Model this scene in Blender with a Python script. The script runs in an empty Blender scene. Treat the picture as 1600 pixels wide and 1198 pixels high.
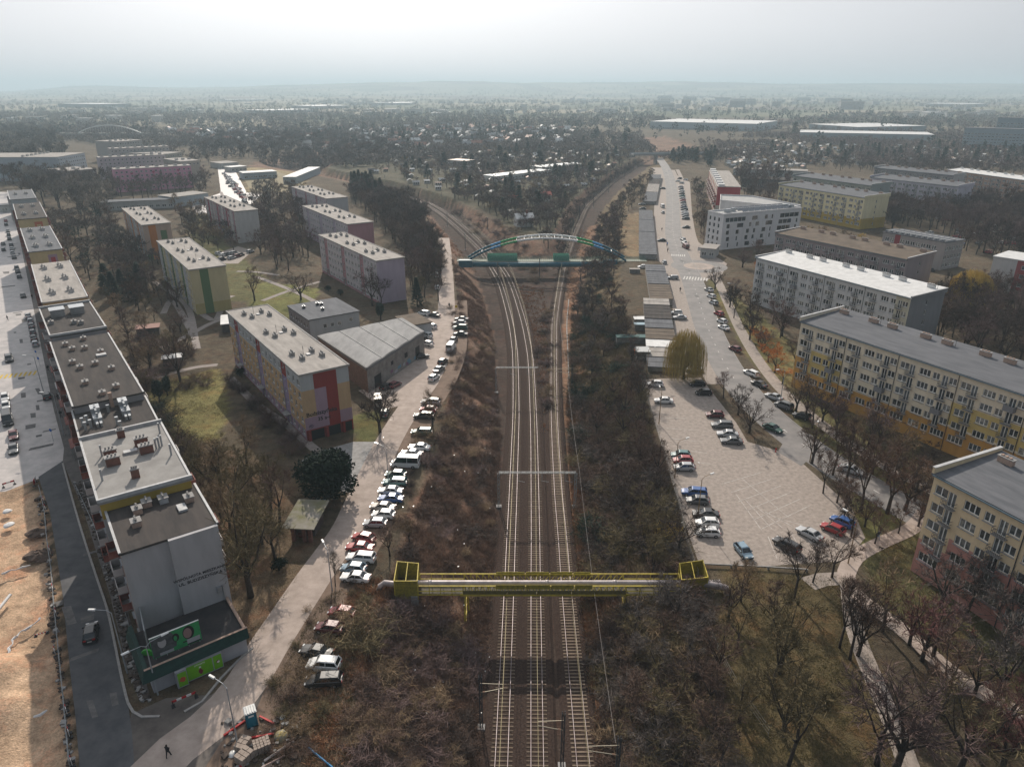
import bpy, math, random
import numpy as np
from mathutils import Vector, Matrix
from math import radians, sin, cos, pi, atan2, hypot, sqrt, floor
S = bpy.context.scene
COL = S.collection
# ---------------------------------------------------------------- camera
CAM_H = 68.0; PITCH = radians(22.5); FPX = 1111.0
cam = bpy.data.cameras.new('camera'); camo = bpy.data.objects.new('camera', cam); COL.objects.link(camo)
camo.location = (0, 0, CAM_H); camo.rotation_euler = (pi/2 - PITCH, 0, 0)
cam.sensor_width = 36; cam.lens = 36*FPX/1600; cam.clip_start = 0.5; cam.clip_end = 40000
S.camera = camo
# ---------------------------------------------------------------- sky, sun, exposure
VEIL_A, VEIL_B = 2.9, 9.6
SUN_AZ = radians(-10)      # measured from +Y towards +X
SUN_EL = radians(31)
w = bpy.data.worlds.new("World"); S.world = w; w.use_nodes = True
nt = w.node_tree; nt.nodes.clear()
out = nt.nodes.new('ShaderNodeOutputWorld'); bg = nt.nodes.new('ShaderNodeBackground')
sky = nt.nodes.new('ShaderNodeTexSky'); sky.sky_type = 'NISHITA'; sky.sun_disc = False
sky.sun_elevation = SUN_EL; sky.sun_rotation = SUN_AZ; sky.dust_density = 4.0; sky.air_density = 1.2; sky.ozone_density = 2.0
hsv = nt.nodes.new('ShaderNodeHueSaturation'); hsv.inputs['Saturation'].default_value = 0.22
# thin high cloud veil: forward scattering makes it brightest round the sun and dim behind the viewer
SVw = (sin(SUN_AZ)*cos(SUN_EL), cos(SUN_AZ)*cos(SUN_EL), sin(SUN_EL))
mixv = nt.nodes.new('ShaderNodeMix'); mixv.data_type = 'RGBA'; mixv.inputs[0].default_value = 0.80
def wm(op, a, b=None):
    n = nt.nodes.new('ShaderNodeMath'); n.operation = op
    for i_, v_ in enumerate((a, b)):
        if v_ is None: continue
        if isinstance(v_, (int, float)): n.inputs[i_].default_value = v_
        else: nt.links.new(v_, n.inputs[i_])
    return n.outputs[0]
tcw = nt.nodes.new('ShaderNodeTexCoord'); vd = nt.nodes.new('ShaderNodeVectorMath'); vd.operation = 'DOT_PRODUCT'; nt.links.new(tcw.outputs['Generated'], vd.inputs[0]); vd.inputs[1].default_value = SVw
nw = nt.nodes.new('ShaderNodeTexNoise'); nw.inputs['Scale'].default_value = 2.0; nw.inputs['Detail'].default_value = 4
mpw = nt.nodes.new('ShaderNodeMapping'); mpw.inputs['Scale'].default_value = (1, 1, 4); nt.links.new(tcw.outputs['Generated'], mpw.inputs[0]); nt.links.new(mpw.outputs[0], nw.inputs['Vector'])
lob = wm('POWER', wm('MULTIPLY', wm('ADD', vd.outputs['Value'], 1.0), 0.5), 3.4)
nf = wm('ADD', wm('MULTIPLY', nw.outputs[0], 0.2), 0.9)
def vch(a_, b_): return wm('MULTIPLY', wm('ADD', wm('MULTIPLY', lob, VEIL_B*b_), VEIL_A*a_), nf)   # bluish far from the sun, warm white near it
cw = nt.nodes.new('ShaderNodeCombineColor'); nt.links.new(vch(.80, 1.07), cw.inputs[0]); nt.links.new(vch(.97, 1.0), cw.inputs[1]); nt.links.new(vch(1.2, .97), cw.inputs[2])
nt.links.new(sky.outputs[0], hsv.inputs['Color']); nt.links.new(hsv.outputs[0], mixv.inputs[6]); nt.links.new(cw.outputs[0], mixv.inputs[7])
nt.links.new(mixv.outputs[2], bg.inputs[0]); bg.inputs[1].default_value = 0.09
nt.links.new(bg.outputs[0], out.inputs[0])
sd = bpy.data.lights.new('sun', 'SUN'); sd.energy = 4.8; sd.angle = radians(0.6); sd.color = (1.0, 0.90, 0.78)
so = bpy.data.objects.new('sun', sd); COL.objects.link(so)
SV = Vector((sin(SUN_AZ)*cos(SUN_EL), cos(SUN_AZ)*cos(SUN_EL), sin(SUN_EL)))
so.rotation_euler = SV.to_track_quat('Z', 'Y').to_euler(); so.location = SV*300
S.view_settings.view_transform = 'Standard'; S.view_settings.look = 'None'
S.view_settings.exposure = 0.0; S.view_settings.gamma = 1.0; S.view_settings.use_curve_mapping = False
S.cycles.max_bounces = 5; S.cycles.diffuse_bounces = 2; S.cycles.glossy_bounces = 2; S.cycles.transmission_bounces = 2
S.cycles.transparent_max_bounces = 4; S.cycles.volume_bounces = 0; S.cycles.use_denoising = True

def P(px, py, z=0.0):
    u = (px-800)/FPX; v = (py-599)/FPX
    t = (CAM_H-z)/(sin(PITCH)+v*cos(PITCH))
    return Vector((u*t, (cos(PITCH)-v*sin(PITCH))*t, z))
def PX(p):   # world -> photo pixel
    x, y, z = p[0], p[1], p[2]-CAM_H
    d = y*cos(PITCH)-z*sin(PITCH); up = y*sin(PITCH)+z*cos(PITCH)
    return (800+FPX*x/d, 599-FPX*up/d)
rnd = random.Random(7)
# ---------------------------------------------------------------- materials
MT = {}; BLDS = []
def inbld(x, y, m=2.2):
    for o, u, n, L, D in BLDS:
        dx, dy = x-o.x, y-o.y; a = dx*u.x+dy*u.y; b = dx*n.x+dy*n.y
        if -m < a < L+m and -m < b < D+m: return True
    return False
def mat(name, c, rough=0.85, c2=None, scale=1.0, detail=6, bump=0.0, metal=0.0, coord='Object', objcol=False, stretch=None, rand=0.0, spec=0.3, contrast=(0.35, 0.65), sheen=None, voro=None):
    if name in MT: return MT[name]
    m = bpy.data.materials.new(name); m.use_nodes = True; t = m.node_tree; n = t.nodes; l = t.links
    b = n['Principled BSDF']; b.inputs['Roughness'].default_value = rough; b.inputs['Metallic'].default_value = metal
    b.inputs['Specular IOR Level'].default_value = spec
    src = None
    if objcol:
        oi = n.new('ShaderNodeObjectInfo'); src = oi.outputs['Color']
    if c2 is not None or bump:
        tc = n.new('ShaderNodeTexCoord')
        if coord == 'World':
            ge = n.new('ShaderNodeNewGeometry'); vec = ge.outputs['Position']
        else: vec = tc.outputs['Object']
        if stretch:
            mp = n.new('ShaderNodeMapping'); mp.inputs['Scale'].default_value = stretch; l.new(vec, mp.inputs[0]); vec = mp.outputs[0]
        no = n.new('ShaderNodeTexNoise'); no.inputs['Scale'].default_value = scale; no.inputs['Detail'].default_value = detail; no.inputs['Roughness'].default_value = 0.65
        l.new(vec, no.inputs['Vector'])
        mr = n.new('ShaderNodeMapRange'); mr.inputs[1].default_value = contrast[0]; mr.inputs[2].default_value = contrast[1]; l.new(no.outputs[0], mr.inputs[0])
        if c2 is not None:
            mx = n.new('ShaderNodeMix'); mx.data_type = 'RGBA'; l.new(mr.outputs[0], mx.inputs[0])
            if src is not None:
                mu = n.new('ShaderNodeMix'); mu.data_type = 'RGBA'; mu.blend_type = 'MULTIPLY'; mu.inputs[0].default_value = 1
                l.new(src, mu.inputs[6]); mu.inputs[7].default_value = (*c2, 1)
                l.new(src, mx.inputs[6]); l.new(mu.outputs[2], mx.inputs[7])
            else:
                mx.inputs[6].default_value = (*c, 1); mx.inputs[7].default_value = (*c2, 1)
            src = mx.outputs[2]
        if bump:
            bp = n.new('ShaderNodeBump'); bp.inputs['Strength'].default_value = min(1, bump); bp.inputs['Distance'].default_value = 0.1
            l.new(no.outputs[0], bp.inputs['Height']); l.new(bp.outputs[0], b.inputs['Normal'])
    if rand:
        oi2 = n.new('ShaderNodeObjectInfo'); mrr = n.new('ShaderNodeMapRange'); mrr.inputs[3].default_value = 1-rand; mrr.inputs[4].default_value = 1+rand
        l.new(oi2.outputs['Random'], mrr.inputs[0])
        mm = n.new('ShaderNodeMix'); mm.data_type = 'RGBA'; mm.blend_type = 'MULTIPLY'; mm.inputs[0].default_value = 1
        if src is not None: l.new(src, mm.inputs[6])
        else: mm.inputs[6].default_value = (*c, 1)
        cb = n.new('ShaderNodeCombineColor')
        for i in range(3): l.new(mrr.outputs[0], cb.inputs[i])
        l.new(cb.outputs[0], mm.inputs[7]); src = mm.outputs[2]
    if src is not None: l.new(src, b.inputs['Base Color'])
    else: b.inputs['Base Color'].default_value = (*c, 1)
    MT[name] = m
    return m
def wall(name, c, d=0.82):
    return mat('wall_'+name, c, 0.9, tuple(x*d for x in c), 0.7, 8, 0.15, stretch=(1, 1, 0.25), contrast=(0.4, 0.75))

# ---------------------------------------------------------------- mesh builder
class MB:
    def __init__(s): s.v = []; s.f = []; s.m = []
    def quad(s, a, b, c, d, mi=0):
        i = len(s.v); s.v += [tuple(a), tuple(b), tuple(c), tuple(d)]; s.f.append((i, i+1, i+2, i+3)); s.m.append(mi)
    def poly(s, pts, mi=0):
        i = len(s.v); s.v += [tuple(p) for p in pts]; s.f.append(tuple(range(i, i+len(pts)))); s.m.append(mi)
    def hexa(s, p, mi=0):   # 8 points: bottom 4 ccw, top 4 ccw
        i = len(s.v); s.v += [tuple(q) for q in p]
        for f in ((3, 2, 1, 0), (4, 5, 6, 7), (0, 1, 5, 4), (1, 2, 6, 5), (2, 3, 7, 6), (3, 0, 4, 7)):
            s.f.append(tuple(i+k for k in f)); s.m.append(mi)
    def box(s, x0, y0, z0, x1, y1, z1, mi=0):
        s.hexa([(x0, y0, z0), (x1, y0, z0), (x1, y1, z0), (x0, y1, z0), (x0, y0, z1), (x1, y0, z1), (x1, y1, z1), (x0, y1, z1)], mi)
    def bar(s, a, b, w, h=None, mi=0):
        a = Vector(a); b = Vector(b); h = h or w; d = (b-a); 
        if d.length < 1e-6: return
        d.normalize(); up = Vector((0, 0, 1)) if abs(d.z) < 0.95 else Vector((0, 1, 0))
        sx = d.cross(up).normalized()*w/2; sy = sx.cross(d).normalized()*h/2
        s.hexa([a-sx-sy, a+sx-sy, b+sx-sy, b-sx-sy, a-sx+sy, a+sx+sy, b+sx+sy, b-sx+sy], mi)
    def tube(s, pts, radii, n=8, mi=0, cap=True):
        pts = [Vector(p) for p in pts]
        if not hasattr(radii, '__len__'): radii = [radii]*len(pts)
        base = len(s.v); k = len(pts)
        for i, p in enumerate(pts):
            d = (pts[min(i+1, k-1)]-pts[max(i-1, 0)]).normalized()
            up = Vector((0, 0, 1)) if abs(d.z) < 0.9 else Vector((0, 1, 0))
            sx = d.cross(up).normalized(); sy = sx.cross(d)
            for j in range(n):
                a = 2*pi*j/n; s.v.append(tuple(p+(sx*cos(a)+sy*sin(a))*radii[i]))
        for i in range(k-1):
            for j in range(n):
                s.f.append((base+i*n+j, base+i*n+(j+1) % n, base+(i+1)*n+(j+1) % n, base+(i+1)*n+j)); s.m.append(mi)
        if cap:
            s.f.append(tuple(base+j for j in range(n))[::-1]); s.m.append(mi)
            s.f.append(tuple(base+(k-1)*n+j for j in range(n))); s.m.append(mi)
    def add(s, o, M=None, mo=0):
        i = len(s.v)
        s.v += [tuple(M @ Vector(p)) for p in o.v] if M is not None else o.v
        s.f += [tuple(i+k for k in f) for f in o.f]; s.m += [q+mo for q in o.m]
    def mesh(s, name, mats, smooth=False):
        me = bpy.data.meshes.new(name); me.from_pydata(s.v, [], s.f)
        for m in (mats if isinstance(mats, (list, tuple)) else [mats]): me.materials.append(m)
        if len(me.materials) > 1: me.polygons.foreach_set('material_index', s.m)
        if smooth: me.polygons.foreach_set('use_smooth', [True]*len(me.polygons))
        me.update(); return me
    def build(s, name, mats, parent=None, smooth=False):
        return ob(name, s.mesh(name, mats, smooth), parent)
def ob(name, me, parent=None, loc=None, rz=0):
    o = bpy.data.objects.new(name, me); COL.objects.link(o)
    if parent is not None: o.parent = parent
    if loc is not None: o.location = loc
    if rz: o.rotation_euler = (0, 0, rz)
    return o
def tag(o, label=None, cat=None, group=None, kind=None):
    if label: o['label'] = label
    if cat: o['category'] = cat
    if group: o['group'] = group
    if kind: o['kind'] = kind
    return o
def thing(name, label, cat, loc=(0, 0, 0), rz=0, group=None):
    o = ob(name, None, None, loc, rz); o.empty_display_size = 0.5
    return tag(o, label, cat, group)
def tcopy(src, loc, rz=0, label=None, group=None, scale=None, color=None):
    r = src.copy(); COL.objects.link(r); r.location = loc; r.rotation_euler = (0, 0, rz)
    if label: r['label'] = label
    if group: r['group'] = group
    if scale: r.scale = scale if hasattr(scale, '__len__') else (scale,)*3
    if color: r.color = (*color, 1)
    for ch in src.children:
        c = ch.copy(); COL.objects.link(c); c.parent = r
        if color: c.color = (*color, 1)
        for g in ch.children:
            d = g.copy(); COL.objects.link(d); d.parent = c
            if color: d.color = (*color, 1)
    return r
ORD = ['first','second','third','fourth','fifth','sixth','seventh','eighth','ninth','tenth','eleventh','twelfth','thirteenth','fourteenth','fifteenth','sixteenth','seventeenth','eighteenth','nineteenth','twentieth']
def ordn(i):
    if i < 20: return ORD[i]
    t = ['twenty', 'thirty', 'forty', 'fifty', 'sixty'][(i+1)//10-2]; r = (i+1) % 10
    return t+'-'+ORD[r-1] if r else {'twenty': 'twentieth', 'thirty': 'thirtieth', 'forty': 'fortieth', 'fifty': 'fiftieth', 'sixty': 'sixtieth'}[t]
def text_mesh(txt, size, m, align='CENTER', ext=0.01):
    cu = bpy.data.curves.new('txt', 'FONT'); cu.body = txt; cu.size = size; cu.align_x = align; cu.extrude = ext; cu.resolution_u = 3; cu.offset = size*0.02
    o = bpy.data.objects.new('txt', cu); COL.objects.link(o)
    dg = bpy.context.evaluated_depsgraph_get(); dg.update()
    me = bpy.data.meshes.new_from_object(o.evaluated_get(dg)); bpy.data.objects.remove(o); bpy.data.curves.remove(cu)
    me.materials.clear(); me.materials.append(m); return me
def inpoly(X, Y, poly):
    r = np.zeros(X.shape, bool); n = len(poly); j = n-1
    for i in range(n):
        xi, yi = poly[i][0], poly[i][1]; xj, yj = poly[j][0], poly[j][1]
        if yi != yj:
            c = ((yi > Y) != (yj > Y)) & (X < (xj-xi)*(Y-yi)/(yj-yi)+xi); r ^= c
        j = i
    return r
def PP(l, z=0.0): return [P(a, b, z) for a, b in l]
# ---------------------------------------------------------------- terrain
RB = -6.0   # level of the rail bed
def prof(l, z=0.0):
    q = sorted([(p.y, p.x) for p in PP(l, z)]); return np.array([a for a, b in q]), np.array([b for a, b in q])
T1 = [(783,1198),(788,1085),(791.8,1000),(796,905),(798.6,840),(801.3,780),(802.8,740),(804.8,690),(806.3,640),(805.6,575),(803.5,540),(796.5,497),(782.7,447),(771,424),(750.8,392.5),(728,369),(707.5,350),(682,329.5),(650,312),(612,296.5),(575,285.5),(540,277.5),(480,267),(400,257),(330,251)]
T2 = [(839.6,1198),(838.5,1085),(837.8,1000),(837,905),(836.7,840),(836,780),(835.4,740),(834.6,690),(833,640),(830,575),(825.8,540),(816.5,497),(800.3,447),(787,422),(763.5,392.5),(740,369),(719.5,350),(692,329),(659,311),(620,296),(583,285),(548,277),(487,266.5),(405,256.6),(335,250.6)]
T3 = [(912,1198),(901,1085),(892.6,1000),(884,905),(878.9,840),(873.3,780),(870.7,740),(867.8,690),(865.9,640),(865.3,575),(865.8,540),(866.8,500),(874.3,450),(879.8,421),(889,392),(896,371),(905,349),(917.5,323),(930,310),(941,300),(960,283),(980,270),(1000,258),(1018,249),(1040,240),(1080,231)]
LT = [(545,1198),(552,1060),(572,960),(602,905),(632,800),(678,700),(700,620),(712,560),(722,500),(716,450),(706,405),(684,368),(664,335),(640,316),(600,301),(560,289),(520,279),(460,269),(380,259)]
LB = [(745,1198),(752,1080),(762,1000),(773,840),(782,740),(784,640),(782,575),(779,540),(770,490),(752,440),(728,402),(700,366),(676,338),(645,318),(605,300.5),(567,287.5),(530,279),(470,268.5),(390,258.5)]
RBt = [(955,1198),(935,1085),(922,1000),(905,880),(897,780),(891,690),(886,600),(884,550),(887,480),(897,430),(910,392),(925,352),(937,325),(960,301),(985,278),(1010,262),(1045,245),(1090,232)]
RT = [(1135,1198),(1115,1085),(1098,1000),(1082,905),(1062,820),(1040,740),(1015,660),(998,600),(985,540),(972,470),(972,410),(972,370),(982,330),(998,300),(1015,280),(1035,262),(1070,246),(1110,233)]
MLB = [(862,470),(845,440),(806,408),(775,385),(745,358),(712,332),(680,314),(640,300),(600,288),(560,278.5),(500,267.5)]
MLT = [(856,388),(818,372),(786,354),(752,334),(716,316),(680,303),(640,292),(600,282),(560,274),(500,264)]
MRB = [(862,470),(868,430),(878,395),(888,365),(902,335),(922,308),(948,288),(975,268),(1000,254),(1035,240)]
MRT = [(856,388),(864,366),(873,345),(886,322),(908,300),(932,282),(962,263),(990,250),(1025,237)]
_pr = {k: prof(v, z) for k, v, z in (('LT', LT, 0), ('LB', LB, RB), ('RB', RBt, RB), ('RT', RT, 0), ('MLB', MLB, RB), ('MLT', MLT, 0), ('MRB', MRB, RB), ('MRT', MRT, 0))}
def _ip(k, Y): return np.interp(Y, _pr[k][0], _pr[k][1])
def vnoise(X, Y, sc, seed=0):
    x = X/sc+seed*17.3; y = Y/sc+seed*5.1
    xi = np.floor(x); yi = np.floor(y); fx = x-xi; fy = y-yi; fx = fx*fx*(3-2*fx); fy = fy*fy*(3-2*fy)
    def h(a, b):
        q = np.sin(a*127.1+b*311.7+seed*13.7)*43758.5453; return q-np.floor(q)
    return (h(xi, yi)*(1-fx)+h(xi+1, yi)*fx)*(1-fy)+(h(xi, yi+1)*(1-fx)+h(xi+1, yi+1)*fx)*fy
def height(X, Y):
    X = np.asarray(X, float); Y = np.asarray(Y, float)
    lt, lb, rb, rt = _ip('LT', Y), _ip('LB', Y), _ip('RB', Y), _ip('RT', Y)
    fl = np.clip((X-lt)/np.maximum(lb-lt, .5), 0, 1); fr = np.clip((rt-X)/np.maximum(rt-rb, .5), 0, 1)
    c = np.minimum(fl, fr)
    y0 = _pr['MLT'][0][0]
    mlb, mlt, mrt, mrb = _ip('MLB', Y), _ip('MLT', Y), _ip('MRT', Y), _ip('MRB', Y)
    ml = np.clip((mlt-X)/np.maximum(mlt-mlb, .5), 0, 1); mrr = np.clip((X-mrt)/np.maximum(mrb-mrt, .5), 0, 1)
    isl = 1-np.maximum(ml, mrr)
    isl = np.where(Y > y0-10, isl*np.clip((Y-(y0-10))/30, 0, 1), 0)
    c = np.clip(c-isl, 0, 1); c = c*c*(3-2*c)*0.6+c*0.4
    fade = np.clip(1-(Y-700)/900, 0, 1)
    z = RB*c*fade
    z = z+(vnoise(X, Y, 3.1, 1)-.5)*1.3*c*(1-c)*4*0.7*fade
    # far relief
    far = np.clip((Y-1500)/6000, 0, 1)
    z = z+far*far*(vnoise(X, Y, 1500, 2)*30+vnoise(X, Y, 420, 3)*8)
    px = X/np.maximum(Y, 1)*1202+800
    ridge = np.interp(px, [-400, 0, 40, 110, 160, 260, 380, 420, 600, 700, 900, 1100, 1300, 1500, 1600, 2000], [10, 12, 30, 76, 80, 66, 74, 95, 108, 118, 118, 112, 108, 98, 96, 80])
    z = z+np.clip((Y-6500)/2500, 0, 1)**1.5*ridge*(0.93+0.14*vnoise(X, Y, 260, 5))
    z = z-np.clip((Y-10500)/3000, 0, 1)*60
    return z
def hz(x, y): return float(height(np.array([x]), np.array([y]))[0])

TR = mat('terrain_soil', (.1, .1, .05))   # node tree rebuilt below
def ground_mat():
    m = bpy.data.materials.new('ground_cover'); m.use_nodes = True; t = m.node_tree; n = t.nodes; l = t.links
    b = n['Principled BSDF']; b.inputs['Roughness'].default_value = 1.0; b.inputs['Specular IOR Level'].default_value = 0.1
    at = n.new('ShaderNodeAttribute'); at.attribute_name = 'cover'
    g = n.new('ShaderNodeNewGeometry')
    last = at.outputs['Color']
    for sc, lo, hi, det in ((0.045, .72, 1.3, 5), (0.55, .6, 1.45, 8), (4.0, .7, 1.35, 6)):
        no = n.new('ShaderNodeTexNoise'); no.inputs['Scale'].default_value = sc; no.inputs['Detail'].default_value = det; no.inputs['Roughness'].default_value = .7
        l.new(g.outputs['Position'], no.inputs['Vector'])
        cr = n.new('ShaderNodeMapRange'); cr.inputs[1].default_value = .3; cr.inputs[2].default_value = .7; cr.inputs[3].default_value = lo; cr.inputs[4].default_value = hi
        l.new(no.outputs[0], cr.inputs[0])
        cb = n.new('ShaderNodeCombineColor'); l.new(cr.outputs[0], cb.inputs[0]); l.new(cr.outputs[0], cb.inputs[1]); l.new(cr.outputs[0], cb.inputs[2])
        mx = n.new('ShaderNodeMix'); mx.data_type = 'RGBA'; mx.blend_type = 'MULTIPLY'; mx.inputs[0].default_value = 1
        l.new(last, mx.inputs[6]); l.new(cb.outputs[0], mx.inputs[7]); last = mx.outputs[2]
        lno = no
    # patches of dead brown leaf litter
    n2 = n.new('ShaderNodeTexNoise'); n2.inputs['Scale'].default_value = .16; n2.inputs['Detail'].default_value = 7; n2.inputs['Roughness'].default_value = .75; l.new(g.outputs['Position'], n2.inputs['Vector'])
    r2 = n.new('ShaderNodeMapRange'); r2.inputs[1].default_value = .5; r2.inputs[2].default_value = .62; r2.inputs[4].default_value = .55; l.new(n2.outputs[0], r2.inputs[0])
    m2 = n.new('ShaderNodeMix'); m2.data_type = 'RGBA'; l.new(r2.outputs[0], m2.inputs[0]); l.new(last, m2.inputs[6]); 
    ml = n.new('ShaderNodeMix'); ml.data_type = 'RGBA'; ml.blend_type = 'MULTIPLY'; ml.inputs[0].default_value = 1; l.new(last, ml.inputs[6]); ml.inputs[7].default_value = (1.15, .78, .68, 1)
    l.new(ml.outputs[2], m2.inputs[7])
    l.new(m2.outputs[2], b.inputs['Base Color'])
    bp = n.new('ShaderNodeBump'); bp.inputs['Strength'].default_value = .8; bp.inputs['Distance'].default_value = .35; l.new(lno.outputs[0], bp.inputs['Height']); l.new(bp.outputs[0], b.inputs['Normal'])
    return m
def axis(segs):
    a = [segs[0][0]]
    for lo, hi, st in segs:
        k = max(1, int(round((hi-lo)/st))); a += list(np.linspace(lo, hi, k+1)[1:])
    return np.array(a)
gx = axis([(-12000, -6000, 600), (-6000, -2500, 200), (-2500, -900, 60), (-900, -400, 16), (-400, -160, 6), (-160, 160, 1.5), (160, 400, 6), (400, 900, 16), (900, 2500, 60), (2500, 6000, 200), (6000, 12000, 600)])
gy = axis([(-60, 40, 10), (40, 200, 1.5), (200, 420, 2.5), (420, 800, 7), (800, 1600, 18), (1600, 3500, 60), (3500, 7000, 150), (7000, 11000, 120), (11000, 14000, 600)])
GX, GY = np.meshgrid(gx, gy); GZ = height(GX, GY)
C = np.zeros(GX.shape+(3,)); C[:] = (.10, .08, .055)
near = GY < 900
def paint(poly, col, mixn=1.0, z=0.0):
    msk = inpoly(GX, GY, PP(poly, z) if not isinstance(poly[0], Vector) else poly)
    C[msk] = C[msk]*(1-mixn)+np.array(col)*mixn
# fields in the far plain: patchwork
cx = np.floor(GX/330+vnoise(GX, GY, 700, 8)*1.5); cy = np.floor(GY/420+vnoise(GX, GY, 900, 9)*1.5)
q = np.sin(cx*12.9898+cy*78.233)*43758.5; q = q-np.floor(q)
fld = np.array([(.10, .105, .065), (.22, .20, .14), (.12, .10, .08), (.16, .16, .11), (.26, .23, .17)])[(q*5).astype(int) % 5]
ff = np.clip((GY-1300)/500, 0, 1)[..., None]; C = C*(1-ff)+fld*ff
# residential lawns left and right
LAWN = (.115, .115, .045); DGRASS = (.075, .075, .035); DIRT = (.17, .125, .09); SLOPE = (.185, .12, .085); SAND = (.50, .35, .235)
paint([(230,600),(345,575),(360,640),(340,690),(262,700),(235,650)], (.19, .17, .07))
paint([(300,330),(420,440),(500,480),(445,520),(380,470),(300,470)], (.125, .12, .055))
paint([(400,440),(500,450),(480,500),(390,480)], (.15, .15, .055))
paint([(545,650),(600,640),(592,690),(555,690)], LAWN)
paint([(1130,885),(1320,900),(1350,980),(1420,1198),(1150,1198),(1120,1000)], (.105, .082, .042))
paint([(1340,860),(1440,820),(1600,930),(1600,1090),(1500,1040),(1370,940)], (.10, .092, .042))
paint([(1100,430),(1200,500),(1300,600),(1240,640),(1170,560),(1120,470)], (.15, .135, .06))
paint([(1240,605),(1440,690),(1420,780),(1240,690)], (.13, .12, .055))
paint([(1330,760),(1430,800),(1340,860)], LAWN)
paint([(210,700),(400,700),(480,760),(470,900),(400,1000),(360,960)], (.125, .092, .06))
paint([(380,1180),(440,1040),(500,940),(560,900),(545,1198)], (.15, .105, .07))
paint([(970,340),(1000,330),(1000,400),(960,405)], (.2, .15, .09))
paint([(380,262),(470,262),(480,300),(385,300)], (.26, .21, .12))
paint([(500,262),(640,240),(1000,230),(930,300),(850,390),(760,330),(640,290)], (.085, .078, .05))
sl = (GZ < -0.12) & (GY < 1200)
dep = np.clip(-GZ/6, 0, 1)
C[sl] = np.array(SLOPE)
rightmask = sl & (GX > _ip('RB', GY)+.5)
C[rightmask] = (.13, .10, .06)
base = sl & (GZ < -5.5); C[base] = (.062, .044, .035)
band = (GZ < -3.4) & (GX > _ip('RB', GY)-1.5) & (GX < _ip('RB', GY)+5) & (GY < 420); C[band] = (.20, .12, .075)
# construction trench of sand on the far left
SANDP = [(-60,1300),(130,1300),(112,1198),(98,1066),(88,966),(76,860),(66,775),(30,755),(-30,770)]
paint(SANDP, SAND)
C *= (0.86+0.28*vnoise(GX, GY, 9, 6))[..., None]
nx, ny = len(gx), len(gy)
sandm = inpoly(GX, GY, PP([(-60,1290),(118,1290),(102,1198),(90,1066),(80,966),(68,860),(60,785),(30,768),(-30,780)]))
GZ[sandm] -= 0.8
mound = np.exp(-(((GX+65.5)/6.0)**2+((GY-69)/3.4)**2)*1.0)+0.8*np.exp(-(((GX+60)/3.5)**2+((GY-63.5)/1.9)**2))
GZ += sandm*mound*2.0*(0.7+0.6*vnoise(GX, GY, 2.2, 11)); rough = np.exp(-(((GX+62)/9)**2+((GY-66)/7)**2)); GZ += sandm*rough*(vnoise(GX, GY, 3.0, 12)-.5)*1.2
idx = np.arange(nx*ny).reshape(ny, nx)
F = np.stack([idx[:-1, :-1], idx[:-1, 1:], idx[1:, 1:], idx[1:, :-1]], -1).reshape(-1, 4)
me = bpy.data.meshes.new('ground'); me.vertices.add(nx*ny); me.vertices.foreach_set('co', np.stack([GX, GY, GZ], -1).ravel())
me.loops.add(F.size); me.loops.foreach_set('vertex_index', F.ravel()); me.polygons.add(len(F)); me.polygons.foreach_set('loop_start', np.arange(0, F.size, 4)); me.polygons.foreach_set('loop_total', np.full(len(F), 4))
me.polygons.foreach_set('use_smooth', np.ones(len(F), bool))
me.update(calc_edges=True)
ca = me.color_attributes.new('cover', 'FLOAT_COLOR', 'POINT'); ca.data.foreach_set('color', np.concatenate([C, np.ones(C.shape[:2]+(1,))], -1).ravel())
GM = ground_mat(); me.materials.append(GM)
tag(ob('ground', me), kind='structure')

# ---------------------------------------------------------------- sheets, ribbons, kerbs
ZC = [0]
def sheet(name, poly, m, z=0.02, world=False, kind='structure'):
    pts = [Vector((p.x, p.y, z)) for p in (poly if world else PP(poly))]
    a = sum(pts[i].x*pts[(i+1) % len(pts)].y-pts[(i+1) % len(pts)].x*pts[i].y for i in range(len(pts)))
    if a < 0: pts = pts[::-1]
    b = MB(); b.poly(pts); o = b.build(name, m); tag(o, kind=kind); return o
def smoothline(pts, step=2.0):
    pts = [Vector(p) for p in pts]; out = []
    for i in range(len(pts)-1):
        p0 = pts[max(i-1, 0)]; p1 = pts[i]; p2 = pts[i+1]; p3 = pts[min(i+2, len(pts)-1)]
        n = max(1, int((p2-p1).length/step))
        for k in range(n):
            t = k/n
            out.append(0.5*((2*p1)+(-p0+p2)*t+(2*p0-5*p1+4*p2-p3)*t*t+(-p0+3*p1-3*p2+p3)*t**3))
    out.append(pts[-1]); return out
def offs(line, d):
    r = []
    for i, p in enumerate(line):
        q = line[min(i+1, len(line)-1)]-line[max(i-1, 0)]; q.z = 0; q.normalize(); dd = d(i) if callable(d) else d
        r.append(p+Vector((-q.y, q.x, 0))*dd)
    return r
def ribbon(name, line, w, m, z, kind='structure', w2=None):
    a = offs(line, (lambda i: w/2) if not callable(w) else (lambda i: w(i)/2)); b = offs(line, (lambda i: -w/2) if not callable(w) else (lambda i: -w(i)/2))
    q = MB()
    for i in range(len(line)-1): q.quad((b[i].x, b[i].y, z), (b[i+1].x, b[i+1].y, z), (a[i+1].x, a[i+1].y, z), (a[i].x, a[i].y, z))
    o = q.build(name, m); tag(o, kind=kind); return o
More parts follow.
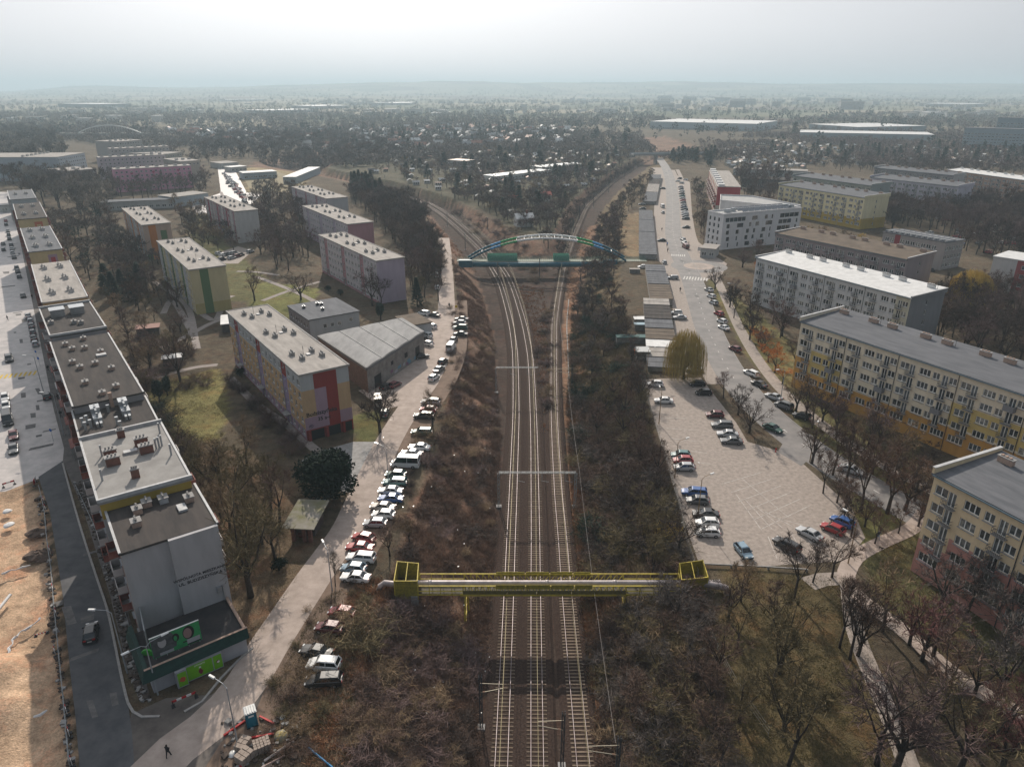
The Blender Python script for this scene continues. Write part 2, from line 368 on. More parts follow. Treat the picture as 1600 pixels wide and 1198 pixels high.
def strip3(name, line, w, h, m, z=0.0, kind='structure', label=None, cat=None):
    a = offs(line, w/2); b = offs(line, -w/2); q = MB()
    for i in range(len(line)-1):
        q.quad((b[i].x, b[i].y, z+h), (b[i+1].x, b[i+1].y, z+h), (a[i+1].x, a[i+1].y, z+h), (a[i].x, a[i].y, z+h))
        q.quad((b[i].x, b[i].y, z), (b[i+1].x, b[i+1].y, z), (b[i+1].x, b[i+1].y, z+h), (b[i].x, b[i].y, z+h))
        q.quad((a[i+1].x, a[i+1].y, z), (a[i].x, a[i].y, z), (a[i].x, a[i].y, z+h), (a[i+1].x, a[i+1].y, z+h))
    o = q.build(name, m); tag(o, label, cat, kind=kind); return o
ASPH = mat('asphalt', (.16, .152, .148), .75, (.24, .222, .212), .25, 8, .2, coord='World')
ASPHD = mat('asphalt_dark', (.06, .062, .068), .8, (.10, .10, .105), .4, 8, .2, coord='World')
ASPHL = mat('asphalt_worn', (.34, .32, .31), .5, (.50, .46, .44), .35, 8, .2, coord='World')
LANE = mat('lane_pale', (.30, .245, .21), .9, (.43, .355, .31), .45, 8, .3, coord='World')
PAVE = mat('paving', (.37, .315, .275), .9, (.24, .205, .18), 1.3, 9, .3, coord='World')
CONC = mat('concrete', (.34, .33, .32), .9, (.22, .21, .20), .9, 8, .3)
KERB = mat('kerbstone', (.36, .34, .32), .9, (.26, .25, .24), 2, 5)
WHITE = mat('road_paint', (.62, .60, .57), .8, (.35, .33, .31), 1.6, 8, 0, coord='World', contrast=(.45, .6))
YELP = mat('yellow_paint', (.62, .43, .06), .8, (.35, .27, .12), 1.6, 8, 0, coord='World', contrast=(.5, .65))

# right-hand street
RS = smoothline(PP([(1030,247),(1040,262),(1047,282),(1051,312),(1051,345),(1053,372),(1062,398),(1079,432),(1092,470),(1106,512),(1128,560),(1158,606),(1200,650),(1262,700),(1330,745),(1400,785),(1470,825),(1545,880)]))
sheet('forecourt', [(1018,262),(1036,262),(1078,285),(1082,345),(1084,372),(1120,402),(1136,412),(1128,430),(1096,440),(1128,560),(1150,600),(1105,600),(1092,575),(1062,590),(1054,520),(1050,470),(1036,414),(1018,396),(1022,330),(1024,285)], PAVE, 0.012)
ribbon('street', RS, 8.0, ASPH, 0.03)
ribbon('pavement', smoothline(offs(RS[58:], 9.6)), 3.2, PAVE, 0.024)
ribbon('parking_lane', offs(RS[60:200], 5.6), 3.0, PAVE, 0.020)
strip3('kerb', offs(RS[60:], 4.1), .18, .11, KERB); strip3('kerb', offs(RS[75:170], -4.1), .18, .11, KERB)
for k in range(60, len(RS)-3, 3):
    a = RS[k]; b = RS[k+1]; d = (b-a).normalized(); n = Vector((-d.y, d.x, 0))*.09
    if k == 60: dashes = MB()
    dashes.quad(*[(v.x, v.y, .036) for v in (a-n, a+d*1.3-n, a+d*1.3+n, a+n)])
tag(dashes.build('lane_dashes', WHITE), kind='structure')
# roundabout and crossings
rc = P(1092, 416); q = MB()
for ro, ri, zz, nm, mm in ((11.5, 0, .034, 'roundabout', ASPH), (6.2, 0, .040, 'roundabout_island', LANE)):
    q = MB(); q.poly([(rc.x+ro*cos(a*pi/20), rc.y+ro*sin(a*pi/20), zz) for a in range(40)]); tag(q.build(nm, mm), kind='structure')
q = MB(); q.poly([(rc.x+3.4*cos(a*pi/20), rc.y+3.4*sin(a*pi/20), .046) for a in range(40)]); tag(q.build('roundabout_centre', PAVE), kind='structure')
def zebra(name, a, b, w, n, m=WHITE, z=.05, frac=.5):
    a = P(*a); b = P(*b); d = (b-a)/n; u = d.normalized(); nn = Vector((-u.y, u.x, 0))*w/2; q = MB()
    for i in range(n):
        s = a+d*i; e = s+d*frac; q.quad(*[(v.x, v.y, z) for v in (s-nn, e-nn, e+nn, s+nn)])
    tag(q.build(name, m), kind='structure')
zebra('zebra_crossing', (1049,398.5), (1072,399.5), 4.0, 7); zebra('zebra_crossing', (1068,434), (1108,437), 5.0, 9)
# car park
sheet('car_park', [(1005,592),(1095,590),(1112,612),(1150,660),(1168,690),(1215,704),(1252,722),(1330,792),(1352,840),(1322,876),(1200,884),(1092,880),(1078,840),(1052,760),(1026,670)], PAVE, 0.016)
sheet('car_park_access', [(1215,706),(1236,672),(1275,708),(1252,728)], ASPH, 0.028)
pk = MB()
def pline(a, b, w=.12, z=.03):
    a = P(*a); b = P(*b); u = (b-a).normalized(); n = Vector((-u.y, u.x, 0))*w/2
    pk.quad(*[(v.x, v.y, z) for v in (a-n, b-n, b+n, a+n)])
for i in range(6):
    t = i/5; pline((1128+t*62, 756+t*70), (1190+t*75, 738+t*52))
pline((1160,748), (1232,808)); 
for i in range(5): pline((1150+i*15, 772+i*9), (1190+i*16, 828-i*2))
for i in range(5): pline((1034+i*7, 653+i*16), (1078+i*9, 654+i*18))
for i in range(8): pline((1214+i*19, 872-i*6), (1200+i*18, 838-i*3))
tag(pk.build('bay_lines', mat('faded_paint', (.56, .52, .48), .85, (.36, .32, .29), 1.2, 8, 0, coord='World', contrast=(.4, .6))), kind='structure')
# paths through the right-hand park
ribbon('path', smoothline(PP([(1445,800),(1425,825),(1372,850),(1335,872),(1322,905),(1345,935),(1390,968),(1440,1010),(1500,1060),(1600,1120)])), 2.6, LANE, .044)
ribbon('path', smoothline(PP([(1325,905),(1335,980),(1365,1060),(1395,1130),(1420,1198),(1440,1260)])), 2.4, PAVE, .040)
ribbon('path', smoothline(PP([(1262,912),(1285,905),(1322,903)])), 3, PAVE, .037)
# left lane with verge parking
LL = smoothline(PP([(693,372),(696,405),(697.5,450),(697,488),(690,545),(672,590),(650,622),(626,658),(606,692),(583,740),(561,788),(541,830),(493,898),(452,960),(416,1015),(388,1062),(360,1098),(322,1135),(275,1170),(230,1215)]))
ribbon('lane', LL, 5.6, LANE, .033)
sheet('yard', [(660,495),(695,480),(690,560),(640,630),(600,640),(560,610),(600,600),(640,560),(665,530)], LANE, .02)
sheet('apron', [(500,705),(552,690),(600,690),(580,745),(548,770),(500,760),(470,720)], CONC, .024)
sheet('muddy_junction', [(205,1115),(260,1090),(330,1085),(385,1055),(420,1060),(400,1110),(345,1160),(300,1230),(180,1230)], mat('mud', (.15, .13, .115), .8, (.07, .06, .055), .25, 9, .4, coord='World'), .026)
ribbon('verge_lane', offs(LL[55:170], 4.8), 4.5, mat('verge', (.20, .14, .105), .95, (.13, .09, .065), .6, 8, .5, coord='World'), .012)
# left main street
sheet('street', [(60,745),(78,800),(86,850),(98,930),(104,990),(111,1060),(118,1120),(130,1260),(215,1260),(206,1140),(200,1099),(188,1049),(177,1000),(165,950),(150,905),(132,850),(118,800),(108,760),(98,720)], ASPHD, .03)
sheet('street', [(-60,770),(8,768),(60,748),(98,722),(100,700),(84,640),(68,560),(52,480),(36,400),(24,340),(16,300),(-10,300),(-60,420)], ASPHL, .022)
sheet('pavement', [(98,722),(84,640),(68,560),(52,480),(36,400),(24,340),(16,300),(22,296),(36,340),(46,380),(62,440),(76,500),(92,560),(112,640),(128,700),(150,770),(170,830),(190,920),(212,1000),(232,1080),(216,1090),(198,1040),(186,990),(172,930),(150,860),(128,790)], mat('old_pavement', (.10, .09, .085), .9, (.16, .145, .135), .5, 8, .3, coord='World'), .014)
strip3('kerb', smoothline(PP([(98,724),(118,797),(134,850),(152,905),(167,950),(178,998),(188,1048),(200,1098),(208,1112),(222,1120),(250,1119)])), .3, .14, KERB)
strip3('kerb', smoothline(PP([(288,1112),(316,1096),(345,1060),(372,1032),(395,1012)])), .3, .14, KERB)
zebra('zebra_crossing', (-8,590), (60,582), 3.2, 9, YELP, .034)
PATCH = mat('asphalt_patch', (.10, .096, .094), .85, (.17, .16, .155), 1, 6, coord='World'); q = MB(); rp = random.Random(9)
for i in range(46):
    if i < 26: t_ = rp.random(); p = P(6+t_*60+rp.uniform(-14, 22), 380+t_*330)
    elif i < 38: k_ = rp.randrange(30, len(RS)-40); p = RS[k_]+Vector((rp.uniform(-2, 2), 0, 0))
    else: p = P(rp.uniform(85, 180), rp.uniform(800, 1150))
    w_, l_ = rp.uniform(.3, 1.1), rp.uniform(.5, 2.6); a_ = radians(-55+rp.choice([0, 90, 5])) if i < 26 or i > 37 else radians(rp.uniform(90, 130)); u_ = Vector((cos(a_), sin(a_), 0)); n_ = Vector((-u_.y, u_.x, 0))
    q.poly([(v_.x, v_.y, .0345+.0003*i) for v_ in (p-u_*l_-n_*w_*.9, p+u_*l_*.9-n_*w_, p+u_*l_+n_*w_*.8, p-u_*l_*.8+n_*w_)])
tag(q.build('asphalt_patches', PATCH), kind='structure')
# footpaths on the left estate
ZP = [.028]
for l in ([(360,590),(400,630),(450,665),(490,700),(520,720)], [(300,478),(335,500),(350,470),(365,462)], [(410,470),(450,455),(500,440)], [(255,490),(270,470),(300,520),(308,545)], [(225,595),(300,575),(340,570)], [(205,548),(260,540),(330,505),(352,498)], [(240,440),(290,475),(305,530)], [(435,430),(400,425),(370,424)], [(345,300),(360,330),(390,360)], [(400,432),(470,460),(540,500)]):
    ZP[0] += .0017; ribbon('path', smoothline(PP(l)), 2.0, mat('path_slabs', (.22, .19, .17), .9, (.3, .26, .24), .8, 7, .2, coord='World'), ZP[0])
sheet('side_street', [(340,262),(365,262),(385,300),(360,312),(345,300)], ASPHL, .02)
sheet('side_street', [(296,318),(350,300),(410,302),(390,322),(310,335)], ASPHL, .024)
sheet('yard', [(340,395),(372,385),(395,392),(372,412),(345,412)], PAVE, .02)
sheet('side_street', [(1370,395),(1420,400),(1440,440),(1400,500),(1380,470),(1400,430)], PAVE, .02)
sheet('estate_road', [(1190,340),(1260,358),(1380,378),(1440,395),(1450,402),(1380,388),(1250,366),(1190,352)], PAVE, .02)
sheet('playing_field', [(378,272),(432,268),(475,282),(470,298),(392,300)], mat('dry_field', (.30, .245, .15), 1, (.22, .19, .12), .1, 5, coord='World'), .02)
# ---------------------------------------------------------------- railway
BAL = mat('ballast', (.03, .021, .018), 1, (.075, .052, .042), 3.5, 10, .9, spec=.03, coord='World', contrast=(.3, .7))
SLEEP = mat('sleeper_concrete', (.24, .18, .13), .9, (.145, .11, .08), 3, 6, .2, rand=.2); SLEEPD = mat('sleeper_dark', (.16, .12, .085), .95, (.095, .07, .052), 3, 6, .2, rand=.3)
RAILM = mat('rail_steel', (.38, .33, .33), .5, (.25, .20, .20), .7, 3, 0, metal=.35, coord='World')
RAILS = mat('rail_rust', (.12, .07, .05), .9)
def zrail(p): return RB*max(0, min(1, 1-(p.y-700)/900))
tracks = []
for ti, (T, lab) in enumerate(((T1, 'left track of the double line curving away to the left under the footbridge'), (T2, 'right track of the double line curving away to the left'), (T3, 'single track with pale sleepers curving away to the right'))):
    ln = smoothline(PP(T, RB+.45), 1.5)
    for p in ln: p.z = zrail(p)
    # extend a little toward the viewer
    d = (ln[0]-ln[1]).normalized(); ln = [ln[0]+d*k*1.5 for k in range(20, 0, -1)]+ln
    tracks.append(ln)
    root = thing('railway_track', lab, 'railway track', tuple(ln[20]), 0, 'railway tracks')
    inv = Vector(ln[20])
    for sgn in (-1, 1):
        r = offs(ln, sgn*.7525); q = MB(); lo = offs(r, .036); ro = offs(r, -.036); zt = .46; zb = .29
        for i in range(len(r)-1):
            A, B = lo[i]-inv, lo[i+1]-inv; Cc, D = ro[i]-inv, ro[i+1]-inv
            q.quad((Cc.x, Cc.y, Cc.z+zt), (D.x, D.y, D.z+zt), (B.x, B.y, B.z+zt), (A.x, A.y, A.z+zt), 0)
            q.quad((Cc.x, Cc.y, Cc.z+zb), (D.x, D.y, D.z+zb), (D.x, D.y, D.z+zt), (Cc.x, Cc.y, Cc.z+zt), 1)
            q.quad((B.x, B.y, B.z+zb), (A.x, A.y, A.z+zb), (A.x, A.y, A.z+zt), (B.x, B.y, B.z+zt), 1)
        q.build('rail', [RAILM, RAILS], root)
    sb = MB()
    sb.hexa([(-1.3, -.13, 0), (1.3, -.13, 0), (1.3, .13, 0), (-1.3, .13, 0), (-1.3, -.10, .1), (1.3, -.10, .1), (1.3, .10, .1), (-1.3, .10, .1)])
    SL_ = SLEEP if ti == 2 else SLEEPD; sm = sb.mesh('sleeper', SL_); rest = MB(); cnt = 0; acc = 0; last = None; pos = []
    cum = 0
    for i in range(len(ln)-1):
        seg = (ln[i+1]-ln[i]).length
        while acc <= seg:
            t = acc/seg; p = ln[i].lerp(ln[i+1], t); dd = (ln[i+1]-ln[i]).normalized(); pos.append((p, dd)); acc += .62
        acc -= seg
    for p, dd in pos:
        if p.y > 620: continue
        rz = atan2(dd.y, dd.x)-pi/2; vis = PX(p)[1] < 1200
        if vis and cnt < 98:
            o = ob('sleeper', sm, root, p-inv+Vector((0, 0, .19)), rz); cnt += 1
        else:
            rest.add(sb, Matrix.Translation(p-inv+Vector((0, 0, .19))) @ Matrix.Rotation(rz, 4, 'Z'))
    o = rest.build('sleeper', SL_, root); o['kind'] = 'stuff'
# ballast beds
def bed(name, ln, w, h, z0=0.0):
    a = offs(ln, w/2); b = offs(ln, -w/2); a2 = offs(ln, w/2+.9); b2 = offs(ln, -w/2-.9); q = MB()
    for i in range(len(ln)-1):
        j = i+1
        q.quad((b[i].x, b[i].y, b[i].z+h), (b[j].x, b[j].y, b[j].z+h), (a[j].x, a[j].y, a[j].z+h), (a[i].x, a[i].y, a[i].z+h))
        q.quad((b2[i].x, b2[i].y, b2[i].z-.35), (b2[j].x, b2[j].y, b2[j].z-.35), (b[j].x, b[j].y, b[j].z+h), (b[i].x, b[i].y, b[i].z+h))
        q.quad((a[i].x, a[i].y, a[i].z+h), (a[j].x, a[j].y, a[j].z+h), (a2[j].x, a2[j].y, a2[j].z-.35), (a2[i].x, a2[i].y, a2[i].z-.35))
    tag(q.build(name, BAL), kind='structure')
mid = [Vector(((p.x), p.y, p.z)) for p in tracks[0]]
t2 = tracks[1]
def nearest(p, ln): return min(ln, key=lambda r: (r-p).length_squared)
dl = [p.lerp(nearest(p, t2), .5) for p in tracks[0][::2]]
wv = [(nearest(p, t2)-p).length for p in tracks[0][::2]]
a = [p for p in dl]
q = MB(); L = offs(dl, lambda i: wv[i]/2+2.1); R_ = offs(dl, lambda i: -wv[i]/2-2.1); L2 = offs(dl, lambda i: wv[i]/2+3.1); R2_ = offs(dl, lambda i: -wv[i]/2-3.1)
for i in range(len(dl)-1):
    j = i+1; h = .24
    q.quad((R_[i].x, R_[i].y, R_[i].z+h), (R_[j].x, R_[j].y, R_[j].z+h), (L[j].x, L[j].y, L[j].z+h), (L[i].x, L[i].y, L[i].z+h))
    q.quad((R2_[i].x, R2_[i].y, R2_[i].z-.4), (R2_[j].x, R2_[j].y, R2_[j].z-.4), (R_[j].x, R_[j].y, R_[j].z+h), (R_[i].x, R_[i].y, R_[i].z+h))
    q.quad((L[i].x, L[i].y, L[i].z+h), (L[j].x, L[j].y, L[j].z+h), (L2[j].x, L2[j].y, L2[j].z-.4), (L2[i].x, L2[i].y, L2[i].z-.4))
tag(q.build('ballast_bed', BAL), kind='structure')
bed('ballast_bed', tracks[2][::2], 4.0, .235)
# cable trough beside the single track
strip3('cable_trough', offs(tracks[2][15:150], -4.2), .3, .12, CONC, RB+.1)
# ---------------------------------------------------------------- overhead line
STEEL = mat('galvanised_steel', (.34, .36, .37), .6, (.24, .255, .26), 3, 4, metal=.3)
DARKST = mat('dark_mast', (.05, .055, .06), .7)
WIRE = mat('contact_wire', (.17, .145, .08), .5, metal=.4)
INS = mat('insulator', (.30, .18, .12), .5)
def lattice(b, a, c, w=.4, n=8, t=.07, mi=0):
    a = Vector(a); c = Vector(c); d = (c-a); u = d.normalized(); up = Vector((0, 0, 1)) if abs(u.z) < .9 else Vector((0, 1, 0)); s = u.cross(up).normalized()*w/2; k = s.cross(u).normalized()*w/2
    for e in (s+k, s-k, -s-k, -s+k): b.bar(a+e, c+e, t, mi=mi)
    for i in range(n):
        p = a+d*i/n; r = a+d*(i+1)/n
        for e1, e2 in ((s+k, s-k), (-s+k, -s-k), (s+k, -s+k), (s-k, -s-k)):
            f = (e1, e2) if i % 2 else (e2, e1); b.bar(p+f[0], r+f[1], t*.6, mi=mi)
def xat(tr, Y): 
    t = tracks[tr]; 
    for i in range(len(t)-1):
        if t[i].y <= Y < t[i+1].y: k = (Y-t[i].y)/(t[i+1].y-t[i].y); return t[i].x+(t[i+1].x-t[i].x)*k
    return t[-1].x
def portal(lab, ax, ay, bx, by, left=True, right=True, arms=()):
    A = P(ax, ay, 1.6); B = P(bx, by, 1.6); B.y = A.y; t = thing('catenary_portal', lab, 'catenary portal', (A.x, A.y, RB), 0, 'catenary supports over the tracks')
    L = B.x-A.x; q = MB(); lattice(q, (0, 0, 7.6), (L, 0, 7.6), .27, max(6, int(L/1.0)), .045); q.build('crossbeam', STEEL, t)
    for on, x in ((left, 0), (right, L)):
        if on:
            q = MB(); lattice(q, (x, 0, hz(A.x+x, A.y)-RB-.2), (x, 0, 7.4), .38, 8, .08); q.build('post', STEEL, t)
            q = MB(); zb = hz(A.x+x, A.y)-RB; q.box(x-.5, -.5, zb-.3, x+.5, .5, zb+.35); q.build('footing', CONC, t)
    for x in arms:
        q = MB(); x = x-A.x; q.tube([(x, 0, 7.5), (x, 0, 5.7)], .05, 6); q.tube([(x, 0, 5.8), (x+1.3, 0, 5.55)], .035, 6); q.build('registration_arm', STEEL, t)
    return t
y1 = P(800, 575, 1.6).y; y2 = P(800, 738, 1.6).y
portal('lattice catenary gantry with one post, across the two left tracks below the footbridge', 775, 574, 841, 574, True, False, (xat(0, y1)-1.4, xat(1, y1)-1.4))
portal('long lattice catenary portal spanning all three tracks just beyond the yellow pipe bridge', 779, 738, 900, 738, True, True, (xat(0, y2)+1.0, xat(1, y2)+1.2, xat(2, y2)+1))
def mast(lab, px, py, side, tr, top=8.6, mm=DARKST, group='catenary supports over the tracks', far=False):
    p = P(px, py, -5.2); zb = hz(p.x, p.y)
    t = thing('catenary_mast', lab, 'catenary mast', (p.x, p.y, zb), 0, group); q = MB()
    h = RB+top-zb
    if far: q.bar((0, 0, -.3), (0, 0, h), .3)
    else: lattice(q, (0, 0, -.3), (0, 0, h), .32, 9, .09)
    q.build('post', mm, t)
    q = MB(); q.box(-.45, -.45, -.3, .45, .45, .3); q.build('footing', CONC, t)
    if tr is not None:
        dx = xat(tr, p.y)-p.x; z = RB+5.9-zb; q = MB()
        q.tube([(0, 0, z), (dx, 0, z+.7)], .05, 6); q.tube([(0, 0, z+1.5), (dx, 0, z+1.35)], .04, 6); q.tube([(dx*.85, 0, z+.6), (dx*.85, 0, z+1.4)], .03, 5); q.build('cantilever', mat('arm_steel', (.38, .34, .26), .5, metal=.4), t)
        q = MB(); q.tube([(dx*.1, 0, z+.07), (dx*.2, 0, z+.14)], .09, 8); q.build('insulator', INS, t)
    return t
mast('dark lattice mast on the left of the tracks at the bottom of the picture', 752, 1130, -1, 0)
mast('dark lattice mast standing between the middle track and the pale sleepered track', 878, 1190, 1, 1)
mast('dark mast with three steel arms right of the single track near the bottom edge', 962, 1230, 1, 2)
mast('slim dark mast right of the single track behind the long portal', 893, 612, 1, 2)
for i, (px, py) in enumerate([(727,388),(778,438),(843,432),(699,352),(762,362)]):
    mast('thin mast near the arched footbridge, '+['left under the span','in front of the girder, left of centre','in front of the girder between the lines','left side beyond it','inner side beyond it'][i], px, py, 1, None, 8.4, DARKST, far=True)
for i, (px, py) in enumerate([(655,318),(690,318),(640,296),(602,288),(668,305),(905,342),(927,322),(896,362),(951,300),(975,280)]):
    mast('distant thin catenary mast along the curving line', px, py, 1, None, 8.2, DARKST, group='distant catenary masts', far=True)
# contact and messenger wires
for tr in (0, 1, 2):
    t = tracks[tr][:260]; q = MB()
    for i in range(0, len(t)-4, 4):
        a, b = t[i], t[i+4]; s1 = .45*((i/4) % 8-4)**2/16; s2 = .45*((i/4+1) % 8-4)**2/16
        if (i/4+1) % 8 == 0: s2 = .45
        q.bar(a+Vector((0, 0, 5.6)), b+Vector((0, 0, 5.6)), .03); q.bar(a+Vector((0, 0, 6.5+s1)), b+Vector((0, 0, 6.5+s2)), .03)
        q.bar(a+Vector((0, 0, 5.6)), a+Vector((0, 0, 6.5+s1)), .025)
    tag(q.build('overhead_wire', WIRE), ['pair of overhead wires above the leftmost track', 'pair of overhead wires above the middle track', 'pair of overhead wires above the pale sleepered single track'][tr], 'overhead wire', 'overhead wires')
q = MB()
pts = [P(962, 1160, 1.5), P(905, 733, 2.2), P(884, 565, 2.0), P(872, 480, 1.5)]
for a, b in zip(pts, pts[1:]):
    for i in range(12):
        s = lambda k: a.lerp(b, k/12)-Vector((0, 0, 1.2*(1-(k/6-1)**2)))
        q.bar(s(i), s(i+1), .035)
tag(q.build('feeder_cable', mat('cable_grey', (.2, .18, .17), .7)), 'single sagging cable strung along the masts right of the single track', 'cable')

# ---------------------------------------------------------------- yellow pipe bridge
YEL = mat('yellow_steel', (.55, .45, .05), .65, (.34, .25, .05), 1.5, 7, .15)
YMESH = mat('yellow_plate', (.34, .285, .035), .75, (.17, .14, .03), 2.5, 7, .2)
PIPE = mat('pipe_cladding', (.44, .40, .40), .5, (.30, .26, .25), .8, 6, .1, metal=.3)
RUST = mat('rust', (.28, .13, .08), .8, (.4, .3, .25), 2, 5)
yr = P(800, 896, 1.7).y; yf = P(800, 915, 1.7).y; xl = P(655, 912, 1).x; xr = P(1062, 912, 1).x; ym = (yr+yf)/2
t = thing('pipe_bridge', 'yellow steel truss footway carrying a fat silver heating pipe over the tracks', 'pipe bridge', (xl, yf, 0)); Lb = xr-xl; Wb = yr-yf
xa = P(724, 928, 0).x-xl; xb = P(977, 928, 0).x-xl
for yy in (0, Wb):
    q = MB(); q.bar((0, yy, 1.65), (Lb, yy, 1.65), .16); q.bar((xa-.4, yy, .1), (xb+.4, yy, .1), .2, .3); n = 26
    q.bar((0, yy, .75), (xa, yy, .75), .1); q.bar((xb, yy, .75), (Lb, yy, .75), .1); q.bar((0, yy, .1), (xa, yy, .1), .1, .12); q.bar((xb, yy, .1), (Lb, yy, .1), .1, .12)
    for i in range(n+1):
        x = xa+(xb-xa)*i/n; q.bar((x, yy, .1), (x, yy, 1.65), .1 if i % 2 else .15)
        if i < n:
            x2 = xa+(xb-xa)*(i+1)/n
            q.bar((x, yy, .1 if i >= n/2 else 1.6), (x2, yy, 1.6 if i >= n/2 else .1), .08)
    for k in range(4): q.bar((xa*k/4, yy, .1), (xa*k/4, yy, 1.65), .09); q.bar((xb+(Lb-xb)*(k+1)/4, yy, .1), (xb+(Lb-xb)*(k+1)/4, yy, 1.65), .09)
    q.build('side_truss', YEL, t)
for k, (x0, x1) in enumerate(((.295, .405), (.41, .5), (.505, .59), (.595, .66))):
    for yy in (Wb+.09, -.09):
        q = MB(); q.box(Lb*x0, yy-.03, 1.2, Lb*x1, yy+.03, 1.95); q.build('guard_panel', YMESH, t)
for yy in (-.06,):
    q = MB(); q.box(xa, yy-.02, .15, xb, yy+.02, .9); q.build('kick_plate', mat('olive_mesh', (.17, .145, .05), .85, (.1, .085, .035), 2, 6), t)
q = MB(); q.box(0, .1, -.02, Lb, Wb-.1, .06); q.build('deck', mat('grating', (.12, .105, .06), .8, (.07, .06, .045), 3, 5), t)
q = MB(); q.tube([(0, Wb/2-.15, 1.15), (1.6, Wb/2-.15, 1.2), (Lb-1, Wb/2-.15, 1.2), (Lb, Wb/2-.15, 1.15)], .43, 16)
for x in (1.6, Lb*.49, Lb*.75): q.tube([(x-.25, Wb/2-.15, 1.2), (x+.25, Wb/2-.15, 1.2)], .48, 16)
q.build('heating_pipe', PIPE, t, True)
for x, ang in ((xa+.3, 0), (xb, 1)):
    zb = -5.2; q = MB()
    for yy in (.15, Wb-.15): q.bar((x, yy, .1), (x-.2 if yy < 1 else x+.3, yy, zb), .22)
    for k in range(4):
        z0 = .1+zb*k/4*.97; z1 = .1+zb*(k+1)/4*.97
        q.bar((x, .15, z0), (x, Wb-.15, z1), .08); q.bar((x, .15, z1), (x, Wb-.15, z1), .08)
    q.build('trestle_leg', YEL, t)
for x in (-.6, Lb+.4):
    q = MB(); q.box(x-.5, -.2, -3, x+.5, .6, -.05); q.build('concrete_pier', CONC, t)
# end cages
def cage(lab, pts, zb, zt, door):
    c = PP(pts, 0.5); o = c[0]; t = thing('anti_climb_cage', lab, 'steel cage', (o.x, o.y, 0), 0, 'cages at the ends of the pipe bridge'); c = [p-o for p in c]
    for i in range(4):
        a, b = c[i], c[(i+1) % 4]
        if i == door: continue
        q = MB(); d = (b-a).normalized(); n = Vector((-d.y, d.x, 0))*.03
        q.hexa([(a.x-n.x, a.y-n.y, zb), (b.x-n.x, b.y-n.y, zb), (b.x+n.x, b.y+n.y, zb), (a.x+n.x, a.y+n.y, zb), (a.x-n.x, a.y-n.y, zt), (b.x-n.x, b.y-n.y, zt), (b.x+n.x, b.y+n.y, zt), (a.x+n.x, a.y+n.y, zt)])
        q.build('mesh_panel', YMESH, t)
    q = MB()
    for i in range(4):
        a, b = c[i], c[(i+1) % 4]
        q.bar((a.x, a.y, zb), (a.x, a.y, zt+.1), .14); q.bar((a.x, a.y, zt), (b.x, b.y, zt), .12); m_ = (a+b)/2
        if i == door: q.bar((m_.x, m_.y, zb), (m_.x, m_.y, zt), .1); q.bar((a.x, a.y, (zb+zt)/2), (b.x, b.y, (zb+zt)/2), .1)
    a, b, cc, dd = c; q.bar((a.x*.5+b.x*.5, a.y*.5+b.y*.5, zt), (cc.x*.5+dd.x*.5, cc.y*.5+dd.y*.5, zt), .1)
    q.build('frame', YEL, t)
cage('yellow mesh cage around the pipe at the left end of the pipe bridge', [(617,926),(653,926),(655,898),(622,895)], -.6, 2.6, 1)
cage('yellow mesh cage around the pipe at the right end of the pipe bridge', [(1063,924),(1104,920),(1096,893),(1060,898)], -.6, 2.6, 3)
q = MB(); a = P(594, 912, .9); b = P(617, 911, 1.3); q.tube([(a.x-.3, a.y, -.5), (a.x, a.y, .55), (a.x+.7, a.y, 1.1), (b.x, b.y, 1.15), (xl, ym-.1, 1.15)], .45, 14)
tag(q.build('heating_pipe', PIPE, smooth=True), 'short silver pipe bending into the ground left of the yellow bridge', 'pipe', 'heating pipes beside the yellow bridge')
q = MB(); a = P(1098, 911, 1.2); b = P(1137, 916, 1.2); q.tube([(xr, ym-.1, 1.2), (a.x, a.y, 1.2), (b.x-1, b.y, 1.2), (b.x-.2, b.y-.05, .95), (b.x+.05, b.y-.1, .3), (b.x+.05, b.y-.1, -.5)], .5, 14)
for k in range(8): x = a.x+(b.x-a.x-1)*k/7; q.tube([(x-.06, a.y, 1.2), (x+.06, a.y, 1.2)], .54, 14)
tag(q.build('heating_pipe', PIPE, smooth=True), 'ribbed silver pipe with an elbow diving into the lawn right of the yellow bridge', 'pipe', 'heating pipes beside the yellow bridge')

# ---------------------------------------------------------------- green and blue arched footbridge
TEAL = mat('teal_paint', (.022, .13, .18), .5, (.016, .09, .13), 1, 5); BLUE = mat('blue_paint', (.08, .32, .60), .5); GRN = mat('green_paint', (.03, .32, .10), .5); WHT = mat('white_paint', (.82, .82, .80), .5, (.6, .6, .58), 1, 4)
GMESH = mat('green_mesh', (.20, .46, .36), .8, (.09, .30, .20), 3, 4)
yF = P(850, 408, 0.3).y; x0 = P(731, 406, .3).x; x1 = P(977, 406, .3).x; W = 5.2
t = thing('arched_footbridge', 'arched footbridge with white, green and blue ribs and a green railed deck over the railway', 'footbridge', (x0, yF, 0)); Ls = x1-x0; Hh = 9.6
def arc(u): return (Ls*u, Hh*(1-(2*u-1)**2)**.9+.3)
for yy, hh in ((.3, 0), (W, .5)):
    q = MB(); n = 48
    seg = lambda u: 0 if u < .14 or u > .86 else (1 if u < .2 or u > .8 else (2 if u < .31 or u > .69 else 3))
    for i in range(n):
        u0, u1 = i/n, (i+1)/n; a = arc(u0); b = arc(u1)
        q.tube([(a[0], yy, a[1]+hh), (b[0], yy, b[1]+hh)], .46, 10, seg((u0+u1)/2))
    q.build('arch_rib', [TEAL, BLUE, GRN, WHT], t, True)
nb = 8
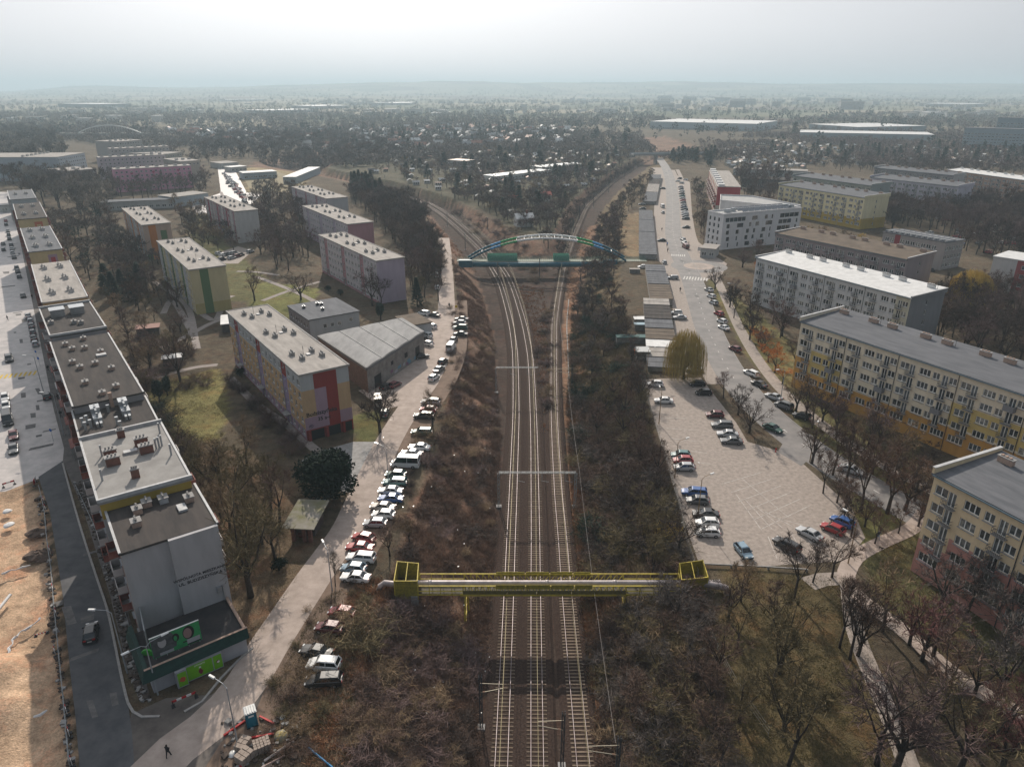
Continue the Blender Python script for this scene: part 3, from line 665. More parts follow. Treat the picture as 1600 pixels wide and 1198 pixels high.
for i in range(nb+1):
    u = .31+.38*i/nb; a = arc(u); q = MB(); q.tube([(a[0], .3, a[1]), (a[0], W, a[1]+.5)], .12, 8)
    if i < nb: b = arc(.31+.38*(i+1)/nb); q.tube([(a[0], .3, a[1]), (b[0], W, b[1]+.5)] if i % 2 else [(a[0], W, a[1]+.5), (b[0], .3, b[1])], .07, 6)
    q.build('brace', WHT, t)
for u in (.09, .91):
    a = arc(u); q = MB(); q.tube([(a[0], .3, a[1]), (a[0], W, a[1]+.5)], .15, 8); q.build('brace', WHT, t)
xA = P(714, 408, 0).x-x0; xB = P(1008, 405, 0).x-x0
q = MB(); q.box(xA, .6, -.25, xB, W-.6, .12); q.build('deck', mat('deck_pale', (.34, .36, .30), .85, (.25, .27, .22), 2, 6), t)
for yy in (.7, W-.7):
    q = MB(); q.bar((xA, yy, 1.3), (xB, yy, 1.3), .07); q.bar((xA, yy, .7), (xB, yy, .7), .04); k = 0
    n = int((xB-xA)/.9)
    for i in range(n+1): x = xA+(xB-xA)*i/n; q.bar((x, yy, .12), (x, yy, 1.3), .05)
    q.build('railing', mat('rail_green', (.10, .27, .20), .6), t)
for px0, px1 in ((762, 808), (865, 889)):
    for yy in (.85, W-.85):
        q = MB(); a = P(px0, 408, 0).x-x0; b = P(px1, 408, 0).x-x0; n = int((b-a)/.45)
        for i in range(n+1): x = a+(b-a)*i/n; q.bar((x, yy, .1), (x, yy, 2.7), .13 if i % 4 else .2)
        for z in (.3, .9, 1.5, 2.1, 2.7): q.bar((a, yy, z), (b, yy, z), .09)
        q.box(a, yy-.01, .2, b, yy+.01, 2.6); q.build('mesh_screen', GMESH, t)
xC = P(738, 416, -.6).x-x0; xD = P(966, 416, -.6).x-x0
q = MB(); q.tube([(xC, -1.3, -.9), (xD, -1.3, -.9)], 1.05, 16)
for k in range(9): x = xC+(xD-xC)*k/8; q.tube([(x-.15, -1.3, -.9), (x+.15, -1.3, -.9)], 1.12, 16)
q.build('main_girder', TEAL, t, True)
for k in range(11): 
    x = xC+(xD-xC)*(k+.5)/11; q = MB(); q.bar((x, -1.0, -.6), (x, W-.6, -.35), .25); q.build('cross_beam', TEAL, t)
for a, b in ((716, 737), (944, 966)):
    q = MB(); a = P(a, 413, 0).x-x0; b = P(b, 413, 0).x-x0; q.box(a, -2.3, -1.9, b, .1, 1.1); q.build('abutment_box', TEAL, t)
for a, s in ((P(708, 418, -.5).x-x0, 1), (P(975, 418, -.5).x-x0, -1)):
    q = MB(); q.hexa([(a, -2, -2.2), (a+s*3.2, -2, -2.2), (a+s*3.2, W, -2.2), (a, W, -2.2), (a+s*2.2, -2, -.3), (a+s*3.2, -2, -.3), (a+s*3.2, W, -.3), (a+s*2.2, W, -.3)] if s > 0 else [(a-3.2, -2, -2.2), (a, -2, -2.2), (a, W, -2.2), (a-3.2, W, -2.2), (a-3.2, -2, -.3), (a-2.2, -2, -.3), (a-2.2, W, -.3), (a-3.2, W, -.3)]); q.build('wing_wall', CONC, t)
# timber edge fence along the lane above the cutting
FEN = mat('weathered_rail', (.30, .22, .15), .9, (.2, .15, .11), 2, 5)
def railfence(name, lab, pts, h, m, cat='fence', n=2, post=2.5, w=.05, mesh=None, group=None):
    ln = smoothline(PP(pts), post); o = ln[0].copy(); t = thing(name, lab, cat, tuple(o), 0, group); q = MB()
    for a in ln: q.bar((a.x-o.x, a.y-o.y, hz(a.x, a.y)-.2), (a.x-o.x, a.y-o.y, hz(a.x, a.y)+h), w*1.5)
    pb = q; q = MB()
    for a, b in zip(ln, ln[1:]):
        za, zb = hz(a.x, a.y), hz(b.x, b.y)
        for k in range(n): z = h*(k+1)/n-.05; q.bar((a.x-o.x, a.y-o.y, za+z), (b.x-o.x, b.y-o.y, zb+z), w)
        if mesh: q.quad((a.x-o.x, a.y-o.y, za), (b.x-o.x, b.y-o.y, zb), (b.x-o.x, b.y-o.y, zb+h), (a.x-o.x, a.y-o.y, za+h), 1)
    q.build('rail', [m, mesh] if mesh else m, t)
    me = MB(); me.bar((0, 0, -.2), (0, 0, h), w*1.5); pm = me.mesh('post', m)
    for a in ln[:95]: ob('post', pm, t, (a.x-o.x, a.y-o.y, hz(a.x, a.y)))
railfence('guard_fence', 'low weathered wooden guard fence between the lane and the cutting below the footbridge', [(708,420),(710,440),(713,470),(714,500)], 1.0, FEN)
railfence('guard_fence', 'wooden guard fence curving up to the left end of the footbridge', [(694,340),(690,372),(700,398),(714,404)], 1.0, FEN)
railfence('wire_fence', 'thin wire fence along the left edge of the paved car park', [(1002,600),(1023,664),(1046,740),(1062,800),(1072,850),(1090,905)], 1.6, mat('fence_wire', (.25, .24, .22), .6), n=3, post=3, w=.035)
railfence('wire_fence', 'wire fence running diagonally across the lower right scrub', [(1098,965),(1120,1020),(1165,1100),(1200,1150)], 1.4, MT['fence_wire'], n=3, post=3, w=.03)
# ---------------------------------------------------------------- buildings
GLASS = mat('window_glass', (.05, .065, .075), .08, (.16, .17, .17), .9, 2, spec=.8, rand=.6, contrast=(.4, .6))
GLASS2 = mat('curtained_glass', (.35, .33, .29), .25, (.10, .11, .11), 1.7, 2, spec=.6, rand=.35, contrast=(.35, .6))
GLASS3 = mat('dark_glass', (.02, .025, .03), .06, (.05, .06, .065), .8, 2, spec=.9, rand=.5)
FRAME = mat('window_frame', (.80, .79, .76), .5)
SILL = mat('window_sill', (.30, .31, .33), .6)
RF_L = mat('roof_felt_pale', (.40, .37, .34), .9, (.27, .25, .23), .5, 9, .15, spec=.12, stretch=(.35, 1.4, 1))
RF_M = mat('roof_felt_grey', (.155, .158, .17), .9, (.105, .11, .12), .6, 9, .15, spec=.12, stretch=(.3, 1.6, 1))
RF_D = mat('roof_felt_dark', (.052, .048, .047), .92, (.085, .074, .068), .5, 9, .15, spec=.1, stretch=(.3, 1.6, 1))
RF_B = mat('roof_felt_brown', (.17, .135, .105), .92, (.11, .09, .072), .3, 9, .15, spec=.1)
RF_W = mat('roof_white', (.68, .68, .67), .7, (.52, .52, .51), .5, 9, .1)
BRICK = mat('brick', (.22, .10, .075), .95, (.13, .07, .055), 2.5, 8, .3); BRICKP = mat('brick_pale', (.46, .33, .26), .95, (.35, .24, .19), 2.5, 8, .3)
METAL = mat('sheet_metal', (.34, .36, .38), .45, (.36, .38, .40), 1.2, 6, metal=.5)
TIN = mat('parapet_cap', (.50, .50, .50), .6, (.36, .36, .36), 1, 4)
DARK = mat('dark_opening', (.018, .018, .02), .6)
GUT = mat('gutter_teal', (.12, .17, .20), .5)
_wc = {}
def winmesh(w, h, lites, glass=0, door=False):
    k = (round(w, 2), round(h, 2), lites, glass, door)
    if k in _wc: return _wc[k]
    f = MB(); t = .1; d = .06
    f.box(0, -.01, 0, w, d, t); f.box(0, -.01, h-t, w, d, h); f.box(0, -.01, t, t, d, h-t); f.box(w-t, -.01, t, w, d, h-t)
    for i in range(1, lites): x = w*i/lites; f.box(x-t*.7, -.012, t, x+t*.7, d, h-t)
    if not door: f.box(-.08, -.30, -.10, w+.08, -.012, -.03, 1)
    fm = f.mesh('window_frame', [FRAME, SILL]); p = MB(); p.quad((t, .03, t), (w-t, .03, t), (w-t, .03, h-t), (t, .03, h-t))
    pm = p.mesh('pane', [GLASS, GLASS2, GLASS3][glass]); _wc[k] = (fm, pm, f, p); return _wc[k]
_bc = {}
def balmesh(w, kind):
    k = (round(w, 2), kind)
    if k in _bc: return _bc[k]
    b = MB()
    if kind == 0:   # shallow french balcony with steel rail
        b.box(0, -.75, -.12, w, -.01, 0, 0); 
        for z in (.45, 1.0): b.bar((0, -.73, z), (w, -.73, z), .05, mi=1); b.bar((0, -.73, z), (0, 0, z), .05, mi=1); b.bar((w, -.73, z), (w, 0, z), .05, mi=1)
        n = max(3, int(w/.22))
        for i in range(n+1): b.bar((w*i/n, -.73, 0), (w*i/n, -.73, 1), .035, mi=1)
        m = [CONC, MT.get('bal_rail') or mat('bal_rail', (.10, .10, .11), .6)]
    else:
        b.box(0, -1.15, -.12, w, -.01, 0, 0); b.box(0, -1.15, 0, w, -1.07, 1.05, 1); b.box(0, -1.07, 0, .06, -.01, 1.05, 1); b.box(w-.06, -1.07, 0, w, -.01, 1.05, 1)
        m = [CONC, [None, MT.get('bal_red') or mat('bal_red', (.20, .055, .045), .7, (.3, .12, .09), 1, 5), MT.get('bal_white') or mat('bal_white', (.55, .52, .50), .7), MT.get('bal_grey') or mat('bal_grey', (.22, .22, .23), .7)][kind]]
    _bc[k] = b.mesh('balcony', m); return _bc[k]
def lbm(o): return o
class Blk:
    def __init__(s, name, label, cat, A, B, Cc, h, group=None, D=None, z0=0, L=None):
        a, b = P(A[0], A[1], h), P(B[0], B[1], h); u = (b-a); u.z = 0; s.L = L or u.length; u.normalize(); n = Vector((-u.y, u.x, 0))
        if D is None: c = P(Cc[0], Cc[1], h); D = (c-b).dot(n)
        s.D = D; s.h = h; s.u = u; s.n = n; s.o = Vector((a.x, a.y, 0)); s.rz = atan2(u.y, u.x)
        s.t = thing(name, label, cat, (a.x, a.y, z0), s.rz, group); s.w = []; BLDS.append((s.o, u, n, s.L, D)); s.wallb = MB(); s.mats = []
        s.cams = 0
    def loc(s, px, py, z=None):
        z = s.h if z is None else z; p = P(px, py, z)-s.o; return p.dot(s.u), p.dot(s.n)
    def mi(s, m):
        if m not in s.mats: s.mats.append(m)
        return s.mats.index(m)
    # side: 0 front(y=0) 1 right(x=L) 2 back(y=D) 3 left(x=0)
    def frame(s, side):
        if side == 0: return Vector((0, 0, 0)), Vector((1, 0, 0)), Vector((0, -1, 0)), s.L, 0
        if side == 1: return Vector((s.L, 0, 0)), Vector((0, 1, 0)), Vector((1, 0, 0)), s.D, pi/2
        if side == 2: return Vector((s.L, s.D, 0)), Vector((-1, 0, 0)), Vector((0, 1, 0)), s.L, pi
        return Vector((0, s.D, 0)), Vector((0, -1, 0)), Vector((-1, 0, 0)), s.D, -pi/2
    def facade(s, side, ops, colf, ztop=None, cuts=(), zcuts=(), simple=False, zbot=-.5, glassw=(6, 3, 2)):
        o, u, n, W, rz = s.frame(side); H = ztop or s.h; ops = [q for q in ops if q[0] > .05 and q[0]+q[2] < W-.05 and q[1]+q[3] < H-.05]
        xs = sorted(set([0, W]+[round(q[0], 3) for q in ops]+[round(q[0]+q[2], 3) for q in ops]+[c for c in cuts if 0 < c < W]))
        zs = sorted(set([zbot, H]+[round(q[1], 3) for q in ops]+[round(q[1]+q[3], 3) for q in ops]+[c for c in zcuts if zbot < c < H]))
        R = s.wallb; rev = .13
        hole = set()
        for q in ops:
            for i in range(len(xs)-1):
                if xs[i] < q[0]-.002 or xs[i+1] > q[0]+q[2]+.002: continue
                for j in range(len(zs)-1):
                    if zs[j] >= q[1]-.002 and zs[j+1] <= q[1]+q[3]+.002: hole.add((i, j))
        for i in range(len(xs)-1):
            for j in range(len(zs)-1):
                if (i, j) in hole: continue
                m = s.mi(colf((xs[i]+xs[i+1])/2, (zs[j]+zs[j+1])/2, W))
                a, b = o+u*xs[i], o+u*xs[i+1]
                R.quad((a.x, a.y, zs[j]), (b.x, b.y, zs[j]), (b.x, b.y, zs[j+1]), (a.x, a.y, zs[j+1]), m)
        for q in ops:
            x0, z0, w, h = q[:4]; k = q[4] if len(q) > 4 else 2; kind = q[5] if len(q) > 5 else 'w'
            a = o+u*x0; b = o+u*(x0+w); ai = a-n*rev; bi = b-n*rev; mm = s.mi(colf(x0+w/2, z0+h/2, W)); z1 = z0+h
            R.quad((ai.x, ai.y, z0), (a.x, a.y, z0), (a.x, a.y, z1), (ai.x, ai.y, z1), mm); R.quad((b.x, b.y, z0), (bi.x, bi.y, z0), (bi.x, bi.y, z1), (b.x, b.y, z1), mm)
            R.quad((a.x, a.y, z0), (ai.x, ai.y, z0), (bi.x, bi.y, z0), (b.x, b.y, z0), mm); R.quad((ai.x, ai.y, z1), (a.x, a.y, z1), (b.x, b.y, z1), (bi.x, bi.y, z1), mm)
            g = rnd.choices((0, 1, 2), glassw)[0]
            if kind == 'dark': g = 2
            s.w.append((ai-n*0, z0, w, h, k, g, rz, kind == 'door' or kind == 'dark', simple, o, n))
    def finish(s, simple=False, wmax=96):
        s.wallb.build('wall', s.mats, s.t)
        cl = Vector((0, 0, 68))
        def dist(q):
            p = s.o+s.u*q[0].x+s.n*q[0].y; return (p+Vector((0, 0, q[1]))-cl).length - (1e4 if (cl-p).dot(s.u*q[10].x+s.n*q[10].y) > 0 else 0)
        ws = sorted(s.w, key=dist); rest = []
        for i, q in enumerate(ws):
            fm, pm, f, p = winmesh(q[2], q[3], q[4], q[5], q[7])
            M = Matrix.Translation((q[0].x, q[0].y, q[1])) @ Matrix.Rotation(q[6], 4, 'Z')
            if i < wmax:
                if simple:
                    key = ('s', id(fm))
                    if key not in _wc:
                        c = MB(); c.add(f); c.add(p, mo=2); _wc[key] = c.mesh('window', [FRAME, SILL, pm.materials[0]])
                    w_ = ob('window', _wc[key], s.t, (q[0].x, q[0].y, q[1]), q[6])
                else:
                    w_ = ob('window', fm, s.t, (q[0].x, q[0].y, q[1]), q[6]); ob('pane', pm, w_)
            else: rest.append((q, M, f, p))
        if rest:
            c = MB()
            for q, M, f, p in rest: c.add(f, M); c.add(p, M, mo=2+q[5])
            o = c.build('window', [FRAME, SILL, GLASS, GLASS2, GLASS3], s.t); o['kind'] = 'stuff'
    def roof(s, m, z=None, slope=0, over=.25, thick=.3, name='roof'):
        z = s.h if z is None else z; b = MB(); L, D = s.L, s.D
        b.hexa([(-over, -over, z-.02), (L+over, -over, z-.02), (L+over, D+over, z-.02+slope), (-over, D+over, z-.02+slope), (-over, -over, z+thick), (L+over, -over, z+thick), (L+over, D+over, z+thick+slope), (-over, D+over, z+thick+slope)])
        return b.build(name, m, s.t)
    def boxes(s, name, lst, m):
        for q in lst:
            b = MB(); b.box(*q); b.build(name, m, s.t)
def vent(t, x, y, z, L=1.6, W=.8, H=.95, body=CONC, cap=MT['concrete'], rz=0):
    b = MB(); b.box(-L/2, -W/2, -.1, L/2, W/2, H*.7, 0); b.box(-L/2-.1, -W/2-.1, H*.7, L/2+.1, W/2+.1, H*.8, 1)
    for k in range(3): b.tube([(-L/2+L*(k+.5)/3, 0, H*.8), (-L/2+L*(k+.5)/3, 0, H*1.15)], .13, 8, 1)
    o = b.build('roof_vent', [body, cap], t); o.location = (x, y, z); o.rotation_euler = (0, 0, rz); return o
def antenna(t, x, y, z, h=2.2):
    b = MB(); b.bar((0, 0, 0), (0, 0, h), .06); 
    for k in range(3): b.bar((-.4, 0, h-.2-k*.25), (.4, 0, h-.2-k*.25), .04)
    o = b.build('antenna', DARKST, t); o.location = (x, y, z)
def grid(cols, rows): return [(x, z, w, h, k, kd) for (x, w, h, k, kd) in cols for z in rows]

# ---- prefab blocks of the left estate: long side faces left, gable faces the viewer
def estate(label, A, B, Cc, cf, gf, n=5, h=14.6, ux=6, roofm=RF_L, simple=False, vents=True, gcuts=(), gz=(), fcuts=None, group='prefab housing blocks with pale flat roofs', base=None, name='apartment_block', D=None):
    s = Blk(name, label, 'apartment block', A, B, Cc, h, group, D)
    st = 2.75; z0 = h-.7-n*st; rows = [z0+k*st+.85 for k in range(n)]
    ops = []; k = max(4, int(s.L/2.9)); sp = s.L/k; stair = [i for i in range(k) if i % 6 == 2]
    for i in range(k):
        x = sp*i
        if i in stair:
            for z in rows: ops.append((x+sp/2-.5, z+1.2, .9, .9, 1, 'w'))
            ops.append((x+sp/2-.75, -.3+.35, 1.5, 2.2, 2, 'door'))
        else:
            for z in rows: ops.append((x+sp/2-(.85 if i % 2 else .6), z, 1.7 if i % 2 else 1.15, 1.4, 2 if i % 2 else 1, 'w'))
    cuts = [sp*i for i in range(k+1)]
    s.facade(0, ops, (lambda x, z, W: cf(x, z, W, int(x/sp) in stair, z0)), cuts=cuts, zcuts=[z0, z0+st*.9, h-.7-st, h-.7-st*.05]+list(gz), simple=simple)
    s.facade(2, [q for q in ops if int(q[0]/sp) not in stair], (lambda x, z, W: cf(x, z, W, False, z0)), cuts=cuts, zcuts=[z0, z0+st*.9, h-.7-st], simple=simple)
    s.facade(1, [], gf, cuts=[c*s.D for c in gcuts], zcuts=[z0, z0+st*.9, h-.7-st]+list(gz)); s.facade(3, [], gf, cuts=[c*s.D for c in gcuts], zcuts=[z0, h-.7-st]+list(gz))
    s.roof(roofm)
    b = MB(); zt = s.h+.3; L, D = s.L, s.D
    for q in ((-.3, -.3, L+.3, 0), (-.3, D, L+.3, D+.3), (-.3, 0, 0, D), (L, 0, L+.3, D)): b.box(q[0], q[1], zt+.002, q[2], q[3], zt+.12)
    b.build('roof_edge', CONC if not simple else roofm, s.t)
    if vents:
        for i in stair:
            for dx in (-1.9, 1.9):
                for y in (.27, .68): vent(s.t, sp*(i+.5)+dx+(.4 if y > .5 else 0), D*y+(.9 if dx > 0 else 0), zt, rz=0)
            if not simple: antenna(s.t, sp*(i+.5), D*.45, zt); 
            bb = MB(); bb.box(-.5, -.4, 0, .5, .4, .25); o = bb.build('roof_hatch', TIN, s.t); o.location = (sp*(i+.5), D*.55, zt)
    # grey drainpipes
    for i in stair[:4]:
        q = MB(); q.tube([(sp*i+.05, -.08, 0), (sp*i+.05, -.08, h-.1)], .06, 6); q.build('drainpipe', METAL, s.t)
    for i in stair:
        q = MB(); q.box(sp*(i+.5)-1.1, -1.3, 2.5, sp*(i+.5)+1.1, -.01, 2.65); q.build('entrance_canopy', CONC, s.t)
    s.rows = rows; s.z0 = z0; s.sp = sp
    return s
pe = wall('peach', (.50, .345, .20)); wg = wall('greywhite', (.42, .43, .43)); lil = wall('lilac', (.36, .25, .31)); red = wall('brickred', (.26, .045, .04)); pur = wall('purple', (.30, .24, .36))
def cf1(x, z, W, st, z0):
    if z < z0: return red
    if st: return red if z > 14.6-.7-2.6 else pur
    if z > 14.6-.7-2.75: return wg
    return lil if z < z0+2.75*.9 else pe
def gf1(y, z, W):
    f = y/W
    if z < 2.4+.0: return red
    if z > 11.2 and .26 < f < .70: return red
    if .50 < f < .74 and z > 2.4: return red
    if .26 < f <= .50: return lil
    if z > 11.2: return wg
    return lil if z < 5.2 else pe
B1 = estate('long five storey block painted peach, white and lilac with a red and lilac striped gable', (355,488), (468,588), (543,571), cf1, gf1, gcuts=(.26, .50, .74, .70), gz=(2.4, 5.2, 11.2))
s = B1
tm = mat('lettering_dark', (.03, .03, .035), .7)
for txt, z, y, sz in (('Budziszyńska', 5.4, .36, 1.25), ('35 a-c', 4.0, .40, 1.15)):
    me_ = text_mesh(txt, sz, tm); o = ob('lettering', me_, s.t, (s.L+.03, s.D*y, z)); o.rotation_euler = (pi/2, 0, pi/2)
# dark arcade under the gable with three red piers
for a, b in ((.10, .37), (.47, .72), (.80, .97)):
    s.boxes('undercroft_opening', [(s.L+.004, s.D*a, 0, s.L+.03, s.D*b, 2.15)], DARK)
for a in (.40, .76, .03): s.boxes('pier', [(s.L+.03, s.D*a, -.2, s.L+.5, s.D*a+.5, 2.3)], red)
for k in range(5): 
    q = MB(); q.tube([(s.L+.06, s.D*(.06+.012*k), 2.9+.3*sin(k)), (s.L+.06, s.D*(.09+.02*k), 3.5-.2*sin(k*2))], .05, 5); q.build('graffiti', mat('spray', (.12, .10, .16), .8), s.t)

yl = wall('cream', (.50, .44, .26)); grn = wall('green', (.10, .17, .075)); ylg = wall('mustard', (.40, .34, .15))
B2 = estate('cream and yellow block with a wide green stripe down its gable', (245.6,377.5), (296,423), (349.6,414), lambda x, z, W, st, z0: (grn if st else (wg if int(x/5) % 3 == 0 else yl)) if z > z0 else grn, lambda y, z, W: grn if .26 < y/W < .50 else (ylg if z < 3.5 else yl), gcuts=(.26, .50), gz=(3.5,))
org = wall('orange', (.50, .19, .05)); sal = wall('salmon', (.48, .35, .28))
B3 = estate('salmon block with an orange stripe and a green square on its gable', (191,326.4), (222,353), (266,349), lambda x, z, W, st, z0: (org if st else (wg if int(x/6) % 2 else sal)) if z > z0 else grn, lambda y, z, W: org if .20 < y/W < .46 else (grn if (z < 2.6 or (.6 < y/W < .82 and 8.2 < z < 12)) else sal), gcuts=(.20, .46, .6, .82), gz=(2.6, 8.2, 12), simple=True)
wht = wall('offwhite', (.52, .50, .48)); crim = wall('crimson', (.30, .06, .09))
B4 = estate('grey white block with crimson vertical stripes behind the trees left of centre', (319.5,309), (367,331.5), (402,328), lambda x, z, W, st, z0: crim if st or int(x) % 9 == 0 else (wall('dusty', (.34, .28, .29)) if int(x/4) % 2 else wht), lambda y, z, W: wht, simple=True)
lav = wall('lavender', (.42, .35, .42)); rose = wall('rose', (.38, .20, .22)); pal = wall('pale_lilac', (.50, .45, .47))
B5 = estate('pale block with rose stair stripes and a lavender gable beside the bare wood', (498,368), (588,409), (630,402.5), lambda x, z, W, st, z0: (rose if st else pal) if z > 1 else rose, lambda y, z, W: lav)
B6 = estate('lilac block with a dull pink gable standing just behind the pale lavender one', (472.8,322.7), (543,351.5), (579,346), lambda x, z, W, st, z0: lav if st else (pal if z > z0+3 else lil), lambda y, z, W: rose, simple=True)
B7 = estate('farthest pale block of the row beside the sports field, with a grey gable', (455.7,292.6), (510,311.4), (538,307), lambda x, z, W, st, z0: (rose if st else pal), lambda y, z, W: wg, simple=True)

# ---- long row on the main street
GY_ = wall('shop_grey', (.30, .29, .295)); WH_ = wall('gable_white', (.43, .42, .425)); CRM = wall('gable_cream', (.50, .40, .22)); YEL_ = wall('gable_yellow', (.45, .32, .07)); BRN = wall('maroon', (.17, .05, .05))
def rowblk(label, A, B, Cc, h, roofm, gf, bal=(1, 2), n=5, vl=(), D=None, cap=True, gc=(), gz=(), simple=False, wallc=None, slope=0):
    s = Blk('apartment_block', label, 'apartment block', A, B, Cc, h, 'row of blocks along the main street', D)
    st = 2.8; z0 = h-.6-n*st; rows = [z0+k*st+.9 for k in range(n)]; k = max(2, int(s.L/3.2)); sp = s.L/k; ops = []; bl = []
    for i in range(k):
        for j, z in enumerate(rows):
            if i % 3 == 1 and j > 0: ops.append((sp*i+.4, z-.8, .9, 2.2, 1, 'door')); ops.append((sp*i+1.5, z, 1.1, 1.4, 1, 'w')); bl.append((sp*i+.2, z-.8))
            else: ops.append((sp*i+.7, z if j else max(z, .9), 1.5, 1.4, 2, 'w'))
    wc = wallc or wall('street_front', (.33, .30, .28))
    cf = lambda x, z, W: (BRN if int(x/sp) % 3 == 1 else wc)
    s.facade(0, ops, cf, cuts=[sp*i for i in range(k)], simple=simple); s.facade(2, ops, cf, cuts=[sp*i for i in range(k)], simple=simple)
    s.facade(1, [], gf, cuts=[c*s.D for c in gc], zcuts=gz); s.facade(3, [], gf, cuts=[c*s.D for c in gc], zcuts=gz); s.roof(roofm, slope=slope)
    for x, z in bl:
        bb = balmesh(2.7, rnd.choice(bal)); o = ob('balcony', bb, s.t, (x, -.0, z)); o = ob('balcony', bb, s.t, (s.L-x, s.D, z), pi)
    b = MB(); zt = h+.3; L, D = s.L, s.D
    for q in ((-.25, -.25, L+.25, .05), (-.25, D-.05, L+.25, D+.25)): b.box(q[0], q[1], zt+.002, q[2], q[3], zt+.14)
    if cap: b.box(L-.15, -.25, zt+.005, L+.25, D+.25, zt+.5); b.box(-.25, -.25, zt+.005, .15, D+.25, zt+.5)
    b.build('parapet_cap', TIN, s.t); return s
L1 = rowblk('nearest grey gabled street row block with black roof and dark lettering on the wall', (166,799), (188.7,866.4), (345.5,831.5), 15, RF_D, lambda y, z, W: WH_, gc=(.47,), cap=False)
s = L1
q = MB(); q.box(s.L, s.D*.47, -.3, s.L+.8, s.D-.003, s.h+.25); q.build('projecting_gable', WH_, s.t)
for txt, z in (('WSPÓLNOTA MIESZKANIOWA', 8.9), ('UL. BUDZISZYŃSKA 15A', 8.15)):
    me_ = text_mesh(txt, .62 if 'UL' in txt else .55, tm, 'CENTER'); o = ob('lettering', me_, s.t, (s.L+.82, s.D*.77, z)); o.rotation_euler = (pi/2, 0, pi/2)
q = MB(); q.tube([(s.L+.9, s.D-.8, 3.6), (s.L+.9, s.D-.8, 6.2)], .09, 8); q.build('drainpipe', METAL, s.t)
q = MB(); q.box(s.L+.8, s.D-1.6, 5.2, s.L+1.1, s.D-1.0, 6.1); q.build('wall_cabinet', METAL, s.t)
for x, y, a in ((.28, .30, 0), (.55, .24, 0), (.18, .42, 0), (.2, .60, 1), (.35, .86, 0)):
    vent(s.t, s.L*x, s.D*y, s.h+.3, 1.3, 1.1, 1.1, BRICKP if not a else TIN, CONC)
bb = MB(); bb.box(0, 0, 0, 1.9, 1.1, .3); o = bb.build('roof_hatch', TIN, s.t); o.location = (s.L*.4, s.D*.70, s.h+.3)
L2 = rowblk('pale grey roofed block of the street row with brick chimneys and a yellow gable strip', (127,690), (155.5,788), (302,756.5), 16.6, mat('roof_felt_light', (.31, .30, .285), .9, (.22, .21, .20), .3, 9, .15), lambda y, z, W: YEL_ if z > 14.2 else wg, gz=(14.2,))
s = L2
for x, y, l_, w_, h_ in ((.40, .27, 1.7, 1.3, 1.25), (.53, .27, 1.7, 1.4, 1.3), (.33, .66, 1.7, 1.4, 1.3), (.47, .68, 1.7, 1.4, 1.3), (.12, .47, 1.1, .8, 1.3), (.80, .45, 1.1, .8, 1.4)):
    b = MB(); w2, l2 = w_/2*1.2, l_/2; b.box(-l2*.6, -w2*1.1, 0, l2*.6, w2*1.1, h_, 0); b.box(-l2*.6-.12, -w2*1.1-.12, h_, l2*.6+.12, w2*1.1+.12, h_+.15, 1)
    for k in range(3): b.tube([(0, (k-1)*w2*.6, h_+.15), (0, (k-1)*w2*.6, h_+.5)], .13, 8, 1)
    o = b.build('chimney', [BRICK, CONC], s.t); o.location = (s.L*x, s.D*y, s.h+.3)
for x, y in ((.45, .80), (.44, .84), (.42, .88), (.35, .18), (.72, .1), (.6, .93), (.2, .93)):
    b = MB(); b.tube([(0, 0, 0), (0, 0, 1.8)], .14, 8); o = b.build('flue', METAL, s.t); o.location = (s.L*x, s.D*y, s.h+.3)
bb = MB(); bb.box(0, 0, 0, 1.0, 1.9, .35); o = bb.build('roof_hatch', TIN, s.t); o.location = (s.L*.38, s.D*.42, s.h+.3)
L3 = rowblk('lower dark roofed block of the street row crowded with steel ducts', (114,644.5), (127,692), (250.6,668), 12.6, RF_D, lambda y, z, W: GY_, n=4, cap=False)
s = L3
for x, y in ((.42, .28), (.38, .66)):
    b = MB(); b.box(-2.6, -.7, 0, 2.6, .7, 1.1, 0); b.box(-2.6, -.75, 1.1, -.4, .75, 1.9, 0)
    for k in range(5): b.tube([(-2+k, 0, 1.1), (-2+k, 0, 1.9+.2*(k % 2))], .2, 8, 0)
    b.box(2.6, -.5, 0, 4.2, -.1, .7); b.box(2.6, .1, 0, 4.2, .5, .7)
    o = b.build('air_duct', METAL, s.t); o.location = (s.L*x, s.D*y, s.h+.3)
for x, y in ((.55, .08), (.7, .10), (.5, .14), (.66, .17), (.75, .5), (.9, .52), (.3, .45)):
    b = MB(); b.tube([(0, 0, 0), (0, 0, 1.3)], .22, 8); b.tube([(0, 0, 1.3), (0, 0, 1.55)], .3, 8); o = b.build('flue', METAL, s.t); o.location = (s.L*x, s.D*y, s.h+.3)
L4 = rowblk('long brown black roofed block in the middle of the street row with small round vents', (80,537), (115,637), (222,612), 14.2, RF_D, lambda y, z, W: GY_, cap=False)
s = L4
for x, y in ((.10, .22), (.05, .55), (.2, .30), (.22, .5), (.33, .72), (.42, .22), (.52, .3), (.5, .55), (.62, .75), (.75, .28), (.88, .68), (.93, .45)):
    vent(s.t, s.L*x, s.D*y, s.h+.3, 1.2, 1.0, .9, BRICKP, CONC)
b = MB(); b.box(s.L, s.D*.5, s.h-3, s.L+.6, s.D*.5+.6, s.h+1.6); b.build('chimney', BRICKP, s.t)
bb = MB(); bb.box(0, 0, 0, 1.4, 1.9, .35); o = bb.build('roof_hatch', TIN, s.t); o.location = (s.L*.36, s.D*.62, s.h+.3)
L5 = rowblk('dark roofed street row block with a white parapet and two big grey roof units', (62.6,484), (80,528), (164,511), 14.8, RF_D, lambda y, z, W: GY_)
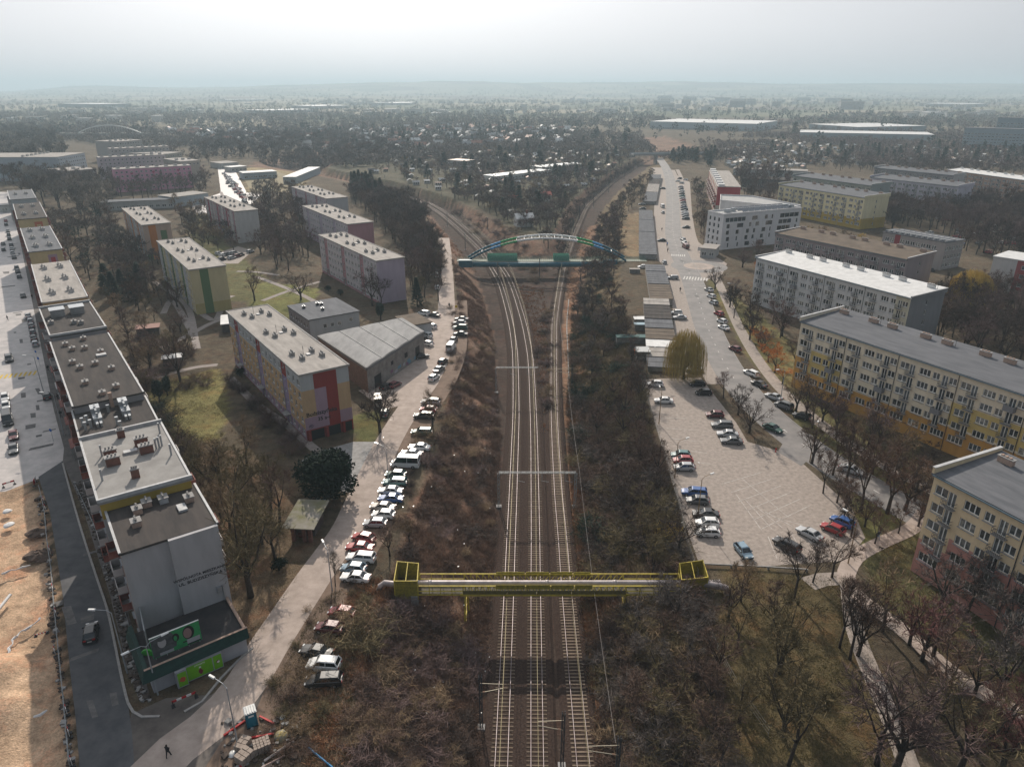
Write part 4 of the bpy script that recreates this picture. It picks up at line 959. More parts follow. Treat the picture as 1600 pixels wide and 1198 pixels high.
for y in (.28, .66):
    b = MB(); b.box(-1.6, -1.5, 0, 1.6, 1.5, 1.7, 0); b.box(-1.8, -1.7, 1.7, 1.8, 1.7, 1.9, 1); o = b.build('roof_unit', [CONC, METAL], L5.t); o.location = (L5.L*.35, L5.D*y, L5.h+.3)
for x, y in ((.7, .5), (.75, .62), (.6, .1)): vent(L5.t, L5.L*x, L5.D*y, L5.h+.3, 1.2, 1, 1)
def vrow(s, n):
    for i in range(n):
        for y in (.28, .70):
            for d in (-1, 1): vent(s.t, s.L*(i+.5)/n+d*1.2, s.D*y+d*.3, s.h+.3, 1.5, 1.0, 1.2, wht)
L6 = rowblk('long pale roofed block of the street row with white paired vents, seventh on the left', (50,415), (66.5,474), (135.5,463), 14.6, RF_L, lambda y, z, W: wall('gable_tan', (.42, .27, .13)), bal=(1,), cap=False); vrow(L6, 3); L6.t['label'] = 'long pale roofed street row block with paired white vents and maroon balconies'
L7 = rowblk('street row block with a yellow gable bearing a solid red square in a pink border', (32.6,358), (45,395), (96.5,389), 14.6, RF_M, lambda y, z, W: (wall('red_square', (.40, .05, .06)) if .60 < y/W < .74 and 9.6 < z < 12.2 else (lil if .53 < y/W < .81 and 8.6 < z < 13.2 else CRM)), bal=(1,), gc=(.53, .60, .74, .81), gz=(8.6, 9.6, 12.2, 13.2), cap=False, simple=True); vrow(L7, 3)
L8 = rowblk('street row block with a yellow gable bearing an orange square outline', (21,320), (27.6,344), (72.7,339), 14.6, RF_D, lambda y, z, W: (CRM if .60 < y/W < .74 and 9.8 < z < 12.0 else (wall('orange_square', (.45, .13, .06)) if .53 < y/W < .81 and 8.6 < z < 13.2 else CRM)), bal=(1,), gc=(.53, .60, .74, .81), gz=(8.6, 9.8, 12.0, 13.2), cap=False, simple=True); vrow(L8, 2)
L9 = rowblk('last block of the street row with a bluish grey front and cluttered roof', (12,299), (16,313), (55,308), 13, RF_M, lambda y, z, W: wall('bluegrey', (.33, .37, .40)), bal=(2,), cap=False, simple=True); vrow(L9, 1)

# ---- the corner shop annex in front of the nearest gable
DG = mat('dark_green_sheet', (.012, .05, .04), .6, (.008, .03, .026), 2, 4)
a = P(232,1047,3.6); b_ = P(382,984,3.6); s = Blk('corner_shop', 'single storey grey shop annex with dark green fascia and lime green window panels', 'shop', (232,1047), (382,984), None, 3.6, None, D=7.7)
gw = wall('shop_wall', (.36, .36, .38)); s.facade(0, [(4.3, .5, 1.9, 2.0, 1, 'dark')], lambda x, z, W: gw); s.facade(1, [], lambda x, z, W: gw); s.facade(3, [(3.0, .1, 2.4, 2.4, 2, 'dark')], lambda x, z, W: gw)
s.facade(2, [], lambda x, z, W: gw); s.roof(mat('roof_black', (.03, .03, .033), .9, (.055, .05, .05), .6, 8), over=0, thick=.1)
s.finish()
q = MB(); q.hexa([(-.9, -1.0, 2.7), (s.L+.3, -.7, 2.7), (s.L+.3, -.01, 2.6), (-.9, -.01, 2.6), (-.5, -.35, 4.1), (s.L+.3, -.25, 4.1), (s.L+.3, -.01, 4.1), (-.5, -.01, 4.1)]); q.build('fascia', DG, s.t)
q = MB(); q.hexa([(-1.0, -1.0, 2.7), (-.02, -1.0, 2.7), (-.02, 9, 2.7), (-1.0, 9, 2.7), (-.5, -.3, 4.1), (-.02, -.3, 4.1), (-.02, 9, 4.1), (-.5, 9, 4.1)]); q.build('fascia', DG, s.t)
q = MB(); q.box(s.L-.15, 0, 3.702, s.L+.2, 9, 4.0); q.build('parapet', BRICKP, s.t); q = MB(); q.hexa([(-.5, -.5, 4.102), (s.L+.3, -.4, 4.102), (s.L+.3, -.1, 4.102), (-.5, -.2, 4.102), (-.5, -.5, 4.16), (s.L+.3, -.4, 4.16), (s.L+.3, -.1, 4.16), (-.5, -.2, 4.16)]); q.build('fascia_trim', BRICKP, s.t)
LIME = mat('lime_panel', (.16, .42, .012), .5, (.12, .34, .01), 1.5, 3)
def panel(x0, x1, z0, z1, y, sub):
    q = MB(); q.box(x0, y-.08, z0, x1, y, z1, 0); t = .06
    for e in ((x0-t, z0-t, x1+t, z0), (x0-t, z1, x1+t, z1+t), (x0-t, z0, x0, z1), (x1, z0, x1+t, z1)): q.box(e[0], y-.1, e[1], e[2], y, e[3], 1)
    p = q.build('window_panel', [LIME, METAL], s.t); return p
L_ = s.L
p1 = panel(L_*.235, L_*.325, .35, 2.45, -1.25, 0); p2 = panel(L_*.335, L_*.60, .35, 2.45, -.85, 0); p3 = panel(L_*.61, L_*.70, .35, 2.45, -.85, 0)
q = MB(); q.box(L_*.22, -1.2, .1, L_*.33, -.02, 2.6); q.box(L_*.33, -.8, .1, L_*.71, -.02, 2.62); q.build('shopfront_box', gw, s.t)
def blob(par, cx, cz, y, r, m, n=9, sx=1, sz=1, seed=0):
    rr = random.Random(seed); q = MB(); q.poly([(cx+r*sx*cos(2*pi*i/n)*rr.uniform(.7, 1.1), y, cz+r*sz*sin(2*pi*i/n)*rr.uniform(.7, 1.1)) for i in range(n)]); q.build('printed_picture', m, par)
blob(p1, L_*.28, 1.35, -1.342, .42, mat('print_red', (.42, .07, .03), .6), seed=1)
blob(p2, L_*.47, 1.1, -.942, .3, mat('print_maroon', (.16, .01, .03), .6), sx=.9, sz=1.6, seed=2); blob(p2, L_*.47, 1.72, -.944, .16, mat('print_white', (.7, .68, .66), .6), seed=3)
blob(p3, L_*.655, 1.45, -.942, .34, MT['print_maroon'], 4, seed=4); blob(p3, L_*.66, 1.35, -.945, .18, MT['print_white'], seed=5)
tl = text_mesh('OTWARTE', .26, MT['print_white']); o = ob('lettering', tl, p2, (L_*.47, -.945, 2.08)); o.rotation_euler = (pi/2, 0, 0)
o['label'] = 'small pale lettering'
# rooftop billboard
bb0 = P(239,1025,4.4); bb1 = P(315,994,4.4); t = thing('billboard', 'tilted green and grey billboard with two printed faces standing on the shop roof', 'billboard', (bb0.x, bb0.y, 3.7), atan2(bb1.y-bb0.y, bb1.x-bb0.x)); W_ = (bb1-bb0).length; Hb = 3.0
q = MB(); q.box(0, -.06, .3, W_, .06, Hb+.3, 0); q.build('board', mat('board_green', (.035, .30, .10), .6, (.03, .24, .08), 1, 3), t)
def flat(par, pts, y, m, nm): q = MB(); q.poly([(x*W_, y, .3+z*Hb) for x, z in pts]); q.build(nm, m, par)
MG = mat('print_grey', (.10, .11, .115), .6, (.05, .055, .06), 1.2, 5); SK = mat('print_skin', (.26, .17, .16), .6); SK2 = mat('print_pale', (.36, .36, .37), .6); HR = mat('print_dark', (.02, .018, .02), .6)
flat(t, [(0.01, .02), (.01, .97), (.42, .97), (.52, .6), (.47, .02)], -.065, MG, 'printed_field')
import itertools
def oval(cx, cz, rx, rz_, y, m, nm='printed_face'): flat(t, [(cx+rx*cos(a*pi/8), cz+rz_*sin(a*pi/8)) for a in range(16)], y, m, nm)
oval(.22, .62, .085, .25, -.070, SK2); oval(.22, .82, .09, .12, -.073, MG, 'printed_hair'); oval(.50, .62, .07, .2, -.070, HR, 'printed_hair'); oval(.49, .58, .035, .13, -.074, MT['board_green'], 'printed_face')
oval(.76, .62, .12, .33, -.069, HR, 'printed_hair'); oval(.74, .6, .085, .25, -.073, SK); flat(t, [(.60, .02), (.62, .26), (.90, .26), (.99, .02)], -.071, HR, 'printed_suit')
flat(t, [(.42, .02), (.42, .20), (.70, .20), (.70, .02)], -.076, MT['board_green'], 'printed_band'); flat(t, [(.14, .02), (.14, .16), (.42, .16), (.42, .02)], -.076, SK2, 'printed_band'); flat(t, [(.70, .08), (.70, .30), (.97, .30), (.97, .08)], -.076, SK2, 'printed_band')
for k in range(5):
    x = W_*(.05+k*.225); q = MB(); q.bar((x, .06, 0), (x, .06, Hb+.3), .1); q.bar((x, .06, Hb), (x, 1.6, .1), .08); q.build('support', STEEL, t)
q = MB(); q.box(-.03, -.09, Hb+.302, W_+.03, .09, Hb+.36); q.build('top_trim', WHT, t)
# round lime sign on the corner
c = P(231,1022,3.8); t = thing('round_shop_sign', 'small round lime green sign jutting from the shop corner', 'sign', (c.x, c.y, 3.5)); q = MB(); q.tube([(0, -.12, .3), (0, .12, .3)], .8, 20); q.build('disc', mat('sign_green', (.05, .32, .04), .5), t); q = MB(); q.bar((0, 0, .3), (1.6, .3, .3), .1); q.build('bracket', STEEL, t)
c = P(222,960,4.0); t = thing('banner_frame', 'tall dark side banner frame leaning over the shop roof edge', 'sign', (P(233,1015,3.8).x, P(233,1015,3.8).y, 3.7)); e = P(222,962,3.8)-P(233,1015,3.8); q = MB(); q.bar((0, 0, 0), (0, 0, 3), .12); q.bar((e.x, e.y, 0), (e.x, e.y, 3), .12); q.bar((0, 0, 3), (e.x, e.y, 3), .14); q.bar((0, 0, .2), (e.x, e.y, .2), .1); q.build('frame', STEEL, t); q = MB(); q.quad((0, 0, .2), (e.x, e.y, .2), (e.x, e.y, 3), (0, 0, 3)); q.build('board_back', mat('board_back', (.05, .07, .07), .8), t)

# ---- long blocks of the right estate: facade faces viewer, mono-pitch roof, white gable upstands, chimneys along the back
def slab(label, A, B, Cc, h, cf, roofm, n=5, zc=(), gf=None, simple=False, group='long housing blocks on the right', capl=TIN, bals=0, chim=BRICKP, endw=True, D=None, ucut=None, glassw=(5, 4, 3), up=.9, gut=True, L=None):
    s = Blk('apartment_block', label, 'apartment block', A, B, Cc, h, group, D, 0, L); st = 2.85; z0 = h-.75-n*st; ops = []; bl = []
    unit = 13.6; k = max(1, round(s.L/unit)); uw = s.L/k; f = uw/13.6
    pat = [(.55*f, 3.1, 4, 'bd'), (5.1*f, 2.35, 3, 'w'), (8.1*f, 1.45, 2, 'w'), (10.2*f, 2.9, 4, 'db')]
    cuts = []
    for i in range(k):
        x0 = uw*i; cuts += [x0, x0+4.4*f, x0+7.8*f, x0+9.8*f]
        for (x, w, l, kd) in pat:
            for j in range(n):
                z = z0+j*st+.95
                if kd == 'w' or j == 0: ops.append((x0+x, z, w, 1.45, l, 'w'))
                elif kd == 'bd':
                    ops.append((x0+x, z, w-1.1, 1.45, l-2, 'w')); ops.append((x0+x+w-1.0, z-.85, 1.2, 2.3, 2, 'door')); bl.append((x0+x+w-1.4, z-.85))
                else:
                    ops.append((x0+x+1.35, z, w-1.3, 1.45, l-2, 'w')); ops.append((x0+x, z-.85, 1.2, 2.3, 2, 'door')); bl.append((x0+x-.3, z-.85))
    s.facade(0, ops, cf, cuts=cuts, zcuts=[z0+.1]+[z0+j*st+.2 for j in range(1, n)]+list(zc), glassw=glassw)
    s.facade(2, [q for q in ops if q[5] == 'w'][::1], cf, cuts=cuts)
    gf = gf or cf; go = []
    if endw:
        for j in range(n): go.append((s.D*.48, z0+j*st+.9, .8, 1.4, 1, 'w'))
    s.facade(1, go, gf, zcuts=zc); s.facade(3, go, gf, zcuts=zc)
    sl = 1.0; s.roof(roofm, slope=sl, over=.35)
    L, D = s.L, s.D
    # gable infill under the slope plus upstand
    for x0, x1 in ((-.36, -.002), (L+.002, L+.36)):
        q = MB(); zt = h+.3+up
        q.hexa([(x0, -.3, h-.02), (x1, -.3, h-.02), (x1, D+.3, h-.02), (x0, D+.3, h-.02), (x0, -.3, zt), (x1, -.3, zt), (x1, D+.3, zt+sl*.6), (x0, D+.3, zt+sl*.6)])
        gp = q.build('gable_upstand', gf(D/2, h-.5, D), s.t)
        q = MB(); q.hexa([(x0-.08, -.38, zt+.002), (x1+.08, -.38, zt+.002), (x1+.08, D+.38, zt+.002+sl*.6), (x0-.08, D+.38, zt+.002+sl*.6), (x0-.08, -.38, zt+.10), (x1+.08, -.38, zt+.10), (x1+.08, D+.38, zt+.10+sl*.6), (x0-.08, D+.38, zt+.10+sl*.6)])
        q.build('coping', capl, s.t)
    q = MB(); q.box(0, -.52, h-.02, L, -.353, h+.16); q.build('gutter', GUT, s.t)
    for i in range(1, k):
        q = MB(); q.tube([(uw*i-.02, -.10, 0), (uw*i-.02, -.10, h-.05)], .07, 6); q.build('drainpipe', METAL if simple else DARKST, s.t)
    nc = max(3, k*2); 
    for i in range(nc):
        x = L*(i+.4+.25*(i % 2))/nc; y = D*.80; b = MB(); hh = .9; b.box(-1.1, -.35, 0, 1.1, .35, hh, 0); b.box(-1.2, -.45, hh, 1.2, .45, hh+.12, 1)
        for kk in range(3): b.box(-.8+kk*.6, -.2, hh+.12, -.5+kk*.6, .2, hh+.3, 0)
        o = b.build('chimney', [chim, CONC], s.t); o.location = (x, y, h+.3+sl*.78)
        if not simple and i % 3 == 1: antenna(s.t, x+1.8, y, h+.3+sl*.78, 2.0)
    for x, z in bl:
        o = ob('balcony', balmesh(1.9, 0 if (rnd.random() < .93 or simple) else 3), s.t, (x, 0, z))
    s.finish(simple); return s
be = wall('beige', (.74, .58, .37)); pk_ = wall('dusty_pink', (.54, .27, .225))
def cfR1(x, z, W): return pk_ if (z < 5.9 or (z < 8.6 and x > 4.4)) else be

R1 = slab('beige and dusty pink block nearest the viewer at the right edge of the picture', (1461,742), (1604,817), (1543,703), 16.6, cfR1, RF_M, zc=(5.9, 8.6), gf=lambda y, z, W: pk_ if z < 7.2 else be, L=54, D=13.2, glassw=(4, 3, 4))
lc = wall('light_cream', (.78, .68, .52)); oc = wall('ochre', (.58, .32, .09)); mu = wall('mustard_band', (.60, .46, .18))
def cfR2(x, z, W):
    if z < 5.0: return oc
    i = int(x/4.55)
    if z < 5.9 and i > 5: return oc if z < 5.6 else lc
    if x < 4.4: return oc if z < 8.2 else lc
    if z < 10.7 and (x < 13 or (38 < x)): return mu
    return lc
R2 = slab('long light cream block with ochre and mustard bands and brick chimneys beside the street', (1252,503), (1601,618), (1313,484), 16.6, cfR2, RF_M, zc=(5.0, 5.9, 8.2, 10.7), gf=lambda y, z, W: oc if z < 8.2 else lc, L=64, D=14.5, glassw=(6, 3, 3))
gr3 = wall('pale_grey', (.62, .62, .62)); dg3 = wall('gable_grey', (.22, .225, .235)); cr3 = wall('end_cream', (.56, .53, .42))
R3 = slab('long pale grey block with a white sheet roof and a dark grey windowless looking gable', (1182,403), (1423.8,466.8), (1470.7,455), 15.5, lambda x, z, W: cr3 if x > 52 else gr3, RF_W, gf=lambda y, z, W: dg3, chim=RF_W, up=.35)
br4 = wall('mauve_brown', (.34, .285, .285)); 
R4 = slab('low mauve grey block with a brown felt roof behind the white roofed one', (1212.5,365), (1418,406.6), (1455.6,397.9), 15, lambda x, z, W: br4, RF_B, gf=lambda y, z, W: br4, up=.5, simple=True)
y5 = wall('yellow5', (.74, .66, .42)); y5b = wall('yellow5_base', (.45, .32, .06))
R5 = slab('pale yellow block with a strong yellow base in the middle distance on the right', (1217.5,289), (1351.6,310), (1381,305.6), 16, lambda x, z, W: y5b if z < 5.5 else y5, RF_M, zc=(5.5,), gf=lambda y, z, W: y5b if z < 5.5 else y5, simple=True)
g6 = wall('greygreen', (.34, .37, .35)); R6 = slab('grey green block standing directly behind the pale yellow one', (1240,275), (1362,291), (1387.5,288), 16, lambda x, z, W: g6, RF_M, gf=lambda y, z, W: g6, simple=True)
l7 = wall('pale_lilac7', (.58, .54, .60)); R7 = slab('pale lilac block with a violet foot in the middle distance on the right', (1360,277.6), (1498,292.6), (1519,289.6), 16, lambda x, z, W: wall('violet', (.36, .22, .38)) if z < 5.5 and x > 40 else l7, RF_M, zc=(5.5,), gf=lambda y, z, W: wall('violet', (.36, .22, .38)) if z < 5.5 else l7, simple=True)
d8 = wall('dull_grey8', (.28, .27, .28)); R8 = slab('dull grey block behind the lilac one with a red mark on its pale gable', (1366.7,262.5), (1490.7,275), (1512,273.8), 16, lambda x, z, W: d8, RF_M, gf=lambda y, z, W: (wall('red_square', (.4, .05, .06)) if .4 < y/W < .6 and 6 < z < 13 else wht), simple=True, D=12)
p9 = wall('peach9', (.46, .32, .25)); R9 = slab('peach block with a bright white roof at the far right', (1480.7,266), (1600,282), (1600,283), 16, lambda x, z, W: p9, RF_W, gf=lambda y, z, W: p9, simple=True, D=11, L=95, chim=RF_W, up=.3)
# school like block with a red entrance bay and slatted roof
s = Blk('school_building', 'three storey grey school building with a slatted roof and a red stair bay', 'school', (1380.5,362.8), (1478,380), (1513,374), 11, None, D=13); rows = [1, 4.2, 7.6]
ops = [(1.2+2.3*i, z, 1.8, 1.7, 2, 'w') for i in range(int((s.L-2)/2.3)) for z in rows if i != 2]
sc = wall('school_grey', (.35, .32, .31)); rd = wall('school_red', (.28, .04, .05))
s.facade(0, ops, lambda x, z, W: rd if 5.6 < x < 8.0 else sc, cuts=(5.6, 8.0), simple=True); s.facade(1, [(.8+2.4*i, z, 1.8, 1.7, 2, 'w') for i in range(5) for z in rows], lambda x, z, W: sc, simple=True); s.facade(2, [], lambda x, z, W: sc); s.facade(3, [], lambda x, z, W: sc); s.roof(RF_M)
for i in range(22): q = MB(); x = s.L*(i+.5)/22; q.box(x-.25, .4, s.h+.3, x+.25, s.D*.55, s.h+1.0); q.build('roof_slat', TIN if i % 2 else MT.get('slat') or mat('slat', (.14, .15, .17), .5), s.t)
s.finish(True)
s = Blk('apartment_block', 'white and coral block with a flat pale roof at the right edge', 'apartment block', (1553,401), (1592,407), None, 13.5, None, D=14, L=30)
co = wall('coral', (.36, .10, .10)); ww = wall('white11', (.55, .54, .53))
s.rzsave = 0; s.facade(0, [(9+3.2*i, z, 1.4, 1.4, 1, 'w') for i in range(6) for z in (1.5, 4.5, 7.5, 10.5)], lambda x, z, W: ww if x < 7.5 else co, cuts=(7.5,), simple=True)
for k in (1, 2, 3): s.facade(k, [], lambda x, z, W: ww)
s.roof(RF_W); s.finish(True)

# ---- modern white office building with a courtyard
s = Blk('office_building', 'modern white office building with dark irregular windows and solar panels on an L shaped roof', 'office building', (1131,337), (1253,326.5), None, 15.5, None, D=11)
MW = wall('render_white', (.66, .65, .65)); MD = mat('ribbon_dark', (.035, .04, .045), .15, (.07, .075, .08), .5, 3)
print('M1', s.L, s.rz)
L = s.L; ops = []
def o_(x0, x1, r, k=1): ops.append((L*x0, [1.0, 3.8, 6.7, 9.6, 12.4][r]-.2, L*(x1-x0), 2.1, k, 'dark'))
o_(.03, .28, 4, 5); o_(.36, .43, 4, 1); o_(.52, .56, 4); o_(.61, .63, 4); o_(.72, .97, 4, 4)
for a in ((.05, .09), (.18, .26), (.33, .36), (.41, .46), (.54, .63)): o_(*a, 3)
o_(.71, .88, 3, 3); o_(.94, .965, 3)
for a in ((.05, .09), (.17, .21), (.30, .34), (.39, .42), (.50, .55), (.60, .62)): o_(*a, 2)
o_(.70, .87, 2, 3); o_(.93, .955, 2)
for a in ((.06, .1), (.18, .2), (.29, .33), (.38, .41), (.49, .53), (.6, .62), (.69, .71)): o_(*a, 1)
for a in ((.08, .1), (.2, .22), (.3, .36), (.45, .55), (.7, .86)): o_(*a, 0)
s.facade(0, ops, lambda x, z, W: MW, simple=False)
s.facade(1, [(1+2.6*i, z, 1.4, 1.7, 1, 'dark') for i in range(5) for z in (3.8, 6.7, 9.6)], lambda x, z, W: MW); s.facade(2, [], lambda x, z, W: MW); s.facade(3, [(1.4+3*i, z, 1.3, 1.8, 1, 'dark') for i in range(5) for z in (1, 3.8, 6.7, 9.6, 12.4)], lambda x, z, W: MW)
s.roof(mat('roof_office', (.40, .40, .39), .85, (.30, .30, .30), .4, 6), over=.0, thick=.1)
q = MB()
for e in ((-.02, -.02, L+.02, .35), (-.02, s.D-.35, L+.02, s.D+.02), (-.02, .35, .35, s.D-.35), (L-.35, .35, L+.02, s.D-.35)): q.box(e[0], e[1], s.h+.102, e[2], e[3], s.h+.75)
q.build('parapet', MW, s.t)
ra = [s.loc(*p_) for p_ in ((1126,314),(1238,325.5),(1251,322),(1175,307.5),(1126,305.5))]; b = MB(); b.poly([(x, y, s.h) for x, y in ra], 1)
for (xa_, ya_), (xb_, yb_) in zip(ra, ra[1:]+ra[:1]):
    b.quad((xa_, ya_, -.3), (xb_, yb_, -.3), (xb_, yb_, s.h-.02), (xa_, ya_, s.h-.02), 0); b.bar((xa_, ya_, s.h+.3), (xb_, yb_, s.h+.3), .35, .7, 0)
for zz in (1.2, 4.2, 7.2, 10.2, 12.7): b.bar((ra[0][0]+1.2, ra[0][1]-.02, zz+.8), (ra[0][0]+(ra[1][0]-ra[0][0])*.6, ra[0][1]+(ra[1][1]-ra[0][1])*.6-.02, zz+.8), .1, 1.3, 2)
b.build('rear_wing', [MW, MT['roof_office'], MD], s.t)
for r in range(3):
    for c in range(9):
        b = MB(); b.hexa([(0, 0, 0), (3.2, 0, 0), (3.2, 1.6, .9), (0, 1.6, .9), (0, 0, .08), (3.2, 0, .08), (3.2, 1.6, .98), (0, 1.6, .98)]); o = b.build('solar_panel', mat('solar_glass', (.03, .045, .07), .12, (.05, .065, .09), 1, 2, spec=.9), s.t); o.location = (L*.30+c*3.5, s.D*.30+r*3.4, s.h+.2)
for x, y, w_ in ((.12, .45, 3), (.22, .6, 2.2), (.87, .5, 3.2), (.93, .3, 1.5)): b = MB(); b.box(0, 0, 0, w_, 1.6, 1.3); b.box(.2, .2, 1.3, w_-.2, 1.4, 1.6); o = b.build('roof_unit', METAL, s.t); o.location = (L*x, s.D*y, s.h+.1)
s.finish(wmax=95)
# ---- stepped block with red gable and terracotta balconies
s = Blk('apartment_block', 'stepped block with a red gable and tangled pink balconies behind the white office', 'apartment block', (1108.5,267), (1121,292), None, 15.5, None, D=13)
cr = wall('coral_red', (.42, .06, .07)); c2 = wall('stepped_cream', (.52, .46, .40)); print('M2', s.L, s.rz)
k = int(s.L/4); ops = [(s.L*i/k+.8, z, 1.8, 1.5, 2, 'w') for i in range(k) for z in (1.2, 4.1, 7, 9.9, 12.6)]
s.facade(0, ops, lambda x, z, W: cr if int(x/4) % 4 == 0 else c2, cuts=[s.L*i/k for i in range(k)], simple=True); s.facade(2, ops, lambda x, z, W: c2, simple=True); s.facade(1, [], lambda x, z, W: cr if z > 5 else c2, zcuts=(5,)); s.facade(3, [], lambda x, z, W: c2); s.roof(RF_L)
for i in range(0, k, 3): q = MB(); x = s.L*i/k; q.box(x, .4, s.h+.302, x+s.L/k*1.6, 3.8, s.h+1.5, 0); q.box(x+.3, .3, s.h+1.5, x+s.L/k*1.6, 4.0, s.h+1.7, 1); q.build('roof_terrace', [MW, TIN], s.t)
for i in range(k):
    for z in (3.5, 6.4, 9.3): ob('balcony', balmesh(2.7, 1 if i % 2 else 2), s.t, (s.L*i/k+.4, 0, z))
s.finish(True)

# ---- low buildings by the lane: clinic, workshop hall, shed
s = Blk('clinic', 'low grey white building with a flat felt roof between the peach block and the workshop', 'low building', (450,479), (482.8,501), (560.6,487), 7.2, None)
cg = wall('clinic_grey', (.40, .41, .42)); cw = wall('clinic_side', (.22, .20, .20))
s.facade(0, [(1+2.2*i, z, 1.3, 1.3, 1, 'w') for i in range(7) for z in (1.2, 4.4)], lambda x, z, W: cw); s.facade(1, [(4+2.2*i, 4.1, 1.2, 1.3, 1, 'w') for i in range(3)]+[(12, 4.6, 1.2, 1.3, 1, 'w')], lambda x, z, W: cg); s.facade(2, [], lambda x, z, W: cg); s.facade(3, [], lambda x, z, W: cg)
s.roof(RF_M); 
for x, y in ((.3, .2), (.25, .5), (.3, .56), (.6, .45)): vent(s.t, s.L*x, s.D*y, s.h+.3, .9, .7, .9, RF_D, METAL)
s.finish()
h = 6.2; pts = PP([(497,527),(573,577),(662,520),(628,499)], h); o = pts[0]; t = thing('workshop_hall', 'brick workshop hall with a broad grey corrugated roof beside the lane', 'workshop', (o.x, o.y, 0)); c = [(p.x-o.x, p.y-o.y) for p in pts]
CORR = mat('corrugated', (.25, .25, .25), .8, (.165, .165, .17), .5, 8, .1, stretch=(1, .3, 1)); HB = mat('hall_brick', (.20, .125, .10), .95, (.13, .09, .075), 1.2, 8, .3); HG = mat('hall_graffiti_wall', (.17, .15, .14), .95, (.26, .24, .22), .6, 8, .2)
q = MB()
for i in range(4):
    a, b = c[i], c[(i+1) % 4]; q.quad((*a, -.3), (*b, -.3), (*b, h-.2), (*a, h-.2), 0 if i == 0 else 1)
q.build('wall', [HB, HG], t)
nb = 34; q = MB(); A0, A1, B1_, B0 = [Vector((*x, 0)) for x in (c[0], c[1], c[2], c[3])]
for i in range(nb):   # shallow ribs running along the long side
    f0, f1 = i/nb, (i+1)/nb; hh = lambda f: h+.12*sin(pi*((f*4) % 1))+.5
    p0 = A0.lerp(B0, f0); p1 = A1.lerp(B1_, f0); p2 = A1.lerp(B1_, f1); p3 = A0.lerp(B0, f1); z0, z1 = hh(f0), hh(f1)
    q.quad((p0.x, p0.y, z0), (p1.x, p1.y, z0), (p2.x, p2.y, z1), (p3.x, p3.y, z1)); 
    if i % 8 == 7: q.quad((p3.x, p3.y, z1-.02), (p2.x, p2.y, z1-.02), (p2.x, p2.y, z1+.10), (p3.x, p3.y, z1+.10))
q.build('roof', CORR, t); q = MB()
for a, b in ((A0, A1), (A1, B1_), (B1_, B0), (B0, A0)): q.bar((a.x, a.y, h+.1), (b.x, b.y, h+.1), .4, .7)
q.build('eaves', mat('eaves_dark', (.15, .15, .155), .7), t)
d = (B1_-A1).normalized(); nn = Vector((d.y, -d.x, 0))
for f, w_, z0, z1 in ((.10, 3.2, 0, 3.2), (.62, 1.6, 2.6, 4.0), (.82, 2.4, 1.0, 3.6), (.38, 1.2, 3.2, 4.2)):
    p = A1.lerp(B1_, f); e = p+d*w_; q = MB(); q.quad(*[(v.x+nn.x*.03, v.y+nn.y*.03, z) for v, z in ((p, z0), (e, z0), (e, z1), (p, z1))]); q.build('opening', DARK, t)
rr = random.Random(5)
for k in range(10):
    f = .35+.5*rr.random(); p = A1.lerp(B1_, f); e = p+d*rr.uniform(.8, 1.8); z0 = rr.uniform(.3, 1.2); q = MB(); q.quad(*[(v.x+nn.x*.02, v.y+nn.y*.02, z) for v, z in ((p, z0), (e, z0), (e, z0+.9), (p, z0+.7))]); q.build('graffiti', mat('spray_%d' % (k % 3), [(.12, .22, .28), (.3, .3, .32), (.2, .1, .16)][k % 3], .8), t)
s = Blk('small_garage', 'small flat roofed garage attached to the workshop hall by the parked white cars', 'garage', (618,496), (640,510), (669,501), 4.2, None); s.facade(0, [], lambda x, z, W: cg); s.facade(1, [(1.5, 1.8, 2.6, 1.1, 3, 'w')], lambda x, z, W: cg); s.facade(2, [], lambda x, z, W: cg); s.facade(3, [], lambda x, z, W: cg); s.roof(RF_B); s.finish()
# brick shed with mossy roof by the yew
s = Blk('brick_shed', 'brick kiosk shed with a mossy overhanging sheet roof beside the lane', 'shed', (447,822), (487,824), None, 3.1, None, D=6.8)
q = MB()
for x in (.5, s.L*.55, s.L-.9): q.box(x, .3, -.1, x+.55, .8, 3.0)
q.build('brick_pier', BRICK, s.t); q = MB(); q.box(.4, 2.2, -.1, s.L-.5, 6.4, 3.0, 0); q.build('wall', mat('shed_wall', (.10, .07, .06), .9, (.05, .04, .04), 1, 5), s.t)
q = MB(); q.hexa([(-.6, -.5, 2.95), (s.L+.5, -.5, 2.95), (s.L+.5, 7.4, 3.5), (-.6, 7.4, 3.5), (-.6, -.5, 3.1), (s.L+.5, -.5, 3.1), (s.L+.5, 7.4, 3.65), (-.6, 7.4, 3.65)]); q.build('roof', mat('mossy_roof', (.26, .24, .21), .95, (.15, .145, .07), .5, 8, .2), s.t)
q = MB(); q.box(1.2, .9, .75, s.L-1.8, 1.7, .85); q.box(1.2, 1.5, 0, s.L-1.8, 1.6, .75); q.build('counter', BRICK, s.t)
